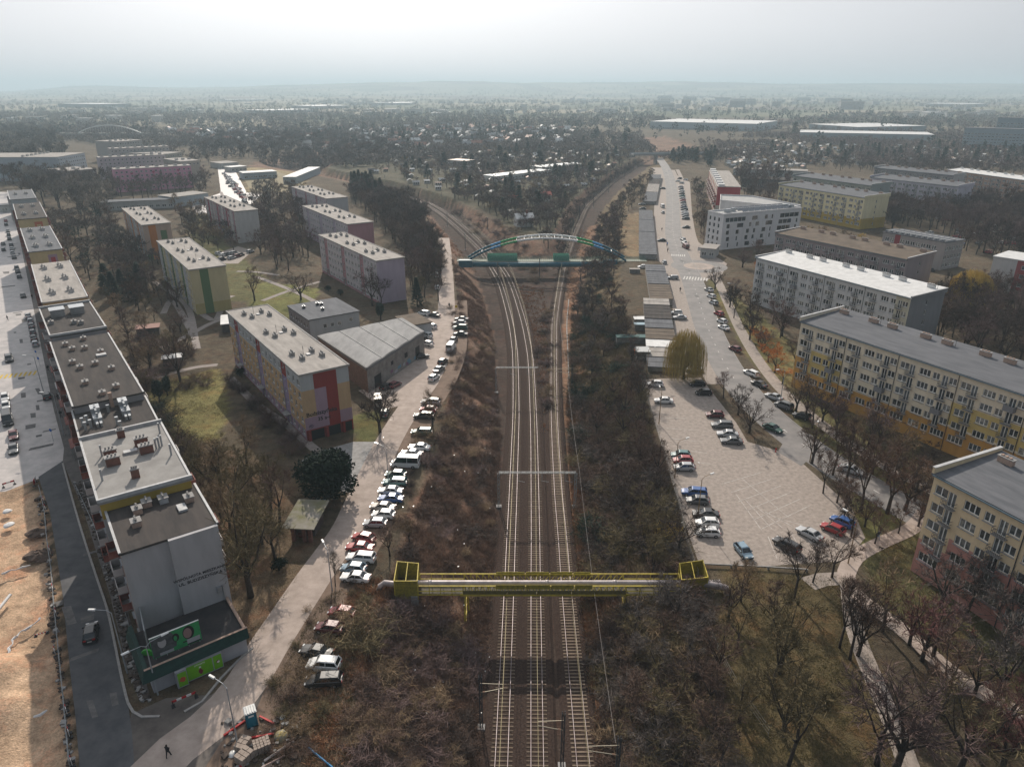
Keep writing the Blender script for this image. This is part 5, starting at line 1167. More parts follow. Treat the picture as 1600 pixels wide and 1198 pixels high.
# small garden sheds in the left gardens
for (px, py, w_, d_, h_, lab, m1) in ((215,527,6,3.5,2.6,'small shed with a rusty red roof among the bare trees behind the street row', mat('rust_roof', (.28, .15, .12), .8)), (256,573,4.5,2.5,2.3,'narrow white roofed garden shelter under the big bare tree', RF_W), (348,520,5,9,2.8,'low pale roofed garage at the foot of the peach block', RF_W)):
    p = P(px, py); t = thing('garden_shed', lab, 'shed', (p.x, p.y, 0), radians(20)); q = MB(); q.box(0, 0, -.1, w_, d_, h_-.2); q.build('wall', mat('shed_dark', (.10, .09, .085), .9, (.06, .055, .05), 1, 5), t); q = MB(); q.hexa([(-.3, -.3, h_-.2), (w_+.3, -.3, h_-.2), (w_+.3, d_+.3, h_), (-.3, d_+.3, h_), (-.3, -.3, h_-.05), (w_+.3, -.3, h_-.05), (w_+.3, d_+.3, h_+.15), (-.3, d_+.3, h_+.15)]); q.build('roof', m1, t)

# ---- garage rows along the right street
GD = mat('garage_door', (.16, .15, .14), .8, (.24, .2, .17), 1, 4); GWl = mat('garage_wall', (.34, .32, .30), .9, (.22, .21, .2), .8, 7, .2)
def garages(label, pts, secs, h=2.7, roofs=(RF_M, RF_M, RF_M), group='rows of flat roofed lock-up garages', ng=None):
    a, b, c = [P(*q_, h) for q_ in pts]; u = (b-a); L = u.length; u.normalize(); n = Vector((-u.y, u.x, 0)); D = abs((c-b).dot(n)); sg = 1 if (c-b).dot(n) > 0 else -1
    t = thing('garage_row', label, 'garage row', (a.x, a.y, 0), atan2(u.y, u.x), group)
    y0, y1 = (0, D) if sg > 0 else (-D, 0)
    x = 0
    for k, f in enumerate(secs):
        x2 = L*f; hh = h-.22*k; 
        q = MB(); q.box(x, y0, -.2, x2-.25, y1, hh-.25); q.build('wall', GWl, t)
        q = MB(); q.box(x-.1, y0-.2, hh-.25, x2-.1, y1+.2, hh); q.build('roof', roofs[k % len(roofs)], t)
        m_ = max(1, int((x2-x)/3.1))
        for i in range(m_):
            xd = x+(x2-x)*(i+.5)/m_; q = MB(); ye = y1 if sg > 0 else y0
            q.box(xd-1.15, ye-.03 if sg > 0 else ye-.05, 0, xd+1.15, ye+.05 if sg > 0 else ye+.03, 2.05); q.build('garage_door', GD, t)
        for i in range(1, m_): q = MB(); xd = x+(x2-x)*i/m_; q.box(xd-.05, y0-.2, hh+.001, xd+.05, y1+.2, hh+.05); q.build('roof_joint', RF_D, t)
        x = x2
garages('row of three grey roofed garage sections with dark joints, right of the footbridge', ((999,328), (999,395), (1025.6,394)), (.27, .56, 1.0))
garages('farthest garage row stepping away towards the bend of the street', ((1018,272.6), (1005.5,312.7), (1025,314)), (.2, .4, .7, 1.0), roofs=(RF_M, RF_D, RF_L, RF_M))
garages('garage row with stepped roofs just in front of the footbridge landing', ((1008.5,413), (1017,464), (1052,468)), (.22, .6, 1.0), roofs=(RF_M, RF_M, RF_B))
garages('nearest garage row with patched grey and white roofs beside the willow', ((1006,465.5), (1013,565), (1062,564)), (.12, .36, .5, .66, .76, .88, 1.0), roofs=(RF_L, RF_D, RF_M, RF_B, RF_W, RF_L, RF_M))

# ---- far left estate
def farblk(label, front, h, D, c, roofm=RF_L, n=5, deco=None, group=None, name='apartment_block'):
    s = Blk(name, label, 'apartment block', front[0], front[1], None, h, group, D); k = max(3, int(s.L/3.0)); sp = s.L/k
    ops = [(sp*i+.6, (h-.8-2.8*n)+j*2.8+.9, 1.5, 1.3, 1, 'w') for i in range(k) for j in range(n)]
    s.facade(0, ops, (lambda x, z, W: deco(x, z, W) if deco else c), cuts=[sp*i for i in range(k)], simple=True); 
    for q in (1, 2, 3): s.facade(q, [], lambda x, z, W: c)
    s.roof(roofm, over=.1)
    for i in range(max(3, k//2)): vent(s.t, s.L*(i+.5)/max(3, k//2), s.D*.4, s.h+.3, 2.4, 1.4, 1.4, wht)
    s.finish(True); return s
PKW = wall('strong_pink', (.62, .28, .40)); hearts = wall('heart_red', (.45, .03, .10)); pw = wall('pinkish_white', (.46, .40, .43))
s = farblk('pink block with red hearts between its windows in the far left estate', ((178,265.5), (298,259)), 15.5, 12, PKW, deco=lambda x, z, W: PKW)
for f, z in ((.21, 12.4), (.49, 12.6), (.49, 9.8), (.82, 12.8), (.82, 10)):
    q = MB(); X = s.L*f; R_h = 1.1; q.poly([(X+R_h*.9*sin(a)**3, -.05, z+R_h*.7*(cos(a)-.38*cos(2*a)-.12*cos(3*a))) for a in [2*pi*i/20 for i in range(20)]]); q.build('painted_heart', hearts, s.t)
farblk('pinkish white block with arched stripes standing behind the pink block', ((154,247), (258,242)), 17, 12, pw)
farblk('pale block third back in the far left estate', ((172,233), (264,229)), 19, 12, wall('pale_tan', (.40, .37, .36)))
farblk('white roofed block behind the others of the far left estate', ((182,222), (222,219)), 19, 30, wall('pale_tan2', (.42, .40, .38)))
farblk('long bluish white block at the far left with a maroon flank', ((90,246), (132,239)), 18, 70, wall('bluewhite', (.44, .48, .52)))
farblk('plain beige block with a ribbed roof right of the pinkish white one', ((262,241), (284,238)), 15, 45, wall('beige_far', (.36, .34, .30)), n=1)
farblk('plain beige gabled block with white roof ribs right of the pink block', ((282,253), (312,251)), 15, 35, wall('beige_far2', (.38, .35, .30)), n=1)
farblk('dark brown tower like block at the far left', ((105,268), (150,264)), 12, 28, wall('shadow_brown', (.16, .12, .13)), n=4)  # one even dark brown wall colour on every side
def lowb(label, A, B, h, D, c, roofm, name='low_building', group=None, n=1, L=None):
    s = Blk(name, label, 'low building', A, B, None, h, group, D, 0, L); k = max(2, int(s.L/3.5)); sp = s.L/k
    s.facade(0, [(sp*i+.6, 1.0+3.2*j, sp-1.2, 1.5, 2, 'w') for i in range(k) for j in range(n)], lambda x, z, W: c, simple=True)
    for q in (1, 2, 3): s.facade(q, [], lambda x, z, W: c)
    s.roof(roofm, over=.3); s.finish(True); return s
lw = wall('low_pale', (.42, .42, .41)); lb_ = wall('low_blue', (.30, .34, .37))
lowb('long low pale shopping pavilion in front of the pink block', (158,317), (270,312), 5, 10, lw, RF_M); lowb('low pavilion with a wide pale roof beside the school field road', (270,309), (325,302), 6, 16, lb_, RF_L)
lowb('low white roofed hall behind the sports field', (380,271), (432,268), 5, 14, lb_, RF_W); lowb('long white roofed shed running beside the sports field', (442,277), (462,277), 5, 75, lb_, RF_W)
lowb('low building with a pale roof in the yard beyond the far left road', (345,256), (372,254), 4.5, 22, lw, RF_L); lowb('small white roofed shed in the yard beyond the far left road', (361,262), (385,260), 4, 12, lw, RF_W)
lowb('flat grey hall left of the street row end', (0,322), (60,316), 4, 8, lw, RF_M)
lowb('rows of low white roofed stores behind the stepped block, long one', (1146,264), (1262,268), 5, 14, lw, RF_L, L=None); lowb('long low dark hall behind the bare trees near the stepped block', (1160,279), (1250,283), 6, 16, mat('wall_dark_hall', (.12, .12, .12), .9), RF_D)
lowb('small white pavilion in front of the office building', (1095,388), (1118,390), 4, 10, lw, RF_L)
lowb('large flat grey hall with white roof far right', (1250,207), (1460,211), 9, 70, lb_, RF_W, name='warehouse', group='big warehouses on the plain'); lowb('large white roofed shopping hall far right', (1340,199), (1448,197), 9, 120, lb_, RF_W, name='warehouse', group='big warehouses on the plain')
lowb('very long white roofed warehouse right of the centre of the plain', (1016,190), (1182,194), 12, 150, wall('wh_blue', (.42, .47, .5)), RF_W, name='warehouse', group='big warehouses on the plain')
lowb('pale blue office slab with white window strips at the far right', (1508,200), (1620,203), 24, 18, wall('slab_blue', (.30, .36, .40)), RF_M, name='office_slab', n=6); lowb('upper grey blue block stacked behind the pale blue office slab', (1560,184), (1640,186), 34, 20, wall('slab_blue2', (.26, .32, .36)), RF_M, name='office_slab', n=9)
lowb('distant white roofed factory on the horizon plain, far right', (1442,162), (1520,163), 12, 200, lw, RF_W, name='warehouse', group='distant white factories'); lowb('distant long white factory left of centre under the hills', (358,156), (414,155.5), 10, 160, lw, RF_W, name='warehouse', group='distant white factories')
lowb('distant dark walled factory with white roof strips far left', (155,163), (205,162), 14, 240, mat('wall_dk', (.10, .11, .12), .9), RF_W, name='warehouse', group='distant white factories'); lowb('distant white factory right of the car storage field', (580,161), (640,161), 10, 200, lw, RF_W, name='warehouse', group='distant white factories')
lowb('distant long low white hall left of the centre', (420,173), (490,171), 8, 120, lw, RF_W, name='warehouse', group='distant white factories'); lowb('distant white halls beside the car storage field', (490,166), (545,165), 10, 160, lw, RF_W, name='warehouse', group='distant white factories')
lowb('long greenhouse of white film tunnels in the allotments', (775,276), (860,266), 4, 14, mat('film_white', (.62, .64, .62), .5, (.5, .52, .5), .5, 4), mat('film_roof', (.74, .74, .72), .4, (.6, .62, .6), .3, 4), name='greenhouse', group='greenhouses in the allotments'); lowb('second greenhouse of white film further right in the allotments', (848,262), (912,256), 4, 16, MT['film_white'], MT['film_roof'], name='greenhouse', group='greenhouses in the allotments')
lowb('house with a large pale orange tin roof among the allotments', (700,250), (726,252), 5, 14, lw, mat('tin_orange', (.62, .46, .36), .6), name='allotment_house')
rr = random.Random(11)
for i in range(26):
    px = 1010+rr.random()*320; py = 150+rr.random()*22; p = P(px, py); w_ = rr.uniform(30, 90); q = MB(); hh = rr.uniform(14, 32); q.box(-w_/2, -7, -1, w_/2, 7, hh, 0); q.box(-w_/2-.5, -7.5, hh+.01, w_/2+.5, 7.5, hh+1, 1)
    for j in range(int(hh/3.2)): q.box(-w_/2+1, -7.1, 1.4+j*3.2, w_/2-1, -7.02, 2.7+j*3.2, 2)
    o = q.build('distant_block', [lw if i % 3 else wht, RF_L, GLASS3]); o.location = (p.x, p.y, 0); tag(o, 'tiny pale housing slab on the hazy plain right of centre', 'apartment block', 'distant housing slabs on the plain')
# far white arch bridge
p0 = P(122,209,5); p1 = P(245,206,5); t = thing('arch_bridge', 'distant slender white arch bridge above the far left estate', 'bridge', (p0.x, p0.y, 0)); q = MB(); Lx = p1.x-p0.x; n = 24
for i in range(n): f0, f1 = i/n, (i+1)/n; q.tube([(Lx*f0, 0, 6+11*(1-(2*f0-1)**2)), (Lx*f1, 0, 6+11*(1-(2*f1-1)**2))], .8, 6)
q.build('arch', WHT, t); q = MB(); q.box(-30, -5, 4, Lx+30, 5, 6); q.build('deck', CONC, t); q = MB()
for i in range(1, n): f = i/n; q.bar((Lx*f, 0, 6), (Lx*f, 0, 6+11*(1-(2*f-1)**2)), .15)
q.build('hanger', WHT, t)
# road overbridge at the bend of the single track
p = P(1045,240,5); t = thing('road_overbridge', 'flat concrete road bridge crossing the single track where it leaves the trees', 'bridge', (p.x, p.y, 0), radians(8)); q = MB(); q.box(-40, -5, 3.6, 45, 5, 4.8); q.build('deck', CONC, t); q = MB()
for x in (-14, 14): q.box(x-.8, -4, -7, x+.8, 4, 3.6)
q.build('pier', CONC, t); q = MB(); q.box(-40, -5.2, 4.8, 45, -5, 5.9); q.box(-40, 5, 4.8, 45, 5.2, 5.9); q.build('parapet', METAL, t)
for nm in (B1, B2, B3, B4, B5, B6, B7): nm.finish(nm in (B3, B4, B6, B7))
for nm in (L1, L2, L3, L4, L5, L6, L7, L8, L9): nm.finish(nm in (L7, L8, L9))
# ---------------------------------------------------------------- vehicles
PAINT = mat('car_paint', (1, 1, 1), .36, (.93, .93, .93), 3, 3, objcol=True, spec=.6); MT['car_paint'].node_tree.nodes['Principled BSDF'].inputs['Coat Weight'].default_value = .3
CGL = mat('car_glass', (.012, .016, .02), .05, spec=.9); TYRE = mat('tyre', (.02, .02, .02), .9); RIM = mat('rim', (.35, .35, .36), .4, metal=.7); LAMP = mat('head_lamp', (.7, .7, .68), .15, spec=.8); TAIL = mat('tail_lamp', (.35, .015, .015), .3); PLAS = mat('black_plastic', (.025, .025, .027), .7); PLATE = mat('number_plate', (.65, .65, .62), .5)
#          L    W    H   xw    xt    xr    xb   hood belt tail
TY = {'hatchback': (3.95, 1.70, 1.47, 1.02, .35, -1.35, -1.85, .80, .92, .96), 'sedan': (4.5, 1.75, 1.43, 1.05, .35, -.95, -1.55, .80, .92, .95), 'estate car': (4.6, 1.78, 1.48, 1.12, .42, -1.95, -2.22, .82, .94, .98), 'suv': (4.35, 1.85, 1.68, 1.10, .55, -1.75, -2.08, .98, 1.08, 1.10), 'van': (5.3, 1.95, 2.15, 1.95, 1.35, -2.5, -2.6, 1.15, 1.25, 1.28), 'minibus': (5.6, 2.0, 2.4, 2.05, 1.35, -2.7, -2.78, 1.15, 1.25, 1.3)}
_cp = {}
def carproto(ty, low=False):
    if (ty, low) in _cp: return _cp[(ty, low)]
    L, W, H, xw, xt, xr, xb, hd, bl, tl = TY[ty]; h2 = L/2; w = W/2
    st = [(h2, .42, .62, .78), (h2-.12, .30, .70, .90), (h2-.5, .22, hd-.03, .96), (xw+.05, .2, hd+.06, 1.0), (xw-.3, .2, bl, 1.0), (0, .2, bl+.01, 1.0), (xb+.3, .2, tl, 1.0), (xb-.05, .22, tl-.02, .98), (-h2+.10, .28, tl-.08, .93), (-h2, .40, .66 if ty != 'hatchback' else .8, .82)]
    b = MB(); rings = []
    for x, z0, z1, f in st:
        y = w*f; zm = z0+(z1-z0)*.55
        ring = [(x, -y*.88, z0), (x, -y, z0+.14), (x, -y, zm), (x, -y*.95, z1-.06), (x, -y*.82, z1), (x, 0, z1+.02), (x, y*.82, z1), (x, y*.95, z1-.06), (x, y, zm), (x, y, z0+.14), (x, y*.88, z0)]
        rings.append(len(b.v)); b.v += ring
    n = 11
    for i in range(len(st)-1):
        for j in range(n): a = rings[i]+j; c = rings[i]+(j+1) % n; d = rings[i+1]+(j+1) % n; e = rings[i+1]+j; b.f.append((a, c, d, e)); b.m.append(0)
    b.f.append(tuple(rings[0]+j for j in range(n))[::-1]); b.m.append(0); b.f.append(tuple(rings[-1]+j for j in range(n))); b.m.append(0)
    yb, yt = w*.90, w*.74
    if ty in ('van', 'minibus'): yt = w*.86; yb = w*.95
    # roof and pillars
    b.hexa([(xr-.03, -yt, H-.10), (xt+.05, -yt, H-.10), (xt+.05, yt, H-.10), (xr-.03, yt, H-.10), (xr+.1, -yt*.86, H), (xt-.12, -yt*.86, H), (xt-.12, yt*.86, H), (xr+.1, yt*.86, H)])
    for s_ in (-1, 1):
        b.bar((xw, s_*yb*.97, bl), (xt, s_*yt*.99, H-.07), .07); b.bar((xb, s_*yb*.97, tl-.02), (xr, s_*yt*.99, H-.07), .12 if ty != 'estate car' else .16)
        xm = (xt+xr)/2+.1; b.bar((xm, s_*yb, bl), (xm, s_*yt*1.0, H-.08), .07)
    if ty == 'van':   # blind panels
        for s_ in (-1, 1): b.hexa([(xb+.02, s_*yb*1.0-.02, bl-.1), (.9, s_*yb-.02, bl-.1), (.9, s_*yb+.02, bl-.1), (xb+.02, s_*yb+.02, bl-.1), (xr, s_*yt-.01, H-.08), (.75, s_*yt-.01, H-.08), (.75, s_*yt+.03, H-.08), (xr, s_*yt+.03, H-.08)])
    g = MB(); g.hexa([(xb+.02, -yb+.03, bl-.06), (xw-.02, -yb+.03, bl-.06), (xw-.02, yb-.03, bl-.06), (xb+.02, yb-.03, bl-.06), (xr, -yt+.015, H-.09), (xt, -yt+.015, H-.09), (xt, yt-.015, H-.09), (xr, yt-.015, H-.09)])
    wh = MB(); r = .31 if ty not in ('suv', 'van', 'minibus') else .35
    wh.tube([(0, -.11, 0), (0, .11, 0)], r, 14)
    rm = MB(); rm.tube([(0, -.118, 0), (0, .118, 0)], r*.6, 10)
    ax = L*.305
    if low:
        c = MB(); c.add(b); c.add(g, mo=1)
        for sx in (-1, 1):
            for sy in (-1, 1): c.add(wh, Matrix.Translation((sx*ax, sy*(w-.1), r)), 2)
        _cp[(ty, low)] = c.mesh(ty.replace(' ', '_'), [PAINT, CGL, TYRE]); return _cp[(ty, low)]
    t = thing('parked_car' if ty not in ('van', 'minibus') else 'parked_van', 'x', 'car' if ty not in ('van', 'minibus') else 'van')
    bo = b.build('body', PAINT, t, False); g.build('windows', CGL, t)
    wm, rmm = wh.mesh('wheel', TYRE, False), rm.mesh('rim', RIM)
    for sx in (-1, 1):
        for sy in (-1, 1): o = ob('wheel', wm, t, (sx*ax, sy*(w-.1), r)); ob('rim', rmm, o)
    q = MB(); q.box(-.12, -.2, -.07, .06, .2, .08); hm = q.mesh('headlight', LAMP); q = MB(); q.box(-.05, -.17, -.09, .06, .17, .1); tm_ = q.mesh('tail_light', TAIL)
    for sy in (-1, 1): ob('headlight', hm, t, (h2-.10, sy*w*.62, .64)); ob('tail_light', tm_, t, (-h2+.02, sy*w*.64, .78))
    q = MB(); q.box(h2-.03, -.45, .33, h2+.03, .45, .50); q.build('grille', PLAS, t)
    q = MB(); q.box(-h2-.02, -.26, .5, -h2+.02, .26, .62); q.build('number_plate', PLATE, t)
    q = MB(); q.box(-.08, -.1, -.07, .08, .1, .07); mm = q.mesh('mirror', PLAS)
    for sy in (-1, 1): ob('mirror', mm, t, (xw-.25, sy*(w+.06), bl+.06))
    _cp[(ty, low)] = t; t['proto'] = 1; return t
CC = {'white': (.72, .72, .71), 'silver': (.42, .43, .44), 'grey': (.13, .135, .14), 'dark': (.03, .032, .035), 'black': (.014, .014, .016), 'red': (.32, .018, .022), 'blue': (.03, .10, .30), 'pale blue': (.20, .30, .38), 'teal': (.06, .17, .17), 'green': (.03, .09, .07), 'beige': (.42, .38, .33), 'dark red': (.12, .015, .02), 'navy': (.015, .03, .08)}
used = set(); CARS = []
def car(px, py, ang, ty, colr, label, group=None, low=False, z=None, cat=None, name=None):
    p = P(px, py, .5); x, y = p.x, p.y; CARS.append((x, y)); z = hz(x, y) if z is None else z; z = max(z, 0.02) if z > -.15 else z
    rz = radians(ang)
    if low:
        o = ob(name or 'parked_car', carproto(ty, True), None, (x, y, z), rz); tag(o, label, cat or ('van' if ty in ('van', 'minibus') else 'car'), group); o.color = (*CC[colr], 1); return o
    pr = carproto(ty)
    if pr.get('proto'):
        del pr['proto']; r = pr; r.location = (x, y, z); r.rotation_euler = (0, 0, rz); r['label'] = label
        if group: r['group'] = group
        r.color = (*CC[colr], 1)
        for c in r.children: c.color = r.color
    else: r = tcopy(pr, (x, y, z), rz, label, group, color=CC[colr])
    return r
G1 = 'cars parked on the verge above the cutting'
V = [(721,498.6,170,'sedan','dark','first dark car on the verge below the footbridge'),(718,504.5,172,'hatchback','silver','silver hatchback second on the verge below the footbridge'),(719,511.5,172,'estate car','green','dark green estate car on the verge, just before the gap'),(719.5,522,168,'sedan','dark','dark low sedan alone on the verge between the dark green estate and the white van'),
(709,530.7,80,'hatchback','dark','dark hatchback hiding behind the white panel van'),(705,543,80,'van','white','white panel van standing on the lane edge above the cutting'),(692,565,72,'hatchback','black','black hatchback with snow bright windscreen, first of three nose to tail'),(686,577,68,'sedan','grey','grey sedan, middle of the three parked nose to tail'),(678,590,66,'hatchback','white','white hatchback, nearest of the three parked nose to tail'),
(673,628,172,'estate car','silver','silver estate car under the leaning bare tree'),(669,640,170,'hatchback','red','red hatchback behind the dark one under the leaning bare tree'),(662,649.5,174,'estate car','dark','dark estate car just in front of the red one under the tree'),(659,675,178,'estate car','green','lone dark green estate car beside the tree trunk'),
(655.6,699,170,'sedan','white','white sedan directly behind the silver one by the minibus'),(643,708.5,168,'sedan','silver','silver sedan touching the white minibus'),(633,725,176,'minibus','white','white minibus with dark side windows on the verge'),(618,741.5,172,'hatchback','green','dark green hatchback just in front of the white minibus'),(617,753.5,176,'estate car','teal','teal estate car on the verge between green and white cars'),
(610,767,174,'sedan','white','white sedan with black glass between the teal and the blue car'),(610.5,779,174,'sedan','blue','bright blue sedan on the verge'),(598,792,168,'sedan','beige','pale beige sedan in front of the bright blue one'),(599,804,172,'hatchback','white','white hatchback speckled by branch shadow, behind the bush'),(586,817.5,176,'hatchback','silver','silver white hatchback half hidden by the bush'),
(568,840,160,'hatchback','red','bright red hatchback, farther of the red pair'),(562,855,172,'sedan','red','faded red sedan, nearer of the red pair'),(564,871,172,'estate car','white','white estate car with red tail lamps in front of the faded red sedan'),(552,888,172,'hatchback','pale blue','pale blue hatchback, second from the pipe bridge'),(555.5,902,172,'sedan','white','white sedan standing nearest to the silver pipe end'),
(534.5,957,168,'hatchback','red','red car behind the many stemmed shrub'),(514.6,981,170,'hatchback','dark red','dark red hatchback left of the many stemmed shrub'),(494.7,1018,166,'sedan','black','black sedan at the upper end of the last trio'),(506,1039,174,'suv','white','white off-road car between two black cars'),(506,1063,184,'estate car','black','black estate car closest to the viewer on the verge')]
for i, (a, b, c, d, e, f) in enumerate(V): car(a, b, c, d, e, f, G1)
G2 = 'cars in the paved car park'
for a, b, c, d, e, f in [(1024,600,175,'hatchback','white','white hatchback at the far left corner of the car park'),(1037,626,174,'sedan','white','white sedan alone on the left side of the car park'),(1089.5,600,178,'hatchback','black','black hatchback nearest the willow in the car park'),(1099.5,613.5,178,'hatchback','black','second black hatchback in front of the willow'),(1117,648,172,'hatchback','dark red','dark red hatchback at the right edge of the car park'),(1128,664,174,'estate car','grey','grey estate car below the dark red one'),(1137,678,170,'sedan','silver','silver sedan, upper of a touching pair at the right edge of the car park'),(1143,689,172,'sedan','grey','grey sedan with roof bars, lower of the touching pair'),
(1063.6,711,172,'hatchback','teal','greenish teal hatchback, top of three on the left edge of the car park'),(1067,719,176,'hatchback','red','bright red hatchback squeezed between teal and silver'),(1068.7,730,178,'hatchback','silver','silver hatchback, lowest of the three with the red one'),(1084.5,769,170,'estate car','blue','steel blue estate car on the left edge of the car park'),(1089.5,782,172,'hatchback','grey','dark grey hatchback just in front of the steel blue estate'),(1103,803,174,'sedan','black','black sedan with pale roof rails above the two white hatchbacks'),(1105,817,176,'hatchback','white','white hatchback with sunroof, upper of two'),(1105.6,832,176,'hatchback','white','white hatchback, lower of two at the bottom left of the car park'),
(1162,861,-78,'hatchback','pale blue','pale blue small car facing the viewer in the car park'),(1229,851,125,'estate car','black','black estate car at the lower right of the car park'),(1265,834,125,'sedan','silver','silver sedan with dark glass at the lower right of the car park'),(1301,826,132,'hatchback','red','bright red hatchback under the trees'),(1315.6,815,128,'hatchback','blue','blue hatchback beside the bright red one under the trees'),(1084.5,577,176,'sedan','white','white sedan standing under the willow')]: car(a, b, c, d, e, f, G2)
G3 = 'cars along the right-hand street'
R_ = [(1108,453,110,'sedan','silver','first silver sedan below the roundabout'),(1111.5,463,110,'hatchback','white','white hatchback second below the roundabout'),(1115,473,110,'hatchback','silver','silver hatchback third below the roundabout'),(1123,490,112,'hatchback','red','red hatchback on the street pavement below the roundabout'),(1128,502,112,'hatchback','white','white hatchback following the red one'),(1131,512,112,'sedan','white','white sedan behind the white hatchback on the street'),(1148,545,115,'hatchback','dark red','dark maroon car standing alone beside the orange shrub'),(1173.5,583,118,'estate car','white','white estate car by the pavement between the orange trees'),(1186,600,120,'sedan','dark','dark sedan hidden by twigs at the kerb'),(1209,620,125,'sedan','silver','silver sedan near the lamp at the corner of the ochre block'),(1224.6,634,128,'suv','grey','dark grey crossover behind the silver sedan'),(1252.6,650,135,'hatchback','dark','dark hatchback under the dense twigs in front of the ochre block'),(1207.5,669,-55,'sedan','green','dark green car driving on the street past the car park entrance'),(1330,734,-40,'sedan','silver','silver car driving half hidden by the row of bare trees'),
(1013,397,176,'sedan','dark','dark sedan against the end wall of the grey garages'),(1034,375.5,178,'sedan','dark','dark sedan outside the grey garages'),(1038,410,90,'hatchback','silver','silver hatchback beside the footbridge landing'),(1050.6,434,178,'estate car','silver','silver estate car beside the grass wedge at the roundabout'),(1062,496,178,'sedan','silver','silver sedan outside the nearest garages'),(1057,488.5,175,'hatchback','white','white hatchback outside the nearest garages'),(1004,417,178,'hatchback','white','white car nose showing behind the garages at the footbridge landing'),(1035,323,92,'van','white','white delivery van in the middle of the garage yard'),(1035.6,332,90,'hatchback','silver','silver hatchback in front of the white delivery van'),(1035.6,294.5,170,'sedan','grey','grey sedan outside the farthest garages'),(1003,319,175,'sedan','silver','silver car at the far end of the grey garages'),(1004,326,175,'sedan','grey','grey car at the far end of the grey garages'),(1072,355,178,'sedan','dark','dark sedan at the near end of the long parking row'),(1067,374,100,'hatchback','silver','silver hatchback above the small dark red van'),(1069,379,100,'hatchback','white','white hatchback touching the small dark red van'),(1071,386,98,'van','dark red','small dark red van by the upper zebra crossing')]
for a, b, c, d, e, f in R_: car(a, b, c, d, e, f, G3, low=b < 440)
cs = list(CC)
for i in range(15):
    car(1063.5+i*.55, 292+i*3.55, 172, rnd.choice(['hatchback', 'sedan', 'estate car']), ['silver', 'grey', 'white', 'dark', 'teal', 'silver', 'red', 'grey', 'silver', 'navy', 'dark', 'white', 'silver', 'grey', 'black'][i], '%s car in the long street-side parking row, %s from its far end' % (['silver', 'grey', 'white', 'dark', 'teal', 'silver', 'red', 'grey', 'silver', 'navy', 'dark', 'white', 'silver', 'grey', 'black'][i], ordn(i)), 'long row of cars beside the far street', low=True)
for i, (x, y) in enumerate([(1059,283),(1065,286),(1062,279),(1071,281)]): car(x, y, 150, 'hatchback', ['white', 'silver', 'dark', 'white'][i], ['white car at the head of the far parking row', 'silver car at the head of the far parking row', 'dark car at the head of the far parking row', 'second white car right of the head of the far parking row'][i], 'long row of cars beside the far street', low=True)
G4 = 'cars parked along the main street'
for i, (x, y, c) in enumerate([(9,345,'red'),(9.5,351,'dark'),(12.5,361,'grey'),(13.5,367,'dark'),(14.5,373,'black'),(17.5,382.5,'grey'),(18.5,388.5,'silver'),(19.5,395,'silver'),(22,402,'dark'),(26,418,'grey'),(27.6,424,'dark'),(30,432,'grey'),(36,462,'dark')]):
    car(x, y, 125, 'hatchback' if i % 2 else 'sedan', c, '%s car on the shaded side of the main street, %s of the far group' % (c, ordn(i)), G4, low=True)
for i, (x, y, c) in enumerate([(44,493.5,'silver'),(47.6,501.5,'silver'),(49,509,'grey'),(51,519,'grey'),(52.6,528,'dark'),(55,537,'silver')]):
    car(x, y, 125, 'hatchback' if i % 2 else 'sedan', c, '%s car beside the shaded pavement of the main street, %s of six' % (c, ordn(i)), G4)
for i, (x, y, a, ty, c, l) in enumerate([(5,381,125,'sedan','dark','dark car driving far up the main street'),(5.5,390,125,'hatchback','dark','second dark car driving far up the main street'),(14,561,-55,'suv','dark','dark off-road car driving towards the yellow crossing'),(7.5,621,-55,'hatchback','white','white hatchback queueing on the left edge of the street'),(9,634,-55,'hatchback','white','white car just in front of the queueing hatchback'),(12,657,-55,'minibus','black','big black delivery truck with a pale roof on the main street'),(21,680,-55,'sedan','dark red','dark red car following the black delivery truck'),(21,701,-57,'sedan','grey','grey car nearest the roadworks on the left street'),(73,619,125,'hatchback','black','black car with a bright roof parked by the pavement signs'),(142,988,114,'hatchback','black','black car with a bright windscreen driving on the new asphalt')]):
    car(x, y, a, ty, c, l, 'cars driving or queueing on the main street', low=y < 440)
G5 = 'cars parked at the left estate and workshop'
for x, y, a, ty, c, l in [(662,490,150,'suv','white','white car below the small lane kiosk, left one'),(678,492,150,'sedan','dark','dark car right of the white one by the small lane kiosk'),(674,510,140,'hatchback','white','white car just below the workshop garage corner'),(666,524,135,'suv','white','white car against the workshop end wall'),(667,537,150,'hatchback','white','white hatchback below the one against the workshop end wall'),(658,557,30,'sedan','black','black sedan at the workshop end wall with graffiti'),(683,449,95,'hatchback','white','lone white car under the wood left of the lane'),(682.5,424,95,'hatchback','silver','silver car under the wood, farther of two'),(683,430,95,'hatchback','white','white car under the wood, nearer of two'),(617,601,60,'hatchback','dark red','dark red car in the shade of the workshop'),(604,604,60,'hatchback','black','black car in the shade of the workshop'),(591,627,100,'van','beige','dusty beige van parked under the big lane tree'),(601,645,90,'hatchback','grey','grey hatchback nearest the big lane tree trunk'),(497,789,60,'hatchback','pale blue','pale blue car tucked behind the mossy roofed brick shed')]: car(x, y, a, ty, c, l, G5)
for i, (x, y, c) in enumerate([(343,396,'silver'),(349,398.5,'white'),(356,397,'grey'),(361.5,396,'silver'),(366.5,395,'silver'),(362,403,'silver'),(347,405,'dark'),(391,393,'silver'),(371,400,'dark red'),(376,398,'dark')]):
    car(x, y, 60, 'hatchback', c, '%s car in the courtyard right of the green striped block, %s from the left' % (c, ordn(i)), 'cars in the estate courtyard', low=True)
k = 0
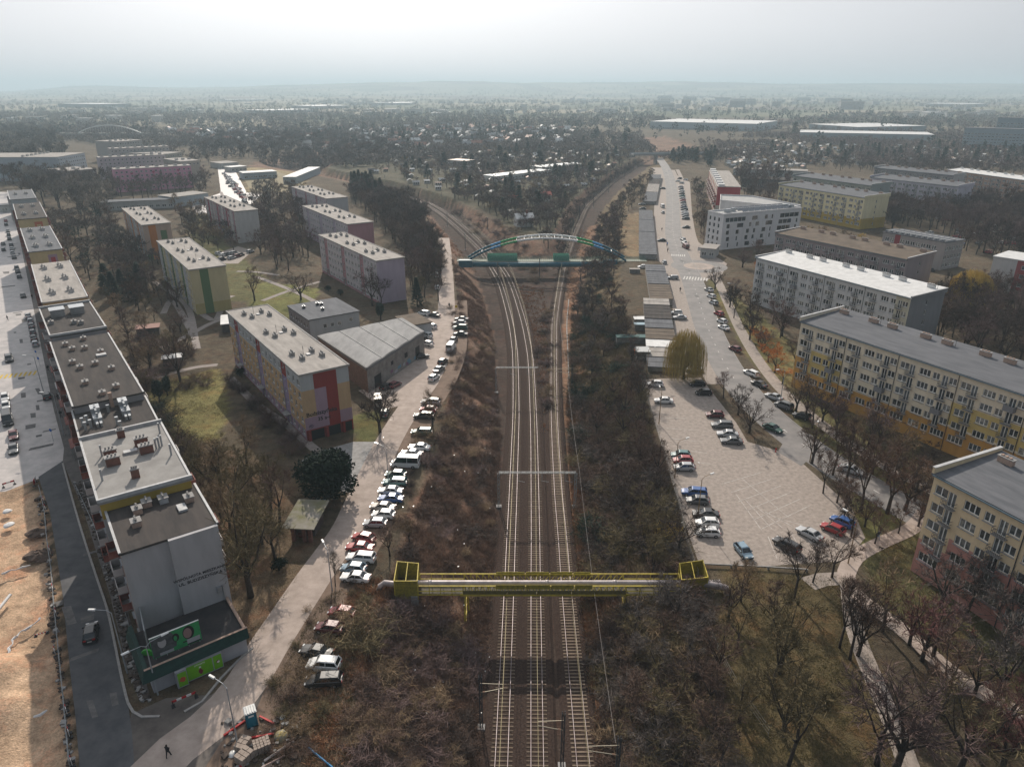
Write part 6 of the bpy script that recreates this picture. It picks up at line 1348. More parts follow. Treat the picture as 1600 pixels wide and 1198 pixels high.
for i in range(34):
    x = [350, 358, 372, 368][i % 4]+(i//4)*rnd.uniform(1.0, 3.4); y = [272, 277, 300, 290][i % 4]+(i//4)*2.8+rnd.uniform(-1, 1)
    car(x, y, rnd.choice([60, 150]), rnd.choice(['hatchback', 'sedan']), rnd.choice(['white', 'silver', 'silver', 'grey', 'dark', 'red']), 'small distant parked car on the road beside the sports field', 'distant cars by the sports field', low=True)
for i in range(46):
    x = rnd.uniform(1440, 1600); y = rnd.uniform(322, 395); car(x, y, rnd.choice([30, 120]), rnd.choice(['hatchback', 'sedan']), rnd.choice(['white', 'silver', 'silver', 'grey', 'dark', 'red', 'blue']), 'parked car glimpsed between the bare trees of the right estate', 'cars under the trees of the right estate', low=True)
for i, (x, y, c) in enumerate([(1445,412,'black'),(1452,422,'black'),(1420,402,'white'),(1432,404,'silver')]): car(x, y, 150, 'sedan', c, ['black car right of the school, farther', 'black car right of the school, nearer', 'white car beside the school road', 'silver car beside the school road'][i], 'cars by the school', low=True)
for i in range(60):
    x = rnd.uniform(1320, 1470); y = rnd.uniform(201, 211) if i % 2 else rnd.uniform(192, 197); car(x, y, rnd.choice([0, 90]), 'sedan', rnd.choice(['white', 'silver', 'silver', 'grey']), 'tiny car in the shopping hall car park far right', 'cars at the far shopping hall', low=True)

# ---------------------------------------------------------------- people
def person(px, py, rz, top, leg, label, walk=True, sc=1.0, z=.03):
    p = P(px, py, 0); t = thing('person', label, 'person', (p.x, p.y, z), radians(rz))
    def skin(name, verts, edges, rad, m, lvl=1):
        me_ = bpy.data.meshes.new(name); me_.from_pydata(verts, edges, []); o = bpy.data.objects.new(name, me_); COL.objects.link(o); o.parent = t
        sk = o.modifiers.new('skin', 'SKIN'); 
        for i, r in enumerate(rad): me_.skin_vertices[0].data[i].radius = (r, r)
        me_.skin_vertices[0].data[0].use_root = True; o.modifiers.new('sub', 'SUBSURF').levels = lvl; o.modifiers['sub'].render_levels = lvl; me_.materials.append(m); return o
    s_ = .18 if walk else .05
    V = [(0, 0, .95), (0, .0, 1.15), (0, 0, 1.40), (0, .0, 1.50), (.01, 0, 1.58), (.03, 0, 1.70), (0, .2, 1.40), (s_*.6, .25, 1.15), (s_*1.2, .24, .92), (0, -.2, 1.40), (-s_*.6, -.25, 1.15), (-s_, -.24, .92), (0, .1, .90), (-s_*.7, .1, .50), (-s_*1.6, .1, .08), (0, -.1, .90), (s_*.9, -.1, .50), (s_*1.3, -.1, .06), (-s_*1.6+.14, .1, .04), (s_*1.3+.16, -.1, .04)]
    E = [(0, 1), (1, 2), (2, 3), (3, 4), (4, 5), (2, 6), (6, 7), (7, 8), (2, 9), (9, 10), (10, 11), (0, 12), (12, 13), (13, 14), (0, 15), (15, 16), (16, 17), (14, 18), (17, 19)]
    Rr = [.15, .15, .17, .07, .10, .09, .08, .06, .045, .08, .06, .045, .11, .075, .05, .11, .075, .05, .045, .045]
    body = skin('body', V, E, Rr, leg)
    coat = skin('coat', [(0, 0, .86), (0, 0, 1.1), (0, 0, 1.42), (0, .21, 1.41), (s_*.6, .26, 1.15), (s_*1.15, .25, .97), (0, -.21, 1.41), (-s_*.6, -.26, 1.15), (-s_*.95, -.25, .97)], [(0, 1), (1, 2), (2, 3), (3, 4), (4, 5), (2, 6), (6, 7), (7, 8)], [.19, .18, .19, .095, .075, .06, .095, .075, .06], top)
    q = MB(); q.tube([(.0, 0, 1.60), (.01, 0, 1.70), (.01, 0, 1.78), (.01, 0, 1.81)], [.095, .115, .09, .03], 8); q.build('hair', mat('hair', (.035, .025, .02), .9), t, True)
    q = MB(); q.tube([(.05, 0, 1.58), (.075, 0, 1.68), (.06, 0, 1.74)], [.05, .07, .05], 8); q.build('face', mat('skin_tone', (.48, .30, .22), .7), t, True)
    t.scale = (sc,)*3; return t
CL = lambda n, c: mat('cloth_'+n, c, .9)
dk, bk = CL('dark', (.03, .03, .035)), CL('black', (.015, .015, .018))
for a in [(264,1182,80,bk,bk,'person in dark clothes walking across the muddy junction at the bottom left'),(51,467.5,-60,bk,dk,'person in black on the pavement beside the tan street row gable'),(12.5,501,20,dk,bk,'person striding across the lit street near the left edge'),(76,580,0,bk,dk,'person in black near the parking signs on the left pavement'),(91.5,626,0,dk,CL('maroon', (.1, .02, .03)),'person in dark red trousers beside the shop fronts on the left'),(136,765,0,bk,bk,'person in black near the dug up pavement'),(144,796,10,dk,bk,'person at the near end of the dug up pavement'),(702,481,90,dk,bk,'person walking down the lane beside the guard fence'),(1034,361,90,bk,dk,'person in the garage yard by the upper street'),(1042,386,90,dk,bk,'person at the edge of the upper zebra crossing'),(1043,394,90,bk,bk,'person with a pushchair shape by the zebra crossing'),(1062.6,456,90,bk,bk,'person in black outside the garages below the roundabout'),(1115,433,0,CL('blue', (.05, .12, .25)),bk,'person in a blue jacket at the lower zebra crossing'),(1076,383,0,bk,dk,'person standing by the small dark red van'),(1372,842,-60,CL('navy', (.03, .05, .1)),CL('jeans', (.2, .28, .38)),'person in light jeans walking a dog on the curved park path'),(96,652,0,bk,dk,'person strolling by the shop canopies on the left')]:
    person(*a[:3], a[3], a[4], a[5].replace(' with a pushchair shape', ' in black'))
# dog
p = P(1376,858); t = thing('dog', 'small dark dog walking ahead of its owner on the curved park path', 'dog', (p.x, p.y, .03), radians(-60))
me_ = bpy.data.meshes.new('body'); me_.from_pydata([(0, 0, .34), (.22, 0, .36), (.34, 0, .46), (.46, 0, .50), (.56, 0, .47), (-.22, 0, .34), (-.38, 0, .44), (.2, .07, .2), (.21, .07, .03), (.2, -.07, .2), (.24, -.07, .03), (-.22, .07, .2), (-.26, .07, .03), (-.22, -.07, .2), (-.2, -.07, .03)], [(0, 1), (1, 2), (2, 3), (3, 4), (0, 5), (5, 6), (1, 7), (7, 8), (1, 9), (9, 10), (5, 11), (11, 12), (5, 13), (13, 14)], [])
o = bpy.data.objects.new('body', me_); COL.objects.link(o); o.parent = t; o.modifiers.new('skin', 'SKIN')
for i, r in enumerate([.1, .1, .07, .07, .035, .09, .02, .035, .025, .035, .025, .04, .025, .04, .025]): me_.skin_vertices[0].data[i].radius = (r, r)
me_.skin_vertices[0].data[0].use_root = True; o.modifiers.new('sub', 'SUBSURF').levels = 1; me_.materials.append(mat('fur', (.03, .025, .02), .95))

# ---------------------------------------------------------------- lamps, signs, site clutter
LW = mat('lamp_pole', (.36, .38, .40), .5, metal=.3); LR = mat('lamp_pole_rusty', (.25, .17, .09), .8); LG = mat('lamp_glass', (.75, .75, .73), .3)
def lamp(px, py, h, arms, label, m=LW, group='street lamps', hook=True):
    p = P(px, py); z = hz(p.x, p.y); t = thing('street_lamp', label, 'street lamp', (p.x, p.y, z), 0, group); q = MB(); q.tube([(0, 0, -.2), (0, 0, h*.35), (0, 0, h)], [.11, .085, .055], 8); q.build('pole', m, t)
    for a in arms:
        L = 1.9; a = radians(a); dx, dy = cos(a), sin(a); q = MB(); q.tube([(0, 0, h-.05), (dx*.5, dy*.5, h+.35), (dx*L, dy*L, h+.45)], .04, 6); q.build('arm', m, t)
        q = MB(); n_ = Vector((-dy, dx, 0))*.16; a0 = Vector((dx*(L-.1), dy*(L-.1), h+.38)); a1 = Vector((dx*(L+.75), dy*(L+.75), h+.44)); q.hexa([a0-n_, a1-n_, a1+n_, a0+n_, a0-n_*.7+Vector((0, 0, .17)), a1-n_*.7+Vector((0, 0, .12)), a1+n_*.7+Vector((0, 0, .12)), a0+n_*.7+Vector((0, 0, .17))]); q.build('lamp_head', LG, t)
    return t
lamp(199,1051,9.5,(180,),'tall lamp with one arm reaching over the new asphalt left of the shop'); lamp(372,1164,8.5,(150,),'lamp with a white head beside the blue toilet cabin'); lamp(247,1085,7.5,(45,225),'short double headed lamp in front of the lime shop panels'); lamp(519,922,6.8,(120,),'lamp beside the young tree on the lane edge'); lamp(607,752,7,(150,),'lamp near the white minibus at the lane edge')
lamp(68,612,9,(180,),'lamp on the shaded pavement beside the black parked car'); lamp(100,680,9.5,(180,),'lamp on the shaded pavement near the dug up strip'); lamp(710,548,6,(90,),'low lamp on the verge beside the white panel van')
lamp(1010,590,7.5,(30,),'rusty lamp at the far left corner of the car park',LR); lamp(1029.5,662,7.5,(90,),'rusty lamp on the left edge of the car park below the white sedan',LR); lamp(1054,747,7.5,(30,),'rusty lamp beside the red and silver cars of the car park',LR); lamp(1090,808,7.5,(30,),'rusty lamp at the grey car near the bottom left of the car park',LR); lamp(1265,722,7.5,(60,),'ochre lamp post among the row of bare trees',LR); lamp(1325,880,8,(120,),'leaning ochre lamp post between the car park and the park path',LR); lamp(1219,628,8,(200,),'grey lamp at the kerb beside the silver sedan'); lamp(1145,476,7,(180,),'grey lamp on the grass beside the lower street')
lamp(1099,392,6,(0,),'thin flag like mast on the forecourt of the white office'); lamp(1552,395,9,(0,180),'tall double lamp beside the coral block')
def sign(px, py, h, shape, col, label, rz=0, w=.7, back=None):
    p = P(px, py); t = thing('road_sign', label, 'road sign', (p.x, p.y, hz(p.x, p.y)), radians(rz)); q = MB(); q.tube([(0, 0, -.2), (0, 0, h)], .035, 6); q.build('post', LW, t); q = MB()
    if shape == 'disc': q.tube([(0, -.04, h-.3), (0, -.06, h-.3)], w/2, 16)
    else: q.box(-w/2, -.06, h-w, w/2, -.04, h)
    pl_ = q.build('plate', col, t); return t, pl_
SB = mat('sign_blue', (.02, .12, .42), .5); SR = mat('sign_red', (.45, .02, .02), .5); SY = mat('sign_yellow', (.6, .42, .03), .5)
sign(60,565,3.2,'disc',SB,'round blue road sign above the parking sign on the left pavement',-20); sign(63,572,2.6,'sq',SB,'square blue parking sign below the round one on the left pavement',-20)
t, pl_ = sign(84,690,3,'disc',SB,'round blue road sign beside the dug up strip',-20); t, pl_ = sign(713,487,2.2,'sq',SY,'small yellow square board on the guard fence above the verge cars',0,.8); sign(1042,387,2.4,'disc',SB,'small round blue sign by the upper zebra crossing')
# white information board in front of the office and hydrant
p = P(1101,394); t = thing('information_board', 'long low white banner board on the grass in front of the office', 'banner', (p.x, p.y, 0), radians(-8)); q = MB(); q.box(-3.2, 0, .5, 3.2, .12, 2.2); q.build('board', mat('banner_white', (.62, .62, .62), .6, (.45, .42, .42), .6, 6), t); q = MB(); q.box(-3, .02, 0, -2.9, .1, .5); q.box(2.9, .02, 0, 3, .1, .5); q.build('leg', STEEL, t)
p = P(1212,706); t = thing('hydrant', 'red pillar hydrant at the entrance of the car park', 'hydrant', (p.x, p.y, 0)); q = MB(); q.tube([(0, 0, 0), (0, 0, .15), (0, 0, .16), (0, 0, .85), (0, 0, .95)], [.16, .16, .11, .11, .04], 10); q.build('barrel', SR, t); q = MB(); q.tube([(-.2, 0, .65), (.2, 0, .65)], .055, 8); q.build('nozzle', SR, t)
# striped barriers
STR = (mat('barrier_red', (.42, .02, .025), .6), mat('barrier_white', (.68, .66, .64), .6))
def barrier(px0, py0, px1, py1, label, n=None, h=.9, b=.28):
    a = P(px0, py0); c = P(px1, py1); L = (c-a).length; n = n or max(3, int(L/.5)); t = thing('striped_barrier', label, 'barrier', (a.x, a.y, hz(a.x, a.y)), atan2(c.y-a.y, c.x-a.x), 'red and white roadwork barriers')
    for i in range(n): q = MB(); q.box(L*i/n, -.03, h-b, L*(i+1)/n, .03, h, 0); q.build('stripe_board', STR[i % 2], t)
    for x in (.08, L-.08): q = MB(); q.box(x-.05, -.05, 0, x+.05, .05, h-.02); q.box(x-.2, -.3, 0, x+.2, .3, .12); q.build('foot', PLAS, t)
barrier(270,1104,308,1088,'red and white barrier board at the mouth of the side road below the shop'); barrier(5,762,24,756,'red and white barrier bar across the closed carriageway'); barrier(54,760,57,752,'upright red and white barrier marker at the trench corner',2,1.2,.9)
for i, (x0, y0, x1, y1) in enumerate([(68,783,70,788),(71,795,73,802),(78,860,80,868),(83,920,85,928),(88,958,90,966),(86,1018,88,1026),(104,1110,106,1118),(108,1145,110,1153),(112,1190,114,1198)]): barrier(x0, y0, x1, y1, 'red and white marker board on the roadworks fence, %s from the top' % ordn(i), 2, 1.1, .8)
barrier(55,994,75,988,'red and white tape pole lying across the sand trench',8,.3,.14)
# roadworks railing along the trench
railfence('site_fence', 'grey temporary site fence between the sand trench and the new asphalt', [(62,765),(70,800),(75,850),(82,900),(86,950),(91,1000),(97,1060),(103,1120),(110,1198)], 1.1, STEEL, n=2, post=2.4, w=.045)
railfence('pavement_railing', 'low grey railing along the dug up pavement beside the street row', [(118,760),(150,830),(178,900),(205,990),(222,1050)], .9, STEEL, n=2, post=2.2, w=.04)
# blue toilet cabin
p = P(394,1130); t = thing('portable_toilet', 'blue portable toilet cabin with a ribbed white roof on the rough ground', 'portable toilet', (p.x, p.y, 0.02), radians(28)); TB = mat('cabin_blue', (.015, .14, .20), .5, (.01, .10, .15), 2, 4)
q = MB(); q.box(-.6, -.6, .1, .6, .6, 2.1); q.build('cabin', TB, t); q = MB(); q.box(-.42, -.635, .2, .42, -.602, 1.98); q.build('door', mat('cabin_door', (.02, .17, .24), .5), t); q = MB(); q.box(-.66, -.66, 2.1, .66, .66, 2.18)
for k in range(5): q.box(-.6+k*.26, -.6, 2.18, -.46+k*.26, .6, 2.27)
q.build('roof', mat('cabin_roof', (.66, .66, .64), .5), t); q = MB(); q.box(-.65, -.65, 0, .65, .65, .1); q.build('base', PLAS, t); q = MB(); q.box(-.3, -.65, 1.6, .3, -.636, 1.85); q.box(.615, -.3, 1.55, .625, .35, 1.85); q.box(.615, -.1, .8, .625, .1, 1.1); q.build('white_panel', LG, t)
def beam(name, lab, a, b, w, m, cat, group=None, z=.15):
    a = P(*a); b = P(*b); c = (a+b)/2; q = MB(); za, zb, zc = hz(a.x, a.y), hz(b.x, b.y), hz(c.x, c.y); q.bar((a.x-c.x, a.y-c.y, z+za-zc), (b.x-c.x, b.y-c.y, z+zb-zc), w); o = q.build(name, m); o.location = (c.x, c.y, zc); tag(o, lab, cat, group)
def pipe_(name, lab, a, b, r, m, cat, group=None):
    a = P(*a); b = P(*b); c = (a+b)/2; za, zb, zc = hz(a.x, a.y), hz(b.x, b.y), hz(c.x, c.y); q = MB(); q.tube([(a.x-c.x, a.y-c.y, r+za-zc), (b.x-c.x, b.y-c.y, r+zb-zc)], r, 10); o = q.build(name, m, smooth=False); o.location = (c.x, c.y, zc+.03); tag(o, lab, cat, group)
beam('red_beam', 'longest red barrier beam running under the blue toilet cabin', (350,1150), (383,1127), .22, SR, 'beam', 'red barrier beams'); beam('red_beam', 'red barrier beam on the right of the blue toilet cabin', (406,1120), (428,1131), .2, SR, 'beam', 'red barrier beams'); beam('red_beam', 'red barrier beam below the blue toilet cabin pointing at the rubble', (390,1154), (428,1147), .2, SR, 'beam', 'red barrier beams'); beam('red_beam', 'short red beam end at the bottom edge among the pallets', (375,1194), (379,1206), .2, SR, 'beam', 'red barrier beams')
pipe_('white_pole', 'long whitish concrete pole lying on the grass below the rubble', (413,1190), (459,1159), .14, mat('pole_white', (.55, .50, .47), .7, (.4, .35, .32), 2, 4), 'pole'); pipe_('pinkish_pole', 'shorter pinkish pole lying parallel to the whitish one', (409,1200), (445,1181), .1, mat('pole_pink', (.42, .30, .26), .8), 'pole'); pipe_('blue_pipe', 'bright blue plastic pipe lying at the bottom edge', (482,1169), (520,1200), .11, mat('pipe_blue', (.02, .18, .38), .4), 'pipe')
pipe_('white_drain_pipe', 'white plastic drain pipe on the sand at the left edge', (-3,956), (17,931), .22, mat('pipe_white', (.66, .66, .65), .5), 'pipe')
rr = random.Random(4); PAL = mat('pallet_wood', (.34, .25, .17), .9, (.22, .16, .11), 3, 5); PVS = mat('stacked_stones', (.36, .30, .25), .9, (.25, .2, .17), 3, 5)
def pile(px, py, w_, d_, h_, label, m, n, rz, name='stone_pallet'):
    p = P(px, py); t = thing(name, label, 'pallet', (p.x, p.y, hz(p.x, p.y)), radians(rz), 'pallets of building material'); q = MB()
    for k in range(5): q.box(-w_/2+k*w_/4.6, -d_/2, .05, -w_/2+k*w_/4.6+.1, d_/2, .14)
    q.build('pallet', PAL, t); q = MB()
    for i in range(n):
        for j in range(n-1):
            for k in range(3): x = -w_/2+w_*i/n; y = -d_/2+d_*j/(n-1); q.box(x+.02+rr.uniform(-.03, .03), y+.02, .142+h_*k/3.3, x+w_/n-.03, y+d_/(n-1)-.03, .142+h_*(k+.92)/3.3+rr.uniform(-.03, .03))
    q.build('stones', m, t)
pile(410,1169,1.8,1.5,1.0,'pallet of pale paving stones right of the two loose slab stacks',PVS,5,30); pile(381,1168,1.7,1.2,1.0,'stack of tan slabs behind the one at the bottom edge',PVS,3,70); pile(383,1187,1.7,1.4,1.1,'stack of tan slabs at the bottom edge',PVS,3,60)
def sack(px, py, s_, m, label, name='sack', cat='sack', flat=.6):
    p = P(px, py); t = MB(); r2 = random.Random(int(px)); n = 8
    for i in range(n):
        for j in range(5): th = pi*j/8; a = 2*pi*i/n; k = s_*(1+r2.uniform(-.15, .15)); t.v.append((cos(a)*cos(th)*k, sin(a)*cos(th)*k, sin(th)*k*flat))
    for i in range(n):
        for j in range(4): i2 = (i+1) % n; t.f.append((i*5+j, i2*5+j, i2*5+j+1, i*5+j+1)); t.m.append(0)
    o = t.build(name, m, smooth=True); o.location = (p.x, p.y, hz(p.x, p.y)); tag(o, label, cat)
sack(364,1178,.5,LG,'white crumpled sack left of the slab stacks'); sack(439,1150,.8,mat('yellow_bag', (.42, .33, .12), .8, (.12, .14, .16), 3, 5),'yellow and dark heap at the end of the lower red beam','heap','rubble heap'); sack(422,1144,.3,LG,'small white bag between the toilet cabin and the yellow heap'); sack(441,1120,.35,LG,'small white bag right of the toilet cabin'); sack(14,820,.9,mat('rag_white', (.62, .62, .62), .8),'white plastic sheet crumpled on the sand near the trench head','plastic sheet','sheet',.3); sack(11,799,.8,MT['rag_white'],'white crumpled bags at the left edge above the plastic sheet','plastic_bag','bag',.4)
# white tarpaulin edge lines on the sand
for l, lab in (([(2,898),(14,893),(30,889),(46,884)],'white foil edge running across the sand, upper one'),([(8,1035),(16,1012),(26,994),(40,984),(55,975),(62,966)],'torn white foil curling over the lower sand mound'),([(52,1122),(62,1117),(75,1111)],'short white foil strip at the foot of the lower mound')):
    ln = smoothline(PP(l), .4); q = MB(); o = ln[0].copy(); pp = [(a.x-o.x+.15*sin(i*1.7), a.y-o.y+.12*cos(i*2.3), hz(a.x, a.y)+.12) for i, a in enumerate(ln)]
    q.tube(pp, [.13+.07*sin(i*1.3) for i in range(len(pp))], 5); oo = q.build('foil_strip', MT['rag_white']); oo.location = (o.x, o.y, 0); tag(oo, lab, 'foil strip')
for x, y, s1, lb_ in ((57,832,1.3,'dark spoil heap beside the site fence, upper one'), (60,868,1.6,'larger dark spoil heap beside the site fence')):
    for k_ in range(1):
        p = P(x, y); q = MB(); r2 = random.Random(int(x)); rings = [(1, 0), (.8, .25), (.5, .5), (.2, .62)]
        for f_, z_ in rings: q.v += [(cos(2*pi*i_/12)*s1*1.5*f_*r2.uniform(.8, 1.2), sin(2*pi*i_/12)*s1*f_*r2.uniform(.8, 1.2), z_*s1*r2.uniform(.7, 1.1)) for i_ in range(12)]
        for a_ in range(3):
            for i_ in range(12): q.f.append((a_*12+i_, a_*12+(i_+1) % 12, a_*12+12+(i_+1) % 12, a_*12+12+i_)); q.m.append(0)
        q.f.append(tuple(range(36, 48))); q.m.append(0); o = q.build('spoil_heap', mat('earth_dark', (.07, .05, .04), 1, (.14, .1, .08), 2, 6)); o.location = (p.x, p.y, hz(p.x, p.y)-.1); tag(o, lb_, 'spoil heap')
# shop canopies and kiosks along the row pavement
for i, (px, py, w_, m) in enumerate([(88,575,2.6,'bal_red'),(96,600,2.4,'bal_white'),(103,628,2.6,'bal_red'),(112,655,2.4,'bal_red'),(120,690,2.5,'bal_red')]):
    p = P(px, py, 2.6); t = thing('shop_awning', 'small shop awning on the shaded street front, %s from the far end' % ordn(i), 'awning', (p.x, p.y, 0), radians(-55), 'awnings along the street front'); q = MB(); q.hexa([(-w_, -1.3, 2.4), (w_, -1.3, 2.4), (w_, .4, 2.8), (-w_, .4, 2.8), (-w_, -1.3, 2.5), (w_, -1.3, 2.5), (w_, .4, 2.95), (-w_, .4, 2.95)]); q.build('canopy', MT.get(m) or CONC, t); q = MB(); q.bar((-w_+.1, -1.2, 0), (-w_+.1, -1.2, 2.45), .07); q.bar((w_-.1, -1.2, 0), (w_-.1, -1.2, 2.45), .07); q.build('post', STEEL, t)
# rubble in the dug-up strips
q = MB(); rr = random.Random(17)
for i in range(900):
    if i < 560:
        k_ = rr.random(); c_ = [(112,752),(132,800),(150,850),(166,905),(182,960),(196,1020),(208,1070),(222,1095)]; j_ = k_*6.99; a_ = int(j_); f_ = j_-a_; x_ = c_[a_][0]*(1-f_)+c_[a_+1][0]*f_+rr.uniform(0, 13); y_ = c_[a_][1]*(1-f_)+c_[a_+1][1]*f_
    elif i < 760: k_ = rr.random(); x_ = 62+k_*48+rr.uniform(-5, 5); y_ = 775+k_*420
    else: x_ = rr.uniform(345, 470); y_ = rr.uniform(1120, 1200)
    p = P(x_, y_); s_ = rr.uniform(.05, .32)*(1 if rr.random() < .85 else 1.7); z = hz(p.x, p.y); aa = rr.uniform(0, 6)
    q.hexa([(p.x+s_*cos(aa+k*pi/2)*rr.uniform(.6, 1.2), p.y+s_*sin(aa+k*pi/2)*rr.uniform(.6, 1.2), z+dz*s_) for dz in (-.2, .7) for k in range(4)], 0 if rr.random() < .75 else 1)
tag(q.build('rubble', [mat('rubble_dark', (.11, .085, .07), 1, (.05, .04, .035), 3, 5), CONC]), 'broken kerb stones and earth clods along the dug-up strips', kind='stuff')
# garden plots beside the garages
for px, py, w_, d_, h_, lab, m in ((988,537,9,2.6,1.9,'long dark teal tarpaulin covered shelter beside the garden plots',mat('tarp_teal', (.02, .10, .10), .7, (.01, .06, .06), 2, 5)),(1000,509,3.4,3,2.1,'small white roofed hut on the garden plot left of the garages',RF_W),(1001,517,3.6,2,2.0,'pale blue roofed hut on the garden plot left of the garages',mat('hut_blue', (.25, .36, .42), .7)),(1005,562,3.6,4,2.3,'pale box hut between the lowest garages and the bushes',mat('hut_pale', (.45, .46, .46), .8)),(992,427,4,2,1.6,'low pale hut just below the footbridge landing',RF_L)):
    p = P(px, py); t = thing('plot_hut', lab, 'hut', (p.x-w_/2, p.y, hz(p.x, p.y)), 0); q = MB(); q.box(0, 0, -.4, w_, d_, h_-.1); q.build('wall', mat('hut_wall', (.14, .14, .13), .9, (.25, .24, .22), 1, 5), t); q = MB(); q.box(-.15, -.15, h_-.1, w_+.15, d_+.15, h_+.05); q.build('roof', m, t)
q = MB(); p = P(994,555); q.box(-.5, -.5, 0, .5, .5, 1.5); q.box(-.6, -.6, 1.5, .6, .6, 1.62); o = q.build('orange_cabinet', mat('orange_tarp', (.6, .12, .02), .7)); o.location = (p.x, p.y, hz(p.x, p.y)); tag(o, 'bright orange covered box beside the pale hut', 'covered box')
railfence('retaining_kerb', 'dark low retaining edge between the car park bottom and the park lawn', [(1092,884),(1200,889),(1260,893)], .5, CONC, n=1, post=4, w=.2)
# ---------------------------------------------------------------- vegetation
BARK = mat('bark', (.075, .06, .05), .95, (.04, .033, .028), 3, 6, .3); BARKL = mat('birch_bark', (.42, .40, .37), .9, (.12, .11, .10), 3, 5)
def veg(name, c, c2, tint=True):
    m = mat(name, (1, 1, 1), .95, (.6, .6, .6), .8, 3, objcol=True, spec=.1, rand=.18); return m
TWIG = veg('twigs', 0, 0); NEED = veg('needles', 0, 0)
def gtree(seed, h, cr, tr, forks=4, n1=7, n2=6, n3=6, tw=.03, up=.55, trunk=.28, tl=1.0, droop=0, sides=(7, 5, 3)):
    R = random.Random(seed); T = MB(); K = MB()
    def strip(pts, w):
        a = Vector((R.uniform(-1, 1), R.uniform(-1, 1), R.uniform(-1, 1))).normalized()
        pr = None
        for i in range(len(pts)-1):
            d = pts[i+1]-pts[i]; s = d.cross(a)
            if s.length < 1e-4: return
            s.normalize(); w0 = w*(1-i/len(pts)*.6); w1 = w*(1-(i+1)/len(pts)*.75)
            K.quad(pts[i]-s*w0, pts[i]+s*w0, pts[i+1]+s*w1, pts[i+1]-s*w1)
    def path(p, d, L, n, wob, lift):
        pts = [p.copy()]; q = p.copy(); d = d.normalized()
        for i in range(n):
            d = (d+Vector((R.uniform(-wob, wob), R.uniform(-wob, wob), R.uniform(-wob, wob)+lift))).normalized(); q = q+d*L/n; pts.append(q.copy())
        return pts, d
    def at(pts, t):
        x = t*(len(pts)-1); i = min(int(x), len(pts)-2); return pts[i].lerp(pts[i+1], x-i), (pts[i+1]-pts[i]).normalized()
    def side(d, ang):
        a = Vector((R.gauss(0, 1), R.gauss(0, 1), R.gauss(0, 1))); s = d.cross(a).normalized(); return (d*cos(ang)+s*sin(ang)).normalized()
    tp, td = path(Vector((0, 0, -.3)), Vector((R.uniform(-.06, .06), R.uniform(-.06, .06), 1)), h*trunk+.3, 3, .05, .1)
    T.tube(tp, [tr*1.15, tr, tr*.9, tr*.85], sides[0])
    # leaders
    lim = []
    for i in range(forks):
        a = 2*pi*(i+R.uniform(-.3, .3))/forks; sp = R.uniform(.25, .75) if i else .08
        d = Vector((cos(a)*sp, sin(a)*sp, 1)); L = (h*(1-trunk))*R.uniform(.75, .98)*(1-.25*sp)
        p0 = tp[-1]-Vector((0, 0, R.uniform(0, h*trunk*.3))); pts, _ = path(p0, d, L, 6, .16, .08*up); r0 = tr*R.uniform(.5, .68)
        T.tube(pts, [r0*(1-k/6.5) for k in range(7)], sides[1]); lim.append((pts, r0, L))
    for pts, r0, L in lim:
        for i in range(n1):
            t = R.uniform(.15, .97); p, d = at(pts, t); L2 = min(cr, L*.55)*(1.12-t*.75)*R.uniform(.6, 1.05); d2 = side(d, R.uniform(.5, 1.05)); d2.z = d2.z*.8+.12*up
            q, _ = path(p, d2, L2, 4, .22, .10*up); r1 = max(.02, r0*.38*(1.1-t)); K.tube(q, [r1*(1-k/4.6) for k in range(5)], sides[2], cap=False)
            for j in range(n2):
                p2, dd = at(q, R.uniform(.2, 1)); L3 = L2*R.uniform(.28, .5); q3, _ = path(p2, side(dd, R.uniform(.4, 1.0)), L3, 3, .25, .12*up-droop); strip(q3, tw*1.5)
                for k in range(n3):
                    p3, d3 = at(q3, R.uniform(.15, 1)); L4 = R.uniform(.5, 1.15)*tl
                    q4, _ = path(p3, side(d3, R.uniform(.35, 1.1)), L4, 2 if not droop else 4, .2, .15*up-droop*1.4); strip(q4, tw)
    return T, K
def proto(kind, seed, **k):
    T, K = gtree(seed, **k); return (T.mesh('trunk', BARK, True), K.mesh('crown', TWIG), T, K)
near = [proto('n', 1, h=13, cr=4.2, tr=.26), proto('n', 2, h=13, cr=4.8, tr=.3, forks=5, trunk=.22), proto('n', 3, h=13, cr=3.6, tr=.24, forks=3, n1=9, trunk=.34), proto('n', 4, h=13, cr=5.2, tr=.34, forks=6, n1=6, trunk=.18, up=.3), proto('n', 5, h=13, cr=4.0, tr=.22, forks=4, n1=8, trunk=.3, up=.9)]
midp = [proto('m', 11+i, h=13, cr=4.6, tr=.27, forks=4, n1=6, n2=5, n3=4, tw=.06, sides=(5, 4, 3), trunk=.22+.03*i, tl=1.3, up=.3+.3*(i % 3)) for i in range(5)]
def farmesh(seed, h=12, cr=4.2, tw=.17, n=(4, 5, 4, 2)):
    T, K = gtree(seed, h, cr, .3, n[0], n[1], n[2], n[3], tw=tw, sides=(4, 3, 3), tl=2.2); T.m = [0]*len(T.m); T.add(K, mo=1); return T.mesh('bare_tree', [BARK, TWIG])
fars = [farmesh(31+i) for i in range(4)]
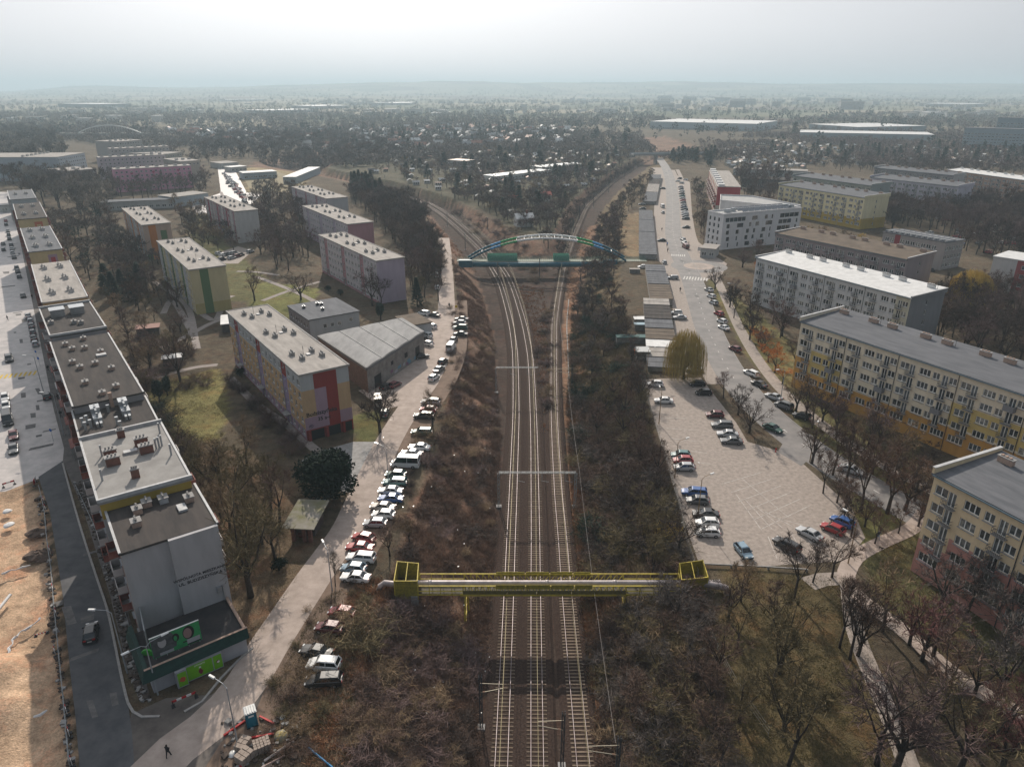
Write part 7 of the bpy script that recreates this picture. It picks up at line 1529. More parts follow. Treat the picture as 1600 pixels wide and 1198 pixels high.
def bushmesh(seed, h=2.2, tw=.012, n=34, c=9):
    R = random.Random(seed); K = MB()
    for i in range(n):
        a = R.uniform(0, 2*pi); sp = R.uniform(.1, 1.1); d = Vector((cos(a)*sp, sin(a)*sp, 1)).normalized(); p = Vector((cos(a)*.25, sin(a)*.25, -.15)); pts = [p.copy()]
        for k in range(4): d = (d+Vector((R.uniform(-.2, .2), R.uniform(-.2, .2), R.uniform(-.25, .1)))).normalized(); p = p+d*h/4*R.uniform(.8, 1.2); pts.append(p.copy())
        K.tube(pts, [.014, .012, .01, .008, .004], 3, cap=False)
        for k in range(c*3):
            t = R.uniform(.2, 1)*4; q = min(int(t), 3); b = pts[q].lerp(pts[q+1], t-q); dd = Vector((R.gauss(0, 1), R.gauss(0, 1), R.gauss(.4, .8))).normalized(); L = R.uniform(.3, .8)*h/2.2; s = dd.cross(Vector((R.gauss(0, 1), R.gauss(0, 1), R.gauss(0, 1)))).normalized()*tw; e = b+dd*L; K.quad(b-s, b+s, e+s*.4, e-s*.4)
    return K.mesh('bush', TWIG)
bush = [bushmesh(50+i, 2.4, .010+.004*i) for i in range(4)]
def conifer(seed, h=12, r=2.6, n=1500, s=.5):
    R = random.Random(seed); T = MB(); K = MB(); T.tube([(0, 0, -.3), (0, 0, h*.5), (0, 0, h*.97)], [.22, .14, .03], 6)
    for i in range(n):
        t = R.random()**.75; z = h*(.07+.93*(1-t)) if False else h*(.08+.91*t); rr_ = r*(1-t)**.85*(.55+.45*abs(sin(z*2.6))); a = R.uniform(0, 2*pi); q = R.uniform(.35, 1)**.5*rr_
        c = Vector((cos(a)*q, sin(a)*q, z-q*.25)); d = Vector((cos(a+R.uniform(-.5, .5)), sin(a+R.uniform(-.5, .5)), R.uniform(-.55, -.05))).normalized(); sd_ = d.cross(Vector((0, 0, 1))).normalized(); L = s*R.uniform(.6, 1.3); sd_ = (sd_+Vector((0, 0, R.uniform(-.4, .4))))*L*.42
        K.poly([c-sd_*.7, c+d*L*.3-sd_, c+d*L*1.2, c+d*L*.3+sd_, c+sd_*.7])
    return T, K
con = []
for i in range(3): T, K = conifer(70+i, 12, 2.3+.5*i); con.append((T.mesh('trunk', BARK, True), K.mesh('crown', NEED), T, K))
conf = []
for i in range(2): T, K = conifer(80+i, 12, 2.6, 260, 1.25); T.m = [0]*len(T.m); T.add(K, mo=1); conf.append(T.mesh('conifer_tree', [BARK, NEED]))
def evergreen(seed, h, r, n, s, flat=1.0):
    R = random.Random(seed); T = MB(); K = MB(); T.tube([(0, 0, -.3), (0, 0, h*.5), (0, 0, h*.8)], [.2, .14, .05], 6); lob = [(Vector((R.uniform(-.5, .5)*r, R.uniform(-.5, .5)*r, h*R.uniform(.35, .75))), R.uniform(.45, .7)) for _ in range(9)]
    for i in range(n):
        c, f = R.choice(lob); d = Vector((R.gauss(0, 1), R.gauss(0, 1), R.gauss(0, 1))).normalized(); p = c+Vector((d.x*r*f, d.y*r*f, d.z*h*.36*f))*R.uniform(.75, 1.05)
        if p.z < .1: continue
        a = Vector((R.gauss(0, 1), R.gauss(0, 1), R.gauss(0, 1))).normalized(); b = a.cross(d).normalized()*s*R.uniform(.6, 1.2); e = (a+d*.6).normalized()*s*R.uniform(.6, 1.3); K.quad(p-b*.5, p+b*.5, p+b*.3+e, p-b*.3+e)
    return T, K
T, K = evergreen(5, 7.5, 4.4, 7000, .34); yew = (T.mesh('trunk', BARK, True), K.mesh('crown', NEED))
T, K = evergreen(6, 6, 1.1, 2200, .22); thuja = (T.mesh('trunk', BARK, True), K.mesh('crown', NEED))
T, K = evergreen(9, 2.2, 1.2, 1200, .16); ball = (T.mesh('stem', BARK, True), K.mesh('foliage', NEED))
# willow: limbs with hanging strands
def willow(seed, h=10, r=4.2, n=1300, L=8):
    T, K = gtree(seed, h*.85, r*.9, .34, 5, 6, 3, 2, tw=.04, up=.2, trunk=.25); R = random.Random(seed)
    for i in range(n):
        a = R.uniform(0, 2*pi); q = r*sqrt(R.random())*R.uniform(.7, 1.1); z = h*(1-.32*(q/r)**2)*R.uniform(.82, 1.0); p = Vector((cos(a)*q, sin(a)*q, z)); o_ = Vector((cos(a), sin(a), 0))*.25; LL_ = min(z-.6, L*R.uniform(.4, 1.2)); s = Vector((cos(a+1.57), sin(a+1.57), 0))*.035; s = Vector((R.gauss(0, 1), R.gauss(0, 1), 0)).normalized()*.035
        pts = [p, p+o_+Vector((0, 0, -LL_*.2)), p+o_*1.5+Vector((R.uniform(-.1, .1), R.uniform(-.1, .1), -LL_*.6)), p+o_*1.6+Vector((R.uniform(-.2, .2), R.uniform(-.2, .2), -LL_))]
        for k in range(3): K.quad(pts[k]-s*.7, pts[k]+s*.7, pts[k+1]+s*.6, pts[k+1]-s*.6)
    return (T.mesh('trunk', BARK, True), K.mesh('crown', TWIG))
wil = willow(91)
TC = {'brown': (.15, .10, .078), 'dark': (.10, .075, .064), 'grey': (.16, .135, .12), 'mauve': (.18, .125, .115), 'red': (.21, .10, .092), 'olive': (.175, .14, .078), 'tan': (.26, .185, .115), 'orange': (.55, .20, .05), 'willow': (.52, .40, .14), 'gold': (.62, .44, .11), 'fir': (.032, .052, .038), 'yew': (.018, .032, .02), 'pale': (.29, .25, .21)}
import re
nT = [0]; SPEC = []
def tree(*a, **k): SPEC.append((a, k, len(a) > 6 or 'world' not in k))
def tree_now(px, py, h, kind, color, label, group=None, w=1.0, world=None, low=False, name=None, bark=None):
    p = Vector((world[0], world[1], 0)) if world else P(px, py); z = hz(p.x, p.y) if p.y < 1500 else hz(p.x, p.y); rz = rnd.uniform(0, 6.28); c = TC[color] if isinstance(color, str) else color
    f = rnd.uniform(.88, 1.14); c = tuple(x*f for x in c); nT[0] += 1
    if kind == 'far': me_ = fars[nT[0] % 4]; base = 12; nm = 'bare_tree'
    elif kind == 'farcon': me_ = conf[nT[0] % 2]; base = 12; nm = 'conifer_tree'
    elif kind == 'bush': me_ = bush[nT[0] % 4]; base = 2.4; nm = 'bare_shrub'
    else: me_ = None
    if me_:
        o = ob(name or nm, me_, None, (p.x, p.y, z), rz); s = h/base; o.scale = (s*w, s*w, s); o.color = (*c, 1); return tag(o, label, 'shrub' if kind == 'bush' else 'tree', group)
    pr, base, nm = {'near': (near[nT[0] % 5], 12.5, 'bare_tree'), 'mid': (midp[nT[0] % 5], 12.5, 'bare_tree'), 'con': (con[nT[0] % 3], 12, 'conifer_tree'), 'yew': (yew, 7, 'yew_tree'), 'thuja': (thuja, 5.4, 'thuja_tree'), 'ball': (ball, 2, 'evergreen_shrub'), 'willow': (wil, 10, 'willow_tree')}[kind]
    t = thing(name or nm, label, 'shrub' if kind == 'ball' else 'tree', (p.x, p.y, z), rz, group); s = h/base; t.scale = (s*w, s*w, s)
    a = ob(pr[0].name.split('.')[0], pr[0], t); b = ob(pr[1].name.split('.')[0], pr[1], t); b.color = (*c, 1); t.color = b.color; return t
# --- individually placed trees
I = [(283,600,15,'near','brown','large spreading bare tree above the white roofed garden shelter',1.15),(392,932,19,'near','olive','tall bare tree with olive twigs behind the nearest grey gable',1.0),(372,800,12,'near','olive','bare olive tinted tree halfway between the yew and the street row',1.1),(345,760,11,'near','tan','bare tan tree between the lawn and the street row',1.2),(410,850,10,'near','olive','smaller bare tree left of the brick shed',1.0),(594,675,12.5,'near','dark','bare black limbed tree standing on the lane bend by the big block',1.15),(676,672,9.5,'near','tan','leaning bare tree over the green estate car on the verge',1.1),(514,775,8.4,'yew','yew','huge round dark yew beside the concrete apron',1.0),(524,915,6,'near','pale','thin young tree beside the lane lamp',.8),
(250,628,5.8,'thuja','fir','taller of two dark thujas by the garden lawn',1.0),(262,618,5,'thuja','fir','smaller of two dark thujas by the garden lawn',1.0),(609,868,5.5,'near','brown','dense brown shrubby tree hiding the tails of the verge cars',1.5),(640,845,4.5,'near','tan','low tan tree on the slope edge above the red cars',1.4),
(1068,592,13.5,'willow','willow','yellowish weeping willow at the top of the car park',.86),(1511,476,12.5,'willow','gold','golden weeping willow behind the white roofed block',1.25),(1190,548,6.5,'near','orange','rust orange leaved small tree at the street bend, left one',1.4),(1211,582,7,'near','orange','rust orange leaved small tree nearest the ochre block corner',1.5),(1200,566,6.5,'near','orange','rust orange leaved small tree between the two larger ones',1.5),(1185,535,5.5,'near','orange','faded orange tree highest up the grass at the street bend',1.5),(1222,600,5,'near','orange','low orange shrubby tree at the foot of the ochre block',1.5),
(1153,648,8.5,'near','dark','dark bare tree left in the strip between car park and street',1.0),(1130,622,7.5,'near','mauve','mauve bare tree behind the black hatchbacks of the car park',1.1),(1170,676,9,'near','dark','dark bare tree right in the strip between car park and street',1.1),
(1268,724,11,'near','brown','first bare tree of the row beside the car park, next to the ochre lamp',.95),(1301,742,11.5,'near','brown','second bare tree of the row beside the car park',1.0),(1322,752,12,'near','brown','third bare tree of the row beside the car park',1.0),(1346,797,13,'near','brown','fourth bare tree of the row, above the red hatchback',1.0),(1386,802,14,'near','brown','fifth bare tree of the row, in front of the ochre base',1.1),(1414,798,13,'near','dark','last bare tree of the row, nearest the beige block gable',1.0),(1372,694,10,'near','brown','bare tree with a bent pruned top in front of the ochre block',1.0),
(1218,1052,13,'near','olive','leaning bare tree on the lawn left of the forked path',.9),(1312,1012,11,'near','brown','left one of the tight trio of bare trees on the park path',.9),(1328,1030,12,'near','brown','middle one of the tight trio of bare trees on the park path',.9),(1340,1024,11,'near','dark','right one of the tight trio of bare trees on the park path',.8),(1379,987,12,'near','tan','slim straight tan tree inside the curve of the park path',.95),(1421,1007,9,'near','red','reddish tree with dark limbs above the park path',1.0),(1440,1032,10.5,'near','red','reddish tree just below the park path, left of the leaning one',1.0),(1458,1024,11,'near','mauve','mauve tree on the park path bend',1.0),(1472,1122,13,'near','brown','bare brown tree between the two reddish ones near the path',1.0),(1558,1092,12,'near','grey','broad grey bare tree with low forked limbs beside the path at the right',1.3),
(1370,1194,14,'near','mauve','big mauve tinted tree at the bottom, left of the forked path',1.1),(1400,1197,14,'near','mauve','big mauve tinted tree at the bottom, on the forked path',1.1),(1499,1200,12,'near','olive','olive twigged tree at the bottom edge on the right',1.1),(1565,1200,11,'near','red','strongly reddish tree in the lower right corner',1.3),(1469,948,10,'near','grey','bare grey tree in front of the pink base of the beige block, left',1.2),(1510,960,10,'near','grey','bare grey tree in front of the pink base of the beige block, middle',1.2),(1570,1010,11,'near','grey','bare grey tree in front of the pink base of the beige block, right',1.2),(1300,902,9,'near','brown','dark bare tree at the bottom corner of the car park',1.0),(1270,910,7,'near','dark','smaller dark tree left of the one at the car park corner',1.0),(1240,935,11,'near','dark','bare tree on the lawn just below the black estate car',.9),
(1158,940,7,'near','tan','thin bare tree just below the silver pipe elbow',1.1),(1222,1150,12,'near','olive','yellowish olive tree at the bottom of the park lawn, left',1.0),(1232,1195,12,'near','olive','yellowish olive tree at the bottom edge of the park lawn',1.0),
(1117,452,9.5,'near','dark','dark bare tree below the roundabout on the grass',1.2),(1160,418,9,'near','mauve','dark mauve tree in front of the white office, left',1.5),(1180,412,10,'near','mauve','dark mauve tree in front of the white office, right',1.5),(1175,520,10,'near','dark','bare dark tree on the grass above the orange tree',1.0),(1140,480,8,'near','dark','bare dark tree beside the lower street lamp',1.1),(1222,525,11,'near','mauve','bare mauve tree before the left end of the white roofed block',1.2),
(595,500,6,'thuja','fir','tall narrow dark thuja against the pale lavender block',1.1),(582,478,13,'near','mauve','bare mauve tree hiding the front of the pale lavender block',1.2),(596,482,12,'near','dark','bare dark tree at the lavender gable',1.0),(470,468,11,'near','brown','round bare tree on the lawn left of the pale lavender block',1.2),(398,470,12,'near','brown','round bare tree right of the green striped block',1.2),(652,478,10,'con','fir','dark pine beside the lane below the wood',1.3)]
for a in I: tree(a[0], a[1], a[2], a[3], a[4], a[5], w=a[6])
# --- groups scattered inside areas (density in trees per 100 m2)
CW = {'brown': 'brown', 'dark': 'dark', 'grey': 'greyish', 'mauve': 'mauve tinted', 'red': 'reddish', 'olive': 'olive', 'tan': 'tan', 'orange': 'orange', 'pale': 'pale', 'gold': 'yellowish', 'fir': 'dark green', 'yew': 'blackish green'}
def adj(label, h, hr, c):
    f = (h-hr[0])/(hr[1]-hr[0]+1e-6); sz = 'low' if f < .33 else ('medium' if f < .67 else 'tall'); first = re.sub(r'\b(bare|dark|reddish|olive|brown|yellowish|tall|small|low|dry|hazy|distant) (?!water)', '', label)
    return sz+' '+CW[c]+' '+('bare ' if 'bare' in label.split('tree')[0].split('shrub')[0] else '')+first
def scatter(poly, n, kind, colors, hr, label, group, w=1.0, md=0, world=False, py_min=0):
    pp = PP(poly); xs = [p.x for p in pp]; ys = [p.y for p in pp]; k = 0; tries = 0; pts = []
    while k < n and tries < n*60:
        tries += 1; x = rnd.uniform(min(xs), max(xs)); y = rnd.uniform(min(ys), max(ys))
        if not inpoly(np.array([x]), np.array([y]), pp)[0]: continue
        if inbld(x, y): continue
        if md and any((x-a)**2+(y-b)**2 < md*md for a, b in pts): continue
        pts.append((x, y)); k += 1; hh = rnd.uniform(*hr); cc = rnd.choice(colors); SPEC.append(((0, 0, hh, kind, cc, adj(label, hh, hr, cc), group, w, (x, y)), {}, False))
B3c = ['brown', 'dark', 'grey', 'brown', 'mauve']
scatter([(300,395),(360,480),(200,480),(165,430),(170,380)], 48, 'near', ['brown', 'dark', 'mauve', 'grey'], (7, 12), 'bare tree in the gardens behind the street row', 'bare trees behind the street row', 1.1, 4)
scatter([(150,440),(250,430),(300,560),(230,640),(205,600),(175,500)], 26, 'near', ['brown', 'tan', 'olive', 'mauve'], (5, 10), 'bare tree in the gardens behind the street row', 'bare trees behind the street row', 1.2, 4)
scatter([(160,447),(225,440),(222,480),(170,480)], 9, 'con', ['yew', 'fir'], (7, 10), 'dark pine in the dense clump behind the street row', 'dark pine clump behind the street row', 1.5, 3)
scatter([(270,720),(390,720),(440,800),(440,900),(330,830)], 22, 'near', ['olive', 'olive', 'brown', 'tan'], (6, 11), 'olive brown bare tree in the thicket left of the lane', 'thicket between the street row and the lane', 1.1, 4)
scatter([(200,545),(290,540),(330,600),(245,640),(215,620)], 30, 'bush', ['mauve', 'brown', 'dark', 'tan'], (1.6, 3.4), 'bare brown garden shrub near the garden shelters', 'garden shrubs behind the street row', 1.4, 2)
scatter([(240,640),(262,640),(310,740),(280,750)], 14, 'bush', ['fir', 'olive', 'dark'], (2, 3.4), 'shrub in the hedge behind the street row', 'hedge behind the street row', 1.4, 2)
scatter([(350,590),(370,590),(490,700),(460,720)], 22, 'bush', ['dark', 'mauve', 'brown'], (1.4, 2.4), 'clipped bare shrub beside the path of the peach block', 'shrubs beside the peach block', 1.2, 2)
scatter([(0,255),(100,262),(170,310),(170,350),(60,320),(0,285)], 95, 'mid', ['grey', 'brown', 'pale', 'dark'], (13, 20), 'tall hazy bare tree at the far end of the street row', 'tall bare trees by the far left estate', 1.0, 7)
scatter([(0,205),(80,210),(110,250),(60,265),(0,255)], 130, 'far', ['grey', 'dark', 'pale'], (14, 20), 'tall distant bare tree on the far left', 'distant trees on the far left', 1.0, 12)
scatter([(165,285),(325,285),(320,312),(175,318)], 46, 'mid', ['grey', 'brown', 'mauve'], (12, 16), 'tall bare tree in front of the pink block', 'bare trees in front of the pink block', .9, 6)
scatter([(60,350),(170,335),(190,400),(140,440),(100,400)], 50, 'mid', ['brown', 'dark', 'grey', 'fir'], (7, 12), 'bare tree in the yards beside the street row gables', 'bare trees behind the street row far end', 1.2, 5)
scatter([(270,330),(325,335),(372,400),(300,385)], 34, 'mid', ['brown', 'dark', 'tan'], (7, 12), 'bare tree between the orange and crimson striped blocks', 'bare trees between the left estate blocks', 1.1, 5)
scatter([(395,330),(480,340),(500,400),(440,430),(400,400)], 46, 'near', ['brown', 'dark', 'mauve'], (9, 14), 'bare tree right of the crimson striped block', 'dense bare clump in the left estate', 1.05, 4.5)
scatter([(400,300),(470,300),(500,345),(430,340),(395,320)], 40, 'mid', ['tan', 'brown', 'grey'], (9, 13), 'bare tree by the sports field', 'bare trees by the sports field', 1.0, 6)
scatter([(560,300),(640,322),(664,345),(684,400),(690,460),(640,440),(632,400),(585,345),(545,310)], 150, 'near', ['dark', 'brown', 'dark', 'mauve', 'grey'], (10, 15), 'bare tree of the wood above the cutting', 'dark wood between the pale blocks and the cutting', 1.0, 3.8)
scatter([(540,292),(600,300),(600,320),(556,312)], 10, 'con', ['fir', 'yew'], (12, 17), 'dark pine at the wood above the cutting', 'dark pines at the edge of the wood', 1.2, 5)
scatter([(640,400),(690,405),(690,470),(640,470)], 18, 'near', ['brown', 'dark', 'olive'], (8, 12), 'bare tree in the lower wood by the lane', 'dark wood between the pale blocks and the cutting', 1.0, 4)
scatter([(1110,455),(1180,480),(1250,540),(1245,610),(1200,560),(1130,490)], 10, 'near', ['dark', 'mauve'], (7, 10), 'bare tree on the grass along the lower street', 'bare trees along the lower street', 1.0, 7)
scatter([(1185,430),(1420,500),(1400,520),(1250,480),(1190,470)], 34, 'near', ['grey', 'mauve', 'orange', 'brown'], (8, 12), 'bare tree in front of the white roofed block', 'bare trees in front of the white roofed block', 1.1, 4)
scatter([(1420,530),(1480,470),(1600,470),(1600,590),(1500,545)], 60, 'near', ['dark', 'mauve', 'brown', 'dark'], (9, 13), 'dark bare tree in the grove behind the ochre block', 'dark grove behind the ochre block', 1.1, 4.5)
scatter([(1240,640),(1290,660),(1440,740),(1440,790),(1390,760),(1300,700)], 46, 'near', ['brown', 'dark', 'brown', 'mauve', 'tan'], (7, 11), 'bare brown tree between the street and the ochre block', 'bare trees in front of the ochre block', 1.1, 3.6)
scatter([(1280,760),(1340,810),(1330,850),(1300,800)], 6, 'near', ['brown', 'dark'], (6, 9), 'bare tree at the right corner of the car park', 'bare trees at the car park corner', 1, 3)
scatter([(1380,345),(1500,330),(1600,330),(1600,420),(1520,400),(1480,370)], 130, 'mid', ['mauve', 'brown', 'dark', 'mauve'], (11, 17), 'bare reddish brown tree of the right estate', 'tall bare trees of the right estate', .95, 6)
scatter([(1385,320),(1420,330),(1395,365),(1360,350)], 22, 'mid', ['mauve', 'brown', 'dark'], (10, 15), 'bare reddish brown tree of the right estate', 'tall bare trees of the right estate', 1, 5)
scatter([(1210,360),(1290,365),(1380,385),(1370,395),(1260,375)], 12, 'mid', ['gold', 'brown', 'tan'], (4, 6), 'small yellowish tree behind the brown roofed block', 'small yellowish trees behind the brown roofed block', 1.3, 4)
scatter([(1085,290),(1108,300),(1120,365),(1098,385),(1085,340)], 24, 'mid', ['dark', 'fir', 'brown', 'mauve'], (6, 11), 'tree in the strip beside the long parking row', 'trees beside the long parking row', 1, 4)
scatter([(1150,278),(1230,285),(1230,300),(1150,296)], 28, 'mid', ['dark', 'mauve', 'brown'], (12, 17), 'bare tree behind the stepped block', 'bare trees behind the stepped block', .8, 6)
scatter([(1500,1060),(1600,1130),(1600,1198),(1520,1198)], 7, 'near', ['red', 'mauve', 'brown'], (7, 10), 'reddish tree in the lower right corner thicket', 'reddish trees in the lower right corner', 1.1, 4)
scatter([(1100,960),(1220,980),(1210,1100),(1130,1150)], 9, 'near', ['olive', 'brown'], (7, 10), 'bare olive tree beyond the pipe elbow', 'olive trees at the scrub edge', 1.1, 5)
scatter([(1340,820),(1440,800),(1430,850),(1350,870)], 4, 'near', ['brown'], (6, 8), 'bare tree on the lawn wedge beside the path', 'bare trees on the lawn wedge', 1, 4)
scatter([(130,205),(330,215),(360,250),(310,262),(150,232)], 90, 'mid', ['grey', 'brown', 'mauve'], (8, 14), 'bare tree among the far left blocks', 'bare trees among the far left blocks', 1.1, 7)
scatter([(1150,300),(1215,300),(1230,345),(1400,345),(1360,320),(1420,300),(1600,312),(1600,330),(1400,345),(1180,345)], 60, 'mid', ['mauve', 'brown', 'dark'], (8, 13), 'bare tree between the right estate blocks', 'bare trees between the right estate blocks', 1, 6)
scatter([(1040,250),(1600,285),(1600,262),(1100,244)], 150, 'mid', ['dark', 'brown', 'grey', 'mauve'], (7, 12), 'bare tree behind the right estate', 'bare trees behind the right estate', 1.1, 6)
scatter([(700,306),(905,300),(880,330),(866,362),(856,384),(820,366),(770,336)], 150, 'mid', ['dark', 'brown', 'grey', 'mauve'], (5, 9), 'bare tree in the wedge beyond the footbridge', 'wood in the wedge beyond the footbridge', 1.3, 4)
scatter([(905,300),(940,272),(985,252),(1010,246),(960,272),(915,310),(892,345),(880,400),(872,420),(868,380),(880,335)], 120, 'mid', ['dark', 'brown', 'mauve'], (4, 7), 'scrub tree on the left bank of the single track', 'scrub on the left bank of the single track', 1.4, 3)
scatter([(700,312),(760,338),(830,372),(850,400),(840,425),(790,388),(740,352)], 60, 'bush', ['tan', 'brown', 'mauve'], (1.2, 2.6), 'low scrub bush on the inner bank of the double line', 'scrub on the inner bank', 2, 3)
scatter([(905,420),(930,350),(985,285),(1000,290),(965,330),(968,400),(970,440),(930,440)], 90, 'mid', ['dark', 'brown', 'mauve'], (4, 7), 'scrub tree on the bank behind the garages', 'scrub behind the garages', 1.4, 3)
# slopes of the cutting
RSL = [(950,1198),(925,1020),(908,880),(898,780),(895,690),(890,600),(888,540),(900,450),(930,430),(972,440),(985,540),(1012,650),(1060,800),(1092,960),(1120,1100),(1135,1198)]
scatter([(1010,650),(1060,830),(1085,890),(1010,890),(950,760),(930,660),(960,590),(1000,600)], 26, 'near', ['dark', 'brown', 'olive'], (5, 9), 'bare scrub tree left of the car park', 'scrub trees on the right slope', 1.2, 4)
scatter([(960,940),(1080,930),(1130,1198),(990,1198)], 26, 'near', ['dark', 'brown', 'grey', 'olive'], (4.5, 8), 'bare scrub tree on the slope below the yellow bridge', 'scrub trees on the lower right slope', 1.3, 3.6)
scatter([(895,560),(905,440),(960,430),(985,540),(1005,600),(980,640),(910,640)], 44, 'near', ['dark', 'brown', 'grey'], (4, 7.5), 'dark bare scrub tree on the slope left of the garages', 'scrub trees left of the garages', 1.3, 3.6)
scatter([(905,420),(930,360),(950,330),(975,320),(968,400),(950,430)], 60, 'mid', ['dark', 'brown', 'mauve'], (5, 8), 'bare scrub tree on the bank right of the single track', 'scrub trees right of the single track', 1.3, 4)
scatter([(960,318),(985,290),(1020,270),(1010,320),(985,335)], 30, 'mid', ['dark', 'brown'], (5, 8), 'bare scrub tree on the bank right of the single track', 'scrub trees right of the single track', 1.2, 5)
GS1 = 'bare shrubs on the right slope'
scatter([(905,640),(1000,640),(1060,850),(1080,900),(925,900)], 130, 'bush', ['dark', 'brown', 'brown', 'olive', 'grey'], (1.6, 3.4), 'bare bramble shrub left of the car park', GS1, 1.6, 1.4)
scatter([(945,940),(1085,935),(1130,1198),(965,1198)], 150, 'bush', ['dark', 'brown', 'olive', 'grey', 'tan'], (1.4, 3.0), 'bare bramble shrub on the slope below the yellow bridge', 'bare shrubs on the lower right slope', 1.6, 1.2)
scatter([(890,500),(900,440),(960,430),(1000,600),(990,640),(900,640)], 70, 'bush', ['dark', 'brown', 'fir'], (1.6, 3.2), 'bare shrub on the slope left of the garages', 'shrubs left of the garages', 1.6, 2)
scatter([(640,690),(700,640),(765,640),(765,890),(650,900),(600,920)], 55, 'bush', ['mauve', 'brown', 'dark', 'tan'], (.7, 1.8), 'low bramble shrub on the left slope above the yellow bridge', 'low shrubs on the left slope', 2.0, 2)
scatter([(560,1000),(600,930),(740,950),(735,1198),(540,1198)], 80, 'bush', ['mauve', 'brown', 'dark', 'tan'], (.9, 2.0), 'low bramble shrub on the left slope below the yellow bridge', 'low shrubs on the lower left slope', 2.0, 1.2)
scatter([(700,480),(765,500),(775,640),(705,640)], 50, 'bush', ['mauve', 'brown', 'tan'], (.7, 1.6), 'low bramble shrub on the left slope behind the gantry', 'low shrubs on the upper left slope', 2.0, 2.2)
scatter([(850,470),(862,430),(870,470),(862,620),(835,540)], 26, 'bush', ['mauve', 'tan', 'dark'], (.8, 2.0), 'low shrub on the wedge between the diverging tracks', 'low shrubs between the tracks', 1.6, 1.6)
scatter([(440,1000),(500,930),(560,905),(590,920),(545,990),(530,1100),(470,1198),(400,1198)], 30, 'bush', ['tan', 'olive', 'brown'], (.7, 1.6), 'small dry shrub on the verge around the parked cars', 'dry shrubs around the last verge cars', 1.4, 1.5)
for px, py, h, c, l in [(565,1008,4.6,'olive','many stemmed olive shrub between the dark red hatchback and the slope'),(556,985,3.4,'tan','smaller many stemmed shrub behind the olive one'),(470,1065,2.8,'tan','thin reddish shrub left of the black estate car'),(912,655,4,'fir','dense green ivy covered bush beside the single track, upper'),(930,800,4,'fir','dark green ivy bush left of the car park'),(903,590,4,'fir','dark ivy mound beside the masts'),(1036,838,3,'gold','yellow green lichen bush under the car park edge'),(545,300,3,'tan','pale bush')][:7]: tree(px, py, h, 'bush', c, l, w=1.3)
for px, py, l in [(436,890,'small round dark evergreen on the ground left of the lane'),(375,587,'round dark evergreen at the corner of the peach block'),(513,455,'first low dark ball shrub before the lavender block'),(532,461,'second low dark ball shrub before the lavender block')]: tree(px, py, 2.2, 'ball', 'yew', l)
# allotments beyond the footbridge and the wider suburb: separate distant trees, then woodland masses
AL = [(570,272),(640,250),(760,232),(900,228),(1010,236),(960,262),(905,300),(870,345),(858,375),(818,362),(780,342),(740,318),(690,300)]
scatter(AL, 420, 'mid', ['dark', 'brown', 'grey', 'mauve', 'dark', 'tan'], (5, 10), 'bare tree among the allotments beyond the footbridge', 'bare trees in the allotments', 1.25, 4)
scatter([(600,262),(760,235),(980,240),(900,300),(860,360),(780,340),(690,296)], 46, 'farcon', ['fir', 'yew'], (7, 14), 'dark conifer among the allotments beyond the footbridge', 'conifers in the allotments', 1.2, 8)
scatter([(1040,255),(1110,262),(1130,245),(1060,240)], 26, 'farcon', ['fir', 'yew'], (10, 14), 'dark conifer beyond the upper end of the street', 'conifers beyond the street end', 1.1, 6)
scatter([(300,240),(560,262),(640,240),(560,215),(340,215)], 420, 'far', ['dark', 'grey', 'brown'], (8, 14), 'distant bare tree beyond the sports field', 'distant bare trees beyond the sports field', 1.3, 6)
scatter([(340,205),(900,200),(1010,232),(640,238)], 80, 'farcon', ['fir', 'yew'], (9, 18), 'distant conifer in the garden suburb', 'distant conifers in the suburb', 1.1, 14)
scatter([(1150,235),(1600,235),(1600,262),(1300,258)], 70, 'farcon', ['fir', 'yew'], (8, 15), 'distant conifer on the right of the plain', 'distant conifers on the right', 1.1, 14)
for px, py, h, l in [(781,252,16,'tall dark oval poplar like tree above the orange roofed allotment house'),(842,258,14,'second tall dark oval tree in front of the white greenhouse'),(1241,213,22,'lone dark round tree at the end of the long warehouse'),(694,262,14,'dark conifer left of the orange roofed allotment house'),(738,262,13,'dark conifer right of the orange roofed allotment house')]: tree(px, py, h, 'farcon', 'fir', l, w=1.4)
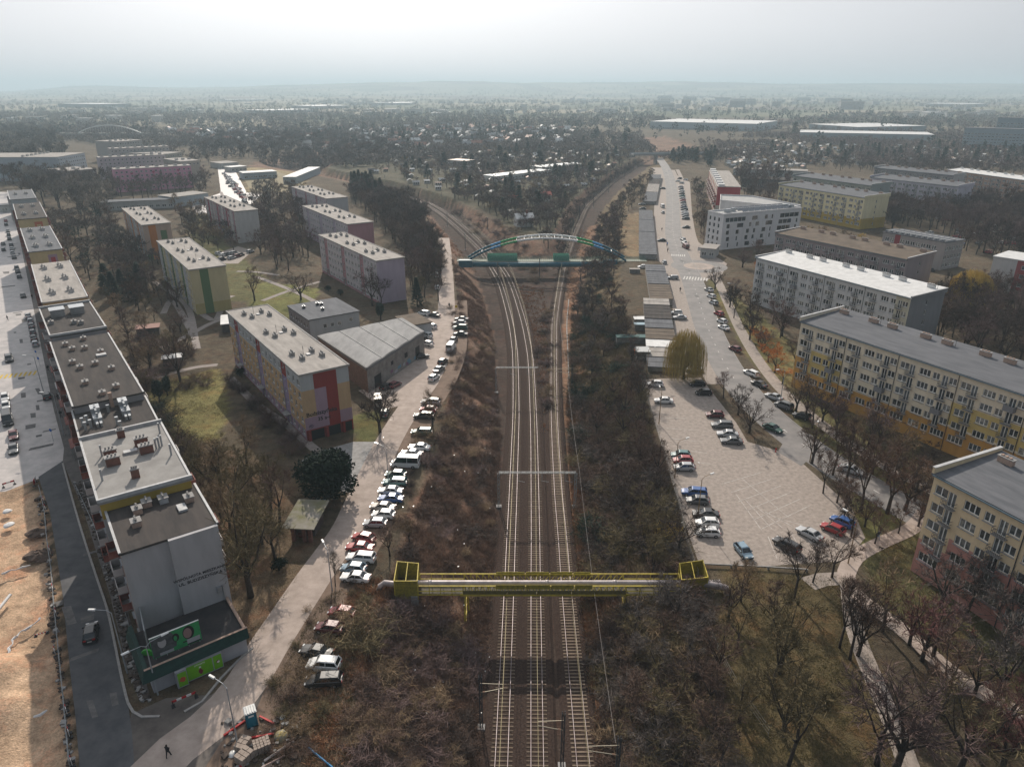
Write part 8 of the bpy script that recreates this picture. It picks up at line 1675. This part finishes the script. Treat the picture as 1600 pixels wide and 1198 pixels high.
# allotment sheds and suburb houses
HC = [mat('house_%d' % i, c, .8) for i, c in enumerate([(.55, .54, .52), (.40, .38, .36), (.30, .28, .25), (.48, .42, .32)])]
RC = [mat('houseroof_%d' % i, c, .6, tuple(x*.7 for x in c), 1, 3) for i, c in enumerate([(.62, .62, .61), (.30, .31, .32), (.34, .16, .11), (.45, .44, .43), (.14, .13, .13), (.46, .32, .24)])]
def housemesh(w_, d_, h_, r_, wm_, rm_, ch=True):
    q = MB(); q.box(-w_/2, -d_/2, -.5, w_/2, d_/2, h_, 0); o_ = .35
    q.poly([(-w_/2-o_, -d_/2-o_, h_-.1), (w_/2+o_, -d_/2-o_, h_-.1), (w_/2+o_, 0, h_+r_), (-w_/2-o_, 0, h_+r_)], 1); q.poly([(w_/2+o_, d_/2+o_, h_-.1), (-w_/2-o_, d_/2+o_, h_-.1), (-w_/2-o_, 0, h_+r_), (w_/2+o_, 0, h_+r_)], 1)
    q.poly([(w_/2, -d_/2, h_), (w_/2, d_/2, h_), (w_/2, 0, h_+r_-.05)], 0); q.poly([(-w_/2, d_/2, h_), (-w_/2, -d_/2, h_), (-w_/2, 0, h_+r_-.05)], 0)
    for k in range(3): x = -w_/2+w_*(k+.5)/3; q.box(x-.45, -d_/2-.03, .9, x+.45, -d_/2+.01, 2.1, 2)
    q.box(w_/2-.01, -.5, .9, w_/2+.03, .5, 2.1, 2)
    if ch: q.box(w_*.2-.3, -.3, h_, w_*.2+.3, .3, h_+r_+.8, 3)
    return q.mesh('house', [wm_, rm_, DARK, BRICK])
SHM = [housemesh(4+.8*(i % 3), 3.2+.4*(i % 2), 2.2, .9+.3*(i % 2), HC[i % 4], RC[[0, 3, 1, 0, 5, 4, 2, 0][i]], False) for i in range(8)]
HSM = [housemesh(10+2*(i % 3), 8+i % 2, 5.5, 3.2, HC[i % 3], RC[[1, 2, 4, 0, 3, 2, 1, 0][i]]) for i in range(8)]
def houses(poly, n, ms, nm, label, group, md):
    pp = PP(poly); xs = [p.x for p in pp]; ys = [p.y for p in pp]; k = 0; tr_ = 0; pts = []
    while k < n and tr_ < n*80:
        tr_ += 1; x = rnd.uniform(min(xs), max(xs)); y = rnd.uniform(min(ys), max(ys))
        if not inpoly(np.array([x]), np.array([y]), pp)[0] or inbld(x, y) or any((x-a)**2+(y-b)**2 < md*md for a, b in pts): continue
        pts.append((x, y)); rn_ = {0: 'pale', 1: 'dark grey', 2: 'brick red', 3: 'light grey', 4: 'blackish', 5: 'tan'}[int(ms[k % len(ms)].materials[1].name.split('_')[1][0])]; o = ob(nm, ms[k % len(ms)], None, (x, y, hz(x, y)), radians(rnd.choice([12, 102, 30, 120]))); tag(o, rn_+' roofed '+label, 'house' if ms is HSM else 'shed', group); k += 1
#HOUSES
houses(AL, 120, SHM, 'allotment_shed', 'allotment shed among bare fruit trees', 'sheds in the allotments', 10)
houses([(600,262),(1000,236),(1010,228),(640,240)], 60, SHM, 'allotment_shed', 'allotment shed among bare fruit trees', 'sheds in the allotments', 11)
houses([(420,208),(700,198),(900,204),(900,226),(640,238),(440,232)], 170, HSM, 'suburban_house', 'gabled house in the far suburb', 'houses of the garden suburb', 20)
houses([(250,205),(420,208),(440,232),(330,222)], 40, HSM, 'suburban_house', 'gabled house in the far suburb', 'houses of the garden suburb', 20)
houses([(1150,262),(1600,262),(1600,238),(1200,222),(1130,232)], 150, SHM, 'garden_hut', 'garden hut on the right plain', 'garden huts on the right', 13)
houses([(1130,262),(1260,266),(1250,252),(1140,250)], 30, SHM, 'garden_hut', 'garden hut on the right plain', 'garden huts on the right', 10)
for px, py, sc_, l in [(850,314,1.6,'allotment house with a red roof in the middle of the bare trees'),(802,316,1.2,'small allotment house with a salmon roof left of the red roofed one'),(818,353,1.8,'pale allotment house just beyond the arch of the footbridge')]:
    p = P(px, py); o = ob('allotment_house', housemesh(5, 4, 2.6, 1.2, HC[0], mat('red_tin', (.42, .10, .07), .6) if px != 818 else RC[0]), None, (p.x, p.y, hz(p.x, p.y)), radians(15)); o.scale = (sc_,)*3; tag(o, l, 'house')
# woodland masses in the far plain (nobody could count them)
def wood(name, regions, m, seed, label, lod=1.0):
    R = np.random.RandomState(seed); Vv = []; Ff = []; nv = 0
    for poly, n, hh, z0 in regions:
        pp = PP(poly); a = np.array([(p.x, p.y) for p in pp]); cnt = 0; X = np.empty(0); Y = np.empty(0); t_ = 0
        while len(X) < n and t_ < 40:
            x = R.uniform(a[:, 0].min(), a[:, 0].max(), n*3); y = R.uniform(a[:, 1].min(), a[:, 1].max(), n*3); k = inpoly(x, y, pp); d = vnoise(x, y, 55, seed+3)*.6+vnoise(x, y, 190, seed)*.4; k &= d > R.uniform(.2, .75, len(x)); X = np.append(X, x[k]); Y = np.append(Y, y[k]); t_ += 1
        X = X[:n]; Y = Y[:n]; Z = height(X, Y); n_ = len(X); H = R.uniform(.45, 1.2, n_)*hh; k = 26
        c = np.stack([np.repeat(X, k), np.repeat(Y, k), np.repeat(Z, k)], 1); hr = np.repeat(H, k); d = R.normal(size=(n_*k, 3)); d /= np.linalg.norm(d, axis=1)[:, None]; rad = R.uniform(.5, 1, (n_*k, 1))**.5
        ctr = c+d*rad*np.stack([hr*.38, hr*.38, hr*.42], 1)+np.stack([0*hr, 0*hr, hr*.52], 1); s = (hr*.115)[:, None]
        u = R.normal(size=(n_*k, 3)); u /= np.linalg.norm(u, axis=1)[:, None]; w_ = np.cross(u, R.normal(size=(n_*k, 3))); w_ /= np.linalg.norm(w_, axis=1)[:, None]
        tri = np.stack([ctr-u*s-w_*s*.6, ctr+u*s-w_*s*.5, ctr+w_*s*1.1], 1).reshape(-1, 3); Vv.append(tri)
    Vv = np.concatenate(Vv); nf = len(Vv)//3; me_ = bpy.data.meshes.new(name); me_.vertices.add(len(Vv)); me_.vertices.foreach_set('co', Vv.ravel()); me_.loops.add(nf*3); me_.loops.foreach_set('vertex_index', np.arange(nf*3)); me_.polygons.add(nf); me_.polygons.foreach_set('loop_start', np.arange(0, nf*3, 3)); me_.polygons.foreach_set('loop_total', np.full(nf, 3)); me_.update(calc_edges=True); me_.materials.append(m)
    tag(ob(name, me_), label, None, kind='stuff')
WB = mat('wood_brown', (.19, .15, .125), 1, (.12, .10, .09), .02, 4, coord='World'); WG = mat('wood_dark', (.07, .085, .07), 1, (.05, .06, .05), .02, 4, coord='World'); WM = mat('wood_mauve', (.21, .15, .13), 1, (.13, .105, .095), .03, 4, coord='World')
wood('far_wood', [([(-300,196),(340,205),(600,202),(1000,206),(1020,240),(760,238),(560,262),(300,246),(120,222),(-300,230)], 9000, 9, 0), ([(-600,176),(1000,182),(1100,200),(340,205),(-600,200)], 5200, 12, 0), ([(-900,158),(2400,158),(2000,176),(900,184),(-800,178)], 5200, 13, 0), ([(-1500,148),(3200,148),(2600,158),(-1200,158)], 2600, 18, 0)], WB, 3, 'bare woods and orchards covering the plain')
wood('far_wood', [([(1010,235),(1180,210),(1600,214),(1900,230),(1900,300),(1600,268),(1300,262),(1060,248)], 6500, 7, 0), ([(1100,205),(1330,178),(2000,180),(2000,212),(1500,214),(1180,208)], 4200, 9, 0), ([(640,246),(900,232),(1010,240),(900,296),(866,350),(760,325)], 1500, 5, 0)], WM, 8, 'bare reddish scrub on the right of the plain')
wood('far_conifer_wood', [([(-600,170),(1000,172),(1600,180),(2200,190),(1600,235),(1000,225),(300,225),(-500,215)], 1700, 15, 0), ([(-1000,150),(2800,150),(2400,165),(-900,165)], 2200, 18, 0)], WG, 12, 'dark evergreen clumps scattered over the plain')
R = np.random.RandomState(21); q = MB()
for cx_, cy_, n_, sx_, sy_ in ((560,163,26,60,3),(700,162,22,60,3),(880,160,30,90,4),(1180,163,40,150,6),(1320,152,24,120,4),(1480,166,24,60,6),(240,176,14,60,5),(900,175,26,120,5),(1500,182,26,60,6),(120,190,12,60,5),(640,178,16,60,4)):
    for i in range(n_):
        p = P(cx_+R.normal()*sx_, max(146.5, cy_+R.normal()*sy_*.5)); w_ = R.uniform(8, 42); d_ = R.uniform(8, 26); z = hz(p.x, p.y); h_ = R.uniform(4, 15); q.box(p.x-w_/2, p.y-d_/2, z-2, p.x+w_/2, p.y+d_/2, z+h_, 0); q.box(p.x-w_/2-.5, p.y-d_/2-.5, z+h_+.02, p.x+w_/2+.5, p.y+d_/2+.5, z+h_+1, 1+i % 2)
tag(q.build('distant_town', [wht, RF_W, RF_L]), 'pale roofs of far off built-up districts on the plain', None, kind='stuff')
# --- ground cover on the slopes and lawns
def tufts(name, polys, n, m, seed, label, hgt=.5, wdt=.05, k=7, spread=.35, lean=.6):
    R = np.random.RandomState(seed); Vv = []
    for poly, fr in polys:
        pp = PP(poly); a = np.array([(p.x, p.y) for p in pp]); X = np.empty(0); Y = np.empty(0); N = int(n*fr); t_ = 0
        while len(X) < N and t_ < 60:
            x = R.uniform(a[:, 0].min(), a[:, 0].max(), N*2); y = R.uniform(a[:, 1].min(), a[:, 1].max(), N*2); q = inpoly(x, y, pp); q &= (vnoise(x, y, 2.6, seed) > R.uniform(.1, .75, len(x))); X = np.append(X, x[q]); Y = np.append(Y, y[q]); t_ += 1
        X = X[:N]; Y = Y[:N]; Z = height(X, Y); n_ = len(X); c = np.stack([np.repeat(X, k), np.repeat(Y, k), np.repeat(Z, k)], 1); c[:, :2] += R.normal(0, spread*.5, (n_*k, 2)); c[:, 2] -= .05
        an = R.uniform(0, 6.28, n_*k); h_ = R.uniform(.5, 1.3, n_*k)*hgt; ln_ = R.uniform(0, lean, n_*k)*h_*1.4; tip = c+np.stack([np.cos(an)*ln_, np.sin(an)*ln_, h_], 1); b = R.uniform(0, 6.28, n_*k); s = np.stack([np.cos(b), np.sin(b), 0*b], 1)*wdt
        Vv.append(np.stack([c-s, c+s, tip], 1).reshape(-1, 3))
    Vv = np.concatenate(Vv); nf = len(Vv)//3; me_ = bpy.data.meshes.new(name); me_.vertices.add(len(Vv)); me_.vertices.foreach_set('co', Vv.ravel()); me_.loops.add(nf*3); me_.loops.foreach_set('vertex_index', np.arange(nf*3)); me_.polygons.add(nf); me_.polygons.foreach_set('loop_start', np.arange(0, nf*3, 3)); me_.polygons.foreach_set('loop_total', np.full(nf, 3)); me_.update(calc_edges=True); me_.materials.append(m); tag(ob(name, me_), label, None, kind='stuff')
DG1 = mat('dead_bramble', (.27, .17, .12), 1, (.12, .078, .058), .5, 5, coord='World'); DG2 = mat('dry_fern', (.42, .23, .125), 1, (.22, .12, .07), .6, 5, coord='World'); DG3 = mat('dull_grass', (.17, .15, .055), 1, (.11, .095, .04), .6, 5, coord='World'); DG4 = mat('dark_litter', (.13, .105, .062), 1, (.22, .165, .085), .5, 5, coord='World')
tufts('bramble_cover', [([(560,1198),(575,1000),(610,910),(690,690),(715,560),(770,520),(782,640),(770,840),(755,1000),(742,1198)], .8), ([(706,405),(752,440),(775,520),(722,520)], .2)], 26000, DG1, 1, 'dead brown brambles covering the left slope', .6, .035, 8, .5, 1.2)
tufts('dark_bramble_cover', [([(1135,1198),(1092,960),(1060,800),(1012,650),(975,480),(895,470),(888,600),(900,780),(918,950),(950,1198)], 1)], 12000, DG4, 2, 'dark dead brambles covering the right slope', .9, .06, 7, .6, .9)
tufts('dry_fern_strip', [([(945,1198),(925,1020),(908,880),(898,780),(893,690),(887,600),(890,560),(905,600),(912,700),(925,800),(945,920),(962,1060),(985,1198)], .7), ([(850,430),(862,560),(864,640),(845,640),(838,560),(815,470),(800,420)], .22), ([(690,345),(720,372),(745,405),(725,405),(705,390),(672,345)], .12), ([(902,340),(925,345),(912,395),(895,470),(888,470),(885,420)], .1), ([(560,905),(620,900),(640,1000),(580,1100),(545,1198),(480,1198),(500,1000)], .18)], 6500, DG2, 3, 'rust coloured dry ferns along the foot of the slope', .55, .06, 7, .4, 1.0)
tufts('rough_grass', [([(1100,890),(1320,900),(1350,980),(1420,1198),(1150,1198)], .35), ([(1345,862),(1440,822),(1600,935),(1600,1090),(1500,1040),(1372,940)], .15), ([(230,600),(345,575),(360,640),(340,690),(262,700),(235,650)], .12), ([(380,1180),(440,1040),(500,940),(560,900),(545,1198)], .2), ([(210,700),(400,700),(480,760),(470,900),(400,1000),(360,960)], .18)], 16000, DG3, 4, 'rough dull winter grass', .22, .035, 6, .4, .8)
# litter specks on the slopes
R = np.random.RandomState(3); q = MB()
for i in range(70):
    px, py = (R.uniform(600, 770), R.uniform(560, 1150)) if i % 2 else (R.uniform(940, 1110), R.uniform(700, 1000)); p = P(px, py, -3); s_ = R.uniform(.08, .22); z = hz(p.x, p.y)+.35; a = R.uniform(0, 6.28)
    q.hexa([(p.x+s_*cos(a+k*pi/2)*(1 if k % 2 else .6), p.y+s_*sin(a+k*pi/2), z+dz) for dz in (0, .06) for k in range(4)])
tag(q.build('litter', LG), 'scattered scraps of white litter on the slopes', None, kind='stuff')
# --- the 290 largest bare trees and shrubs become objects, the rest one stuff object of each kind
def treepos(a, k):
    w_ = k.get('world') or (a[8] if len(a) > 8 else None); return Vector((w_[0], w_[1], 0)) if w_ else P(a[0], a[1])
ISNEAR = {'near': 0, 'mid': 1, 'far': 2}
def sz_(e):
    a, k, uniq = e; p = treepos(a, k); x, y = PX((p.x, p.y, a[2]*.5)); vis = -60 < x < 1660 and y < 1300; return (1e6 if uniq else 0)+(a[2]/(p-Vector((0, 0, CAM_H))).length if vis else 0)
for fam, lab, nm in ((('near', 'mid', 'far'), 'remaining bare trees of the estates, slopes, allotments and plain', 'bare_tree'), (('bush',), 'remaining bare bramble shrubs on the slopes', 'bare_shrub')):
    L_ = sorted([e for e in SPEC if e[0][3] in fam], key=sz_, reverse=True)
    for a, k, u in L_[:292]: tree_now(*a, **k)
    rest = L_[292:]
    TI = bpy.data.materials.get('twigs_tinted') or TWIG.copy(); TI.name = 'twigs_tinted'; tt = TI.node_tree
    if 'INSTC' not in tt.nodes:
        an = tt.nodes.new('ShaderNodeAttribute'); an.name = 'INSTC'; an.attribute_type = 'INSTANCER'; an.attribute_name = 'tint'
        for l_ in list(tt.links):
            if l_.from_node.bl_idname == 'ShaderNodeObjectInfo' and l_.from_socket.name == 'Color': tt.links.new(an.outputs['Color'], l_.to_socket)
    col = bpy.data.collections.new('tree_kinds'); ms = []
    if nm == 'bare_tree':
        for q_ in near+midp: m2 = MB(); m2.add(q_[2]); m2.m = [0]*len(m2.f); m2.add(q_[3], mo=1); ms.append(m2.mesh('tree', [BARK, TI]))
        for f_ in fars: f2 = f_.copy(); f2.materials[1] = TI; ms.append(f2)
    else:
        for f_ in bush: f2 = f_.copy(); f2.materials[0] = TI; ms.append(f2)
    for i_, m_ in enumerate(ms): col.objects.link(bpy.data.objects.new('kind_%02d' % i_, m_))
    pts = []; ro = []; sc = []; ti = []; ix = []
    for a, k, u in rest:
        p = treepos(a, k); w_ = k.get('w', a[7] if len(a) > 7 else 1.0); pts.append((p.x, p.y, hz(p.x, p.y))); ro.append((0, 0, rnd.uniform(0, 6.28))); b_ = {'near': 12.5, 'mid': 12.5, 'far': 12, 'bush': 2.4}[a[3]]; s_ = a[2]/b_; sc.append((s_*w_, s_*w_, s_)); f = rnd.uniform(.8, 1.2); ti.append(tuple(c_*f for c_ in TC[a[4]])+(1,))
        ix.append({'near': rnd.randrange(5) if p.y < 260 else 5+rnd.randrange(5), 'mid': 5+rnd.randrange(5), 'far': 10+rnd.randrange(4), 'bush': rnd.randrange(4)}[a[3]])
    me_ = bpy.data.meshes.new(nm); me_.from_pydata(pts, [], [])
    for n_, t_, d_ in (('rot', 'FLOAT_VECTOR', ro), ('scl', 'FLOAT_VECTOR', sc), ('tint', 'FLOAT_COLOR', ti), ('idx', 'INT', ix)):
        at_ = me_.attributes.new(n_, t_, 'POINT'); at_.data.foreach_set({'FLOAT_VECTOR': 'vector', 'FLOAT_COLOR': 'color', 'INT': 'value'}[t_], np.array(d_).ravel())
    o = ob(nm, me_); tag(o, lab, None, kind='stuff'); g = bpy.data.node_groups.new('scatter', 'GeometryNodeTree'); g.interface.new_socket('Geometry', in_out='INPUT', socket_type='NodeSocketGeometry'); g.interface.new_socket('Geometry', in_out='OUTPUT', socket_type='NodeSocketGeometry')
    gi = g.nodes.new('NodeGroupInput'); go = g.nodes.new('NodeGroupOutput'); ip = g.nodes.new('GeometryNodeInstanceOnPoints'); ci = g.nodes.new('GeometryNodeCollectionInfo'); ci.inputs['Collection'].default_value = col; ci.inputs['Separate Children'].default_value = True; ci.inputs['Reset Children'].default_value = True; ip.inputs['Pick Instance'].default_value = True
    def na(n_, t_): x_ = g.nodes.new('GeometryNodeInputNamedAttribute'); x_.data_type = t_; x_.inputs['Name'].default_value = n_; return [q_ for q_ in x_.outputs if q_.enabled and q_.name == 'Attribute'][0]
    g.links.new(gi.outputs[0], ip.inputs['Points']); g.links.new(ci.outputs[0], ip.inputs['Instance']); g.links.new(na('idx', 'INT'), ip.inputs['Instance Index']); g.links.new(na('rot', 'FLOAT_VECTOR'), ip.inputs['Rotation']); g.links.new(na('scl', 'FLOAT_VECTOR'), ip.inputs['Scale']); g.links.new(ip.outputs[0], go.inputs[0])
    o.modifiers.new('scatter', 'NODES').node_group = g
for a, k, u in SPEC:
    if a[3] not in ('near', 'mid', 'far', 'bush'): tree_now(*a, **k)
# labels shared by a countable row get their place from the left
from collections import defaultdict
dd_ = defaultdict(list)
for o in S.objects:
    if o.parent is None and o.get('label') and not o.get('kind'): dd_[o['label']].append(o)
for l_, os_ in dd_.items():
    if 1 < len(os_) <= 68:
        if len(l_.split()) > 12: l_ = l_.replace(' tinted', '').replace(' bramble', '')
        for i_, o in enumerate(sorted(os_, key=lambda q_: PX(q_.location)[0])): o['label'] = l_+', '+ordn(i_)+' from the left'
for o in S.objects:
    if o.parent is None and len(str(o.get('label', '')).split()) > 16: print('LONG', o['label'])
# ---------------------------------------------------------------- haze
q = MB(); q.box(-13000, -80, -12, 13000, 14500, 190); hm_ = bpy.data.materials.new('haze'); hm_.use_nodes = True; t = hm_.node_tree; t.nodes.clear(); oo = t.nodes.new('ShaderNodeOutputMaterial'); pv = t.nodes.new('ShaderNodeVolumePrincipled'); pv.inputs['Color'].default_value = (.65, .825, .93, 1); pv.inputs['Density'].default_value = .00020; pv.inputs['Anisotropy'].default_value = .2; t.links.new(pv.outputs[0], oo.inputs['Volume'])
HZ = q.build('haze', hm_); tag(HZ, kind='stuff')
print('objects', len(bpy.data.objects), 'trees', nT[0])
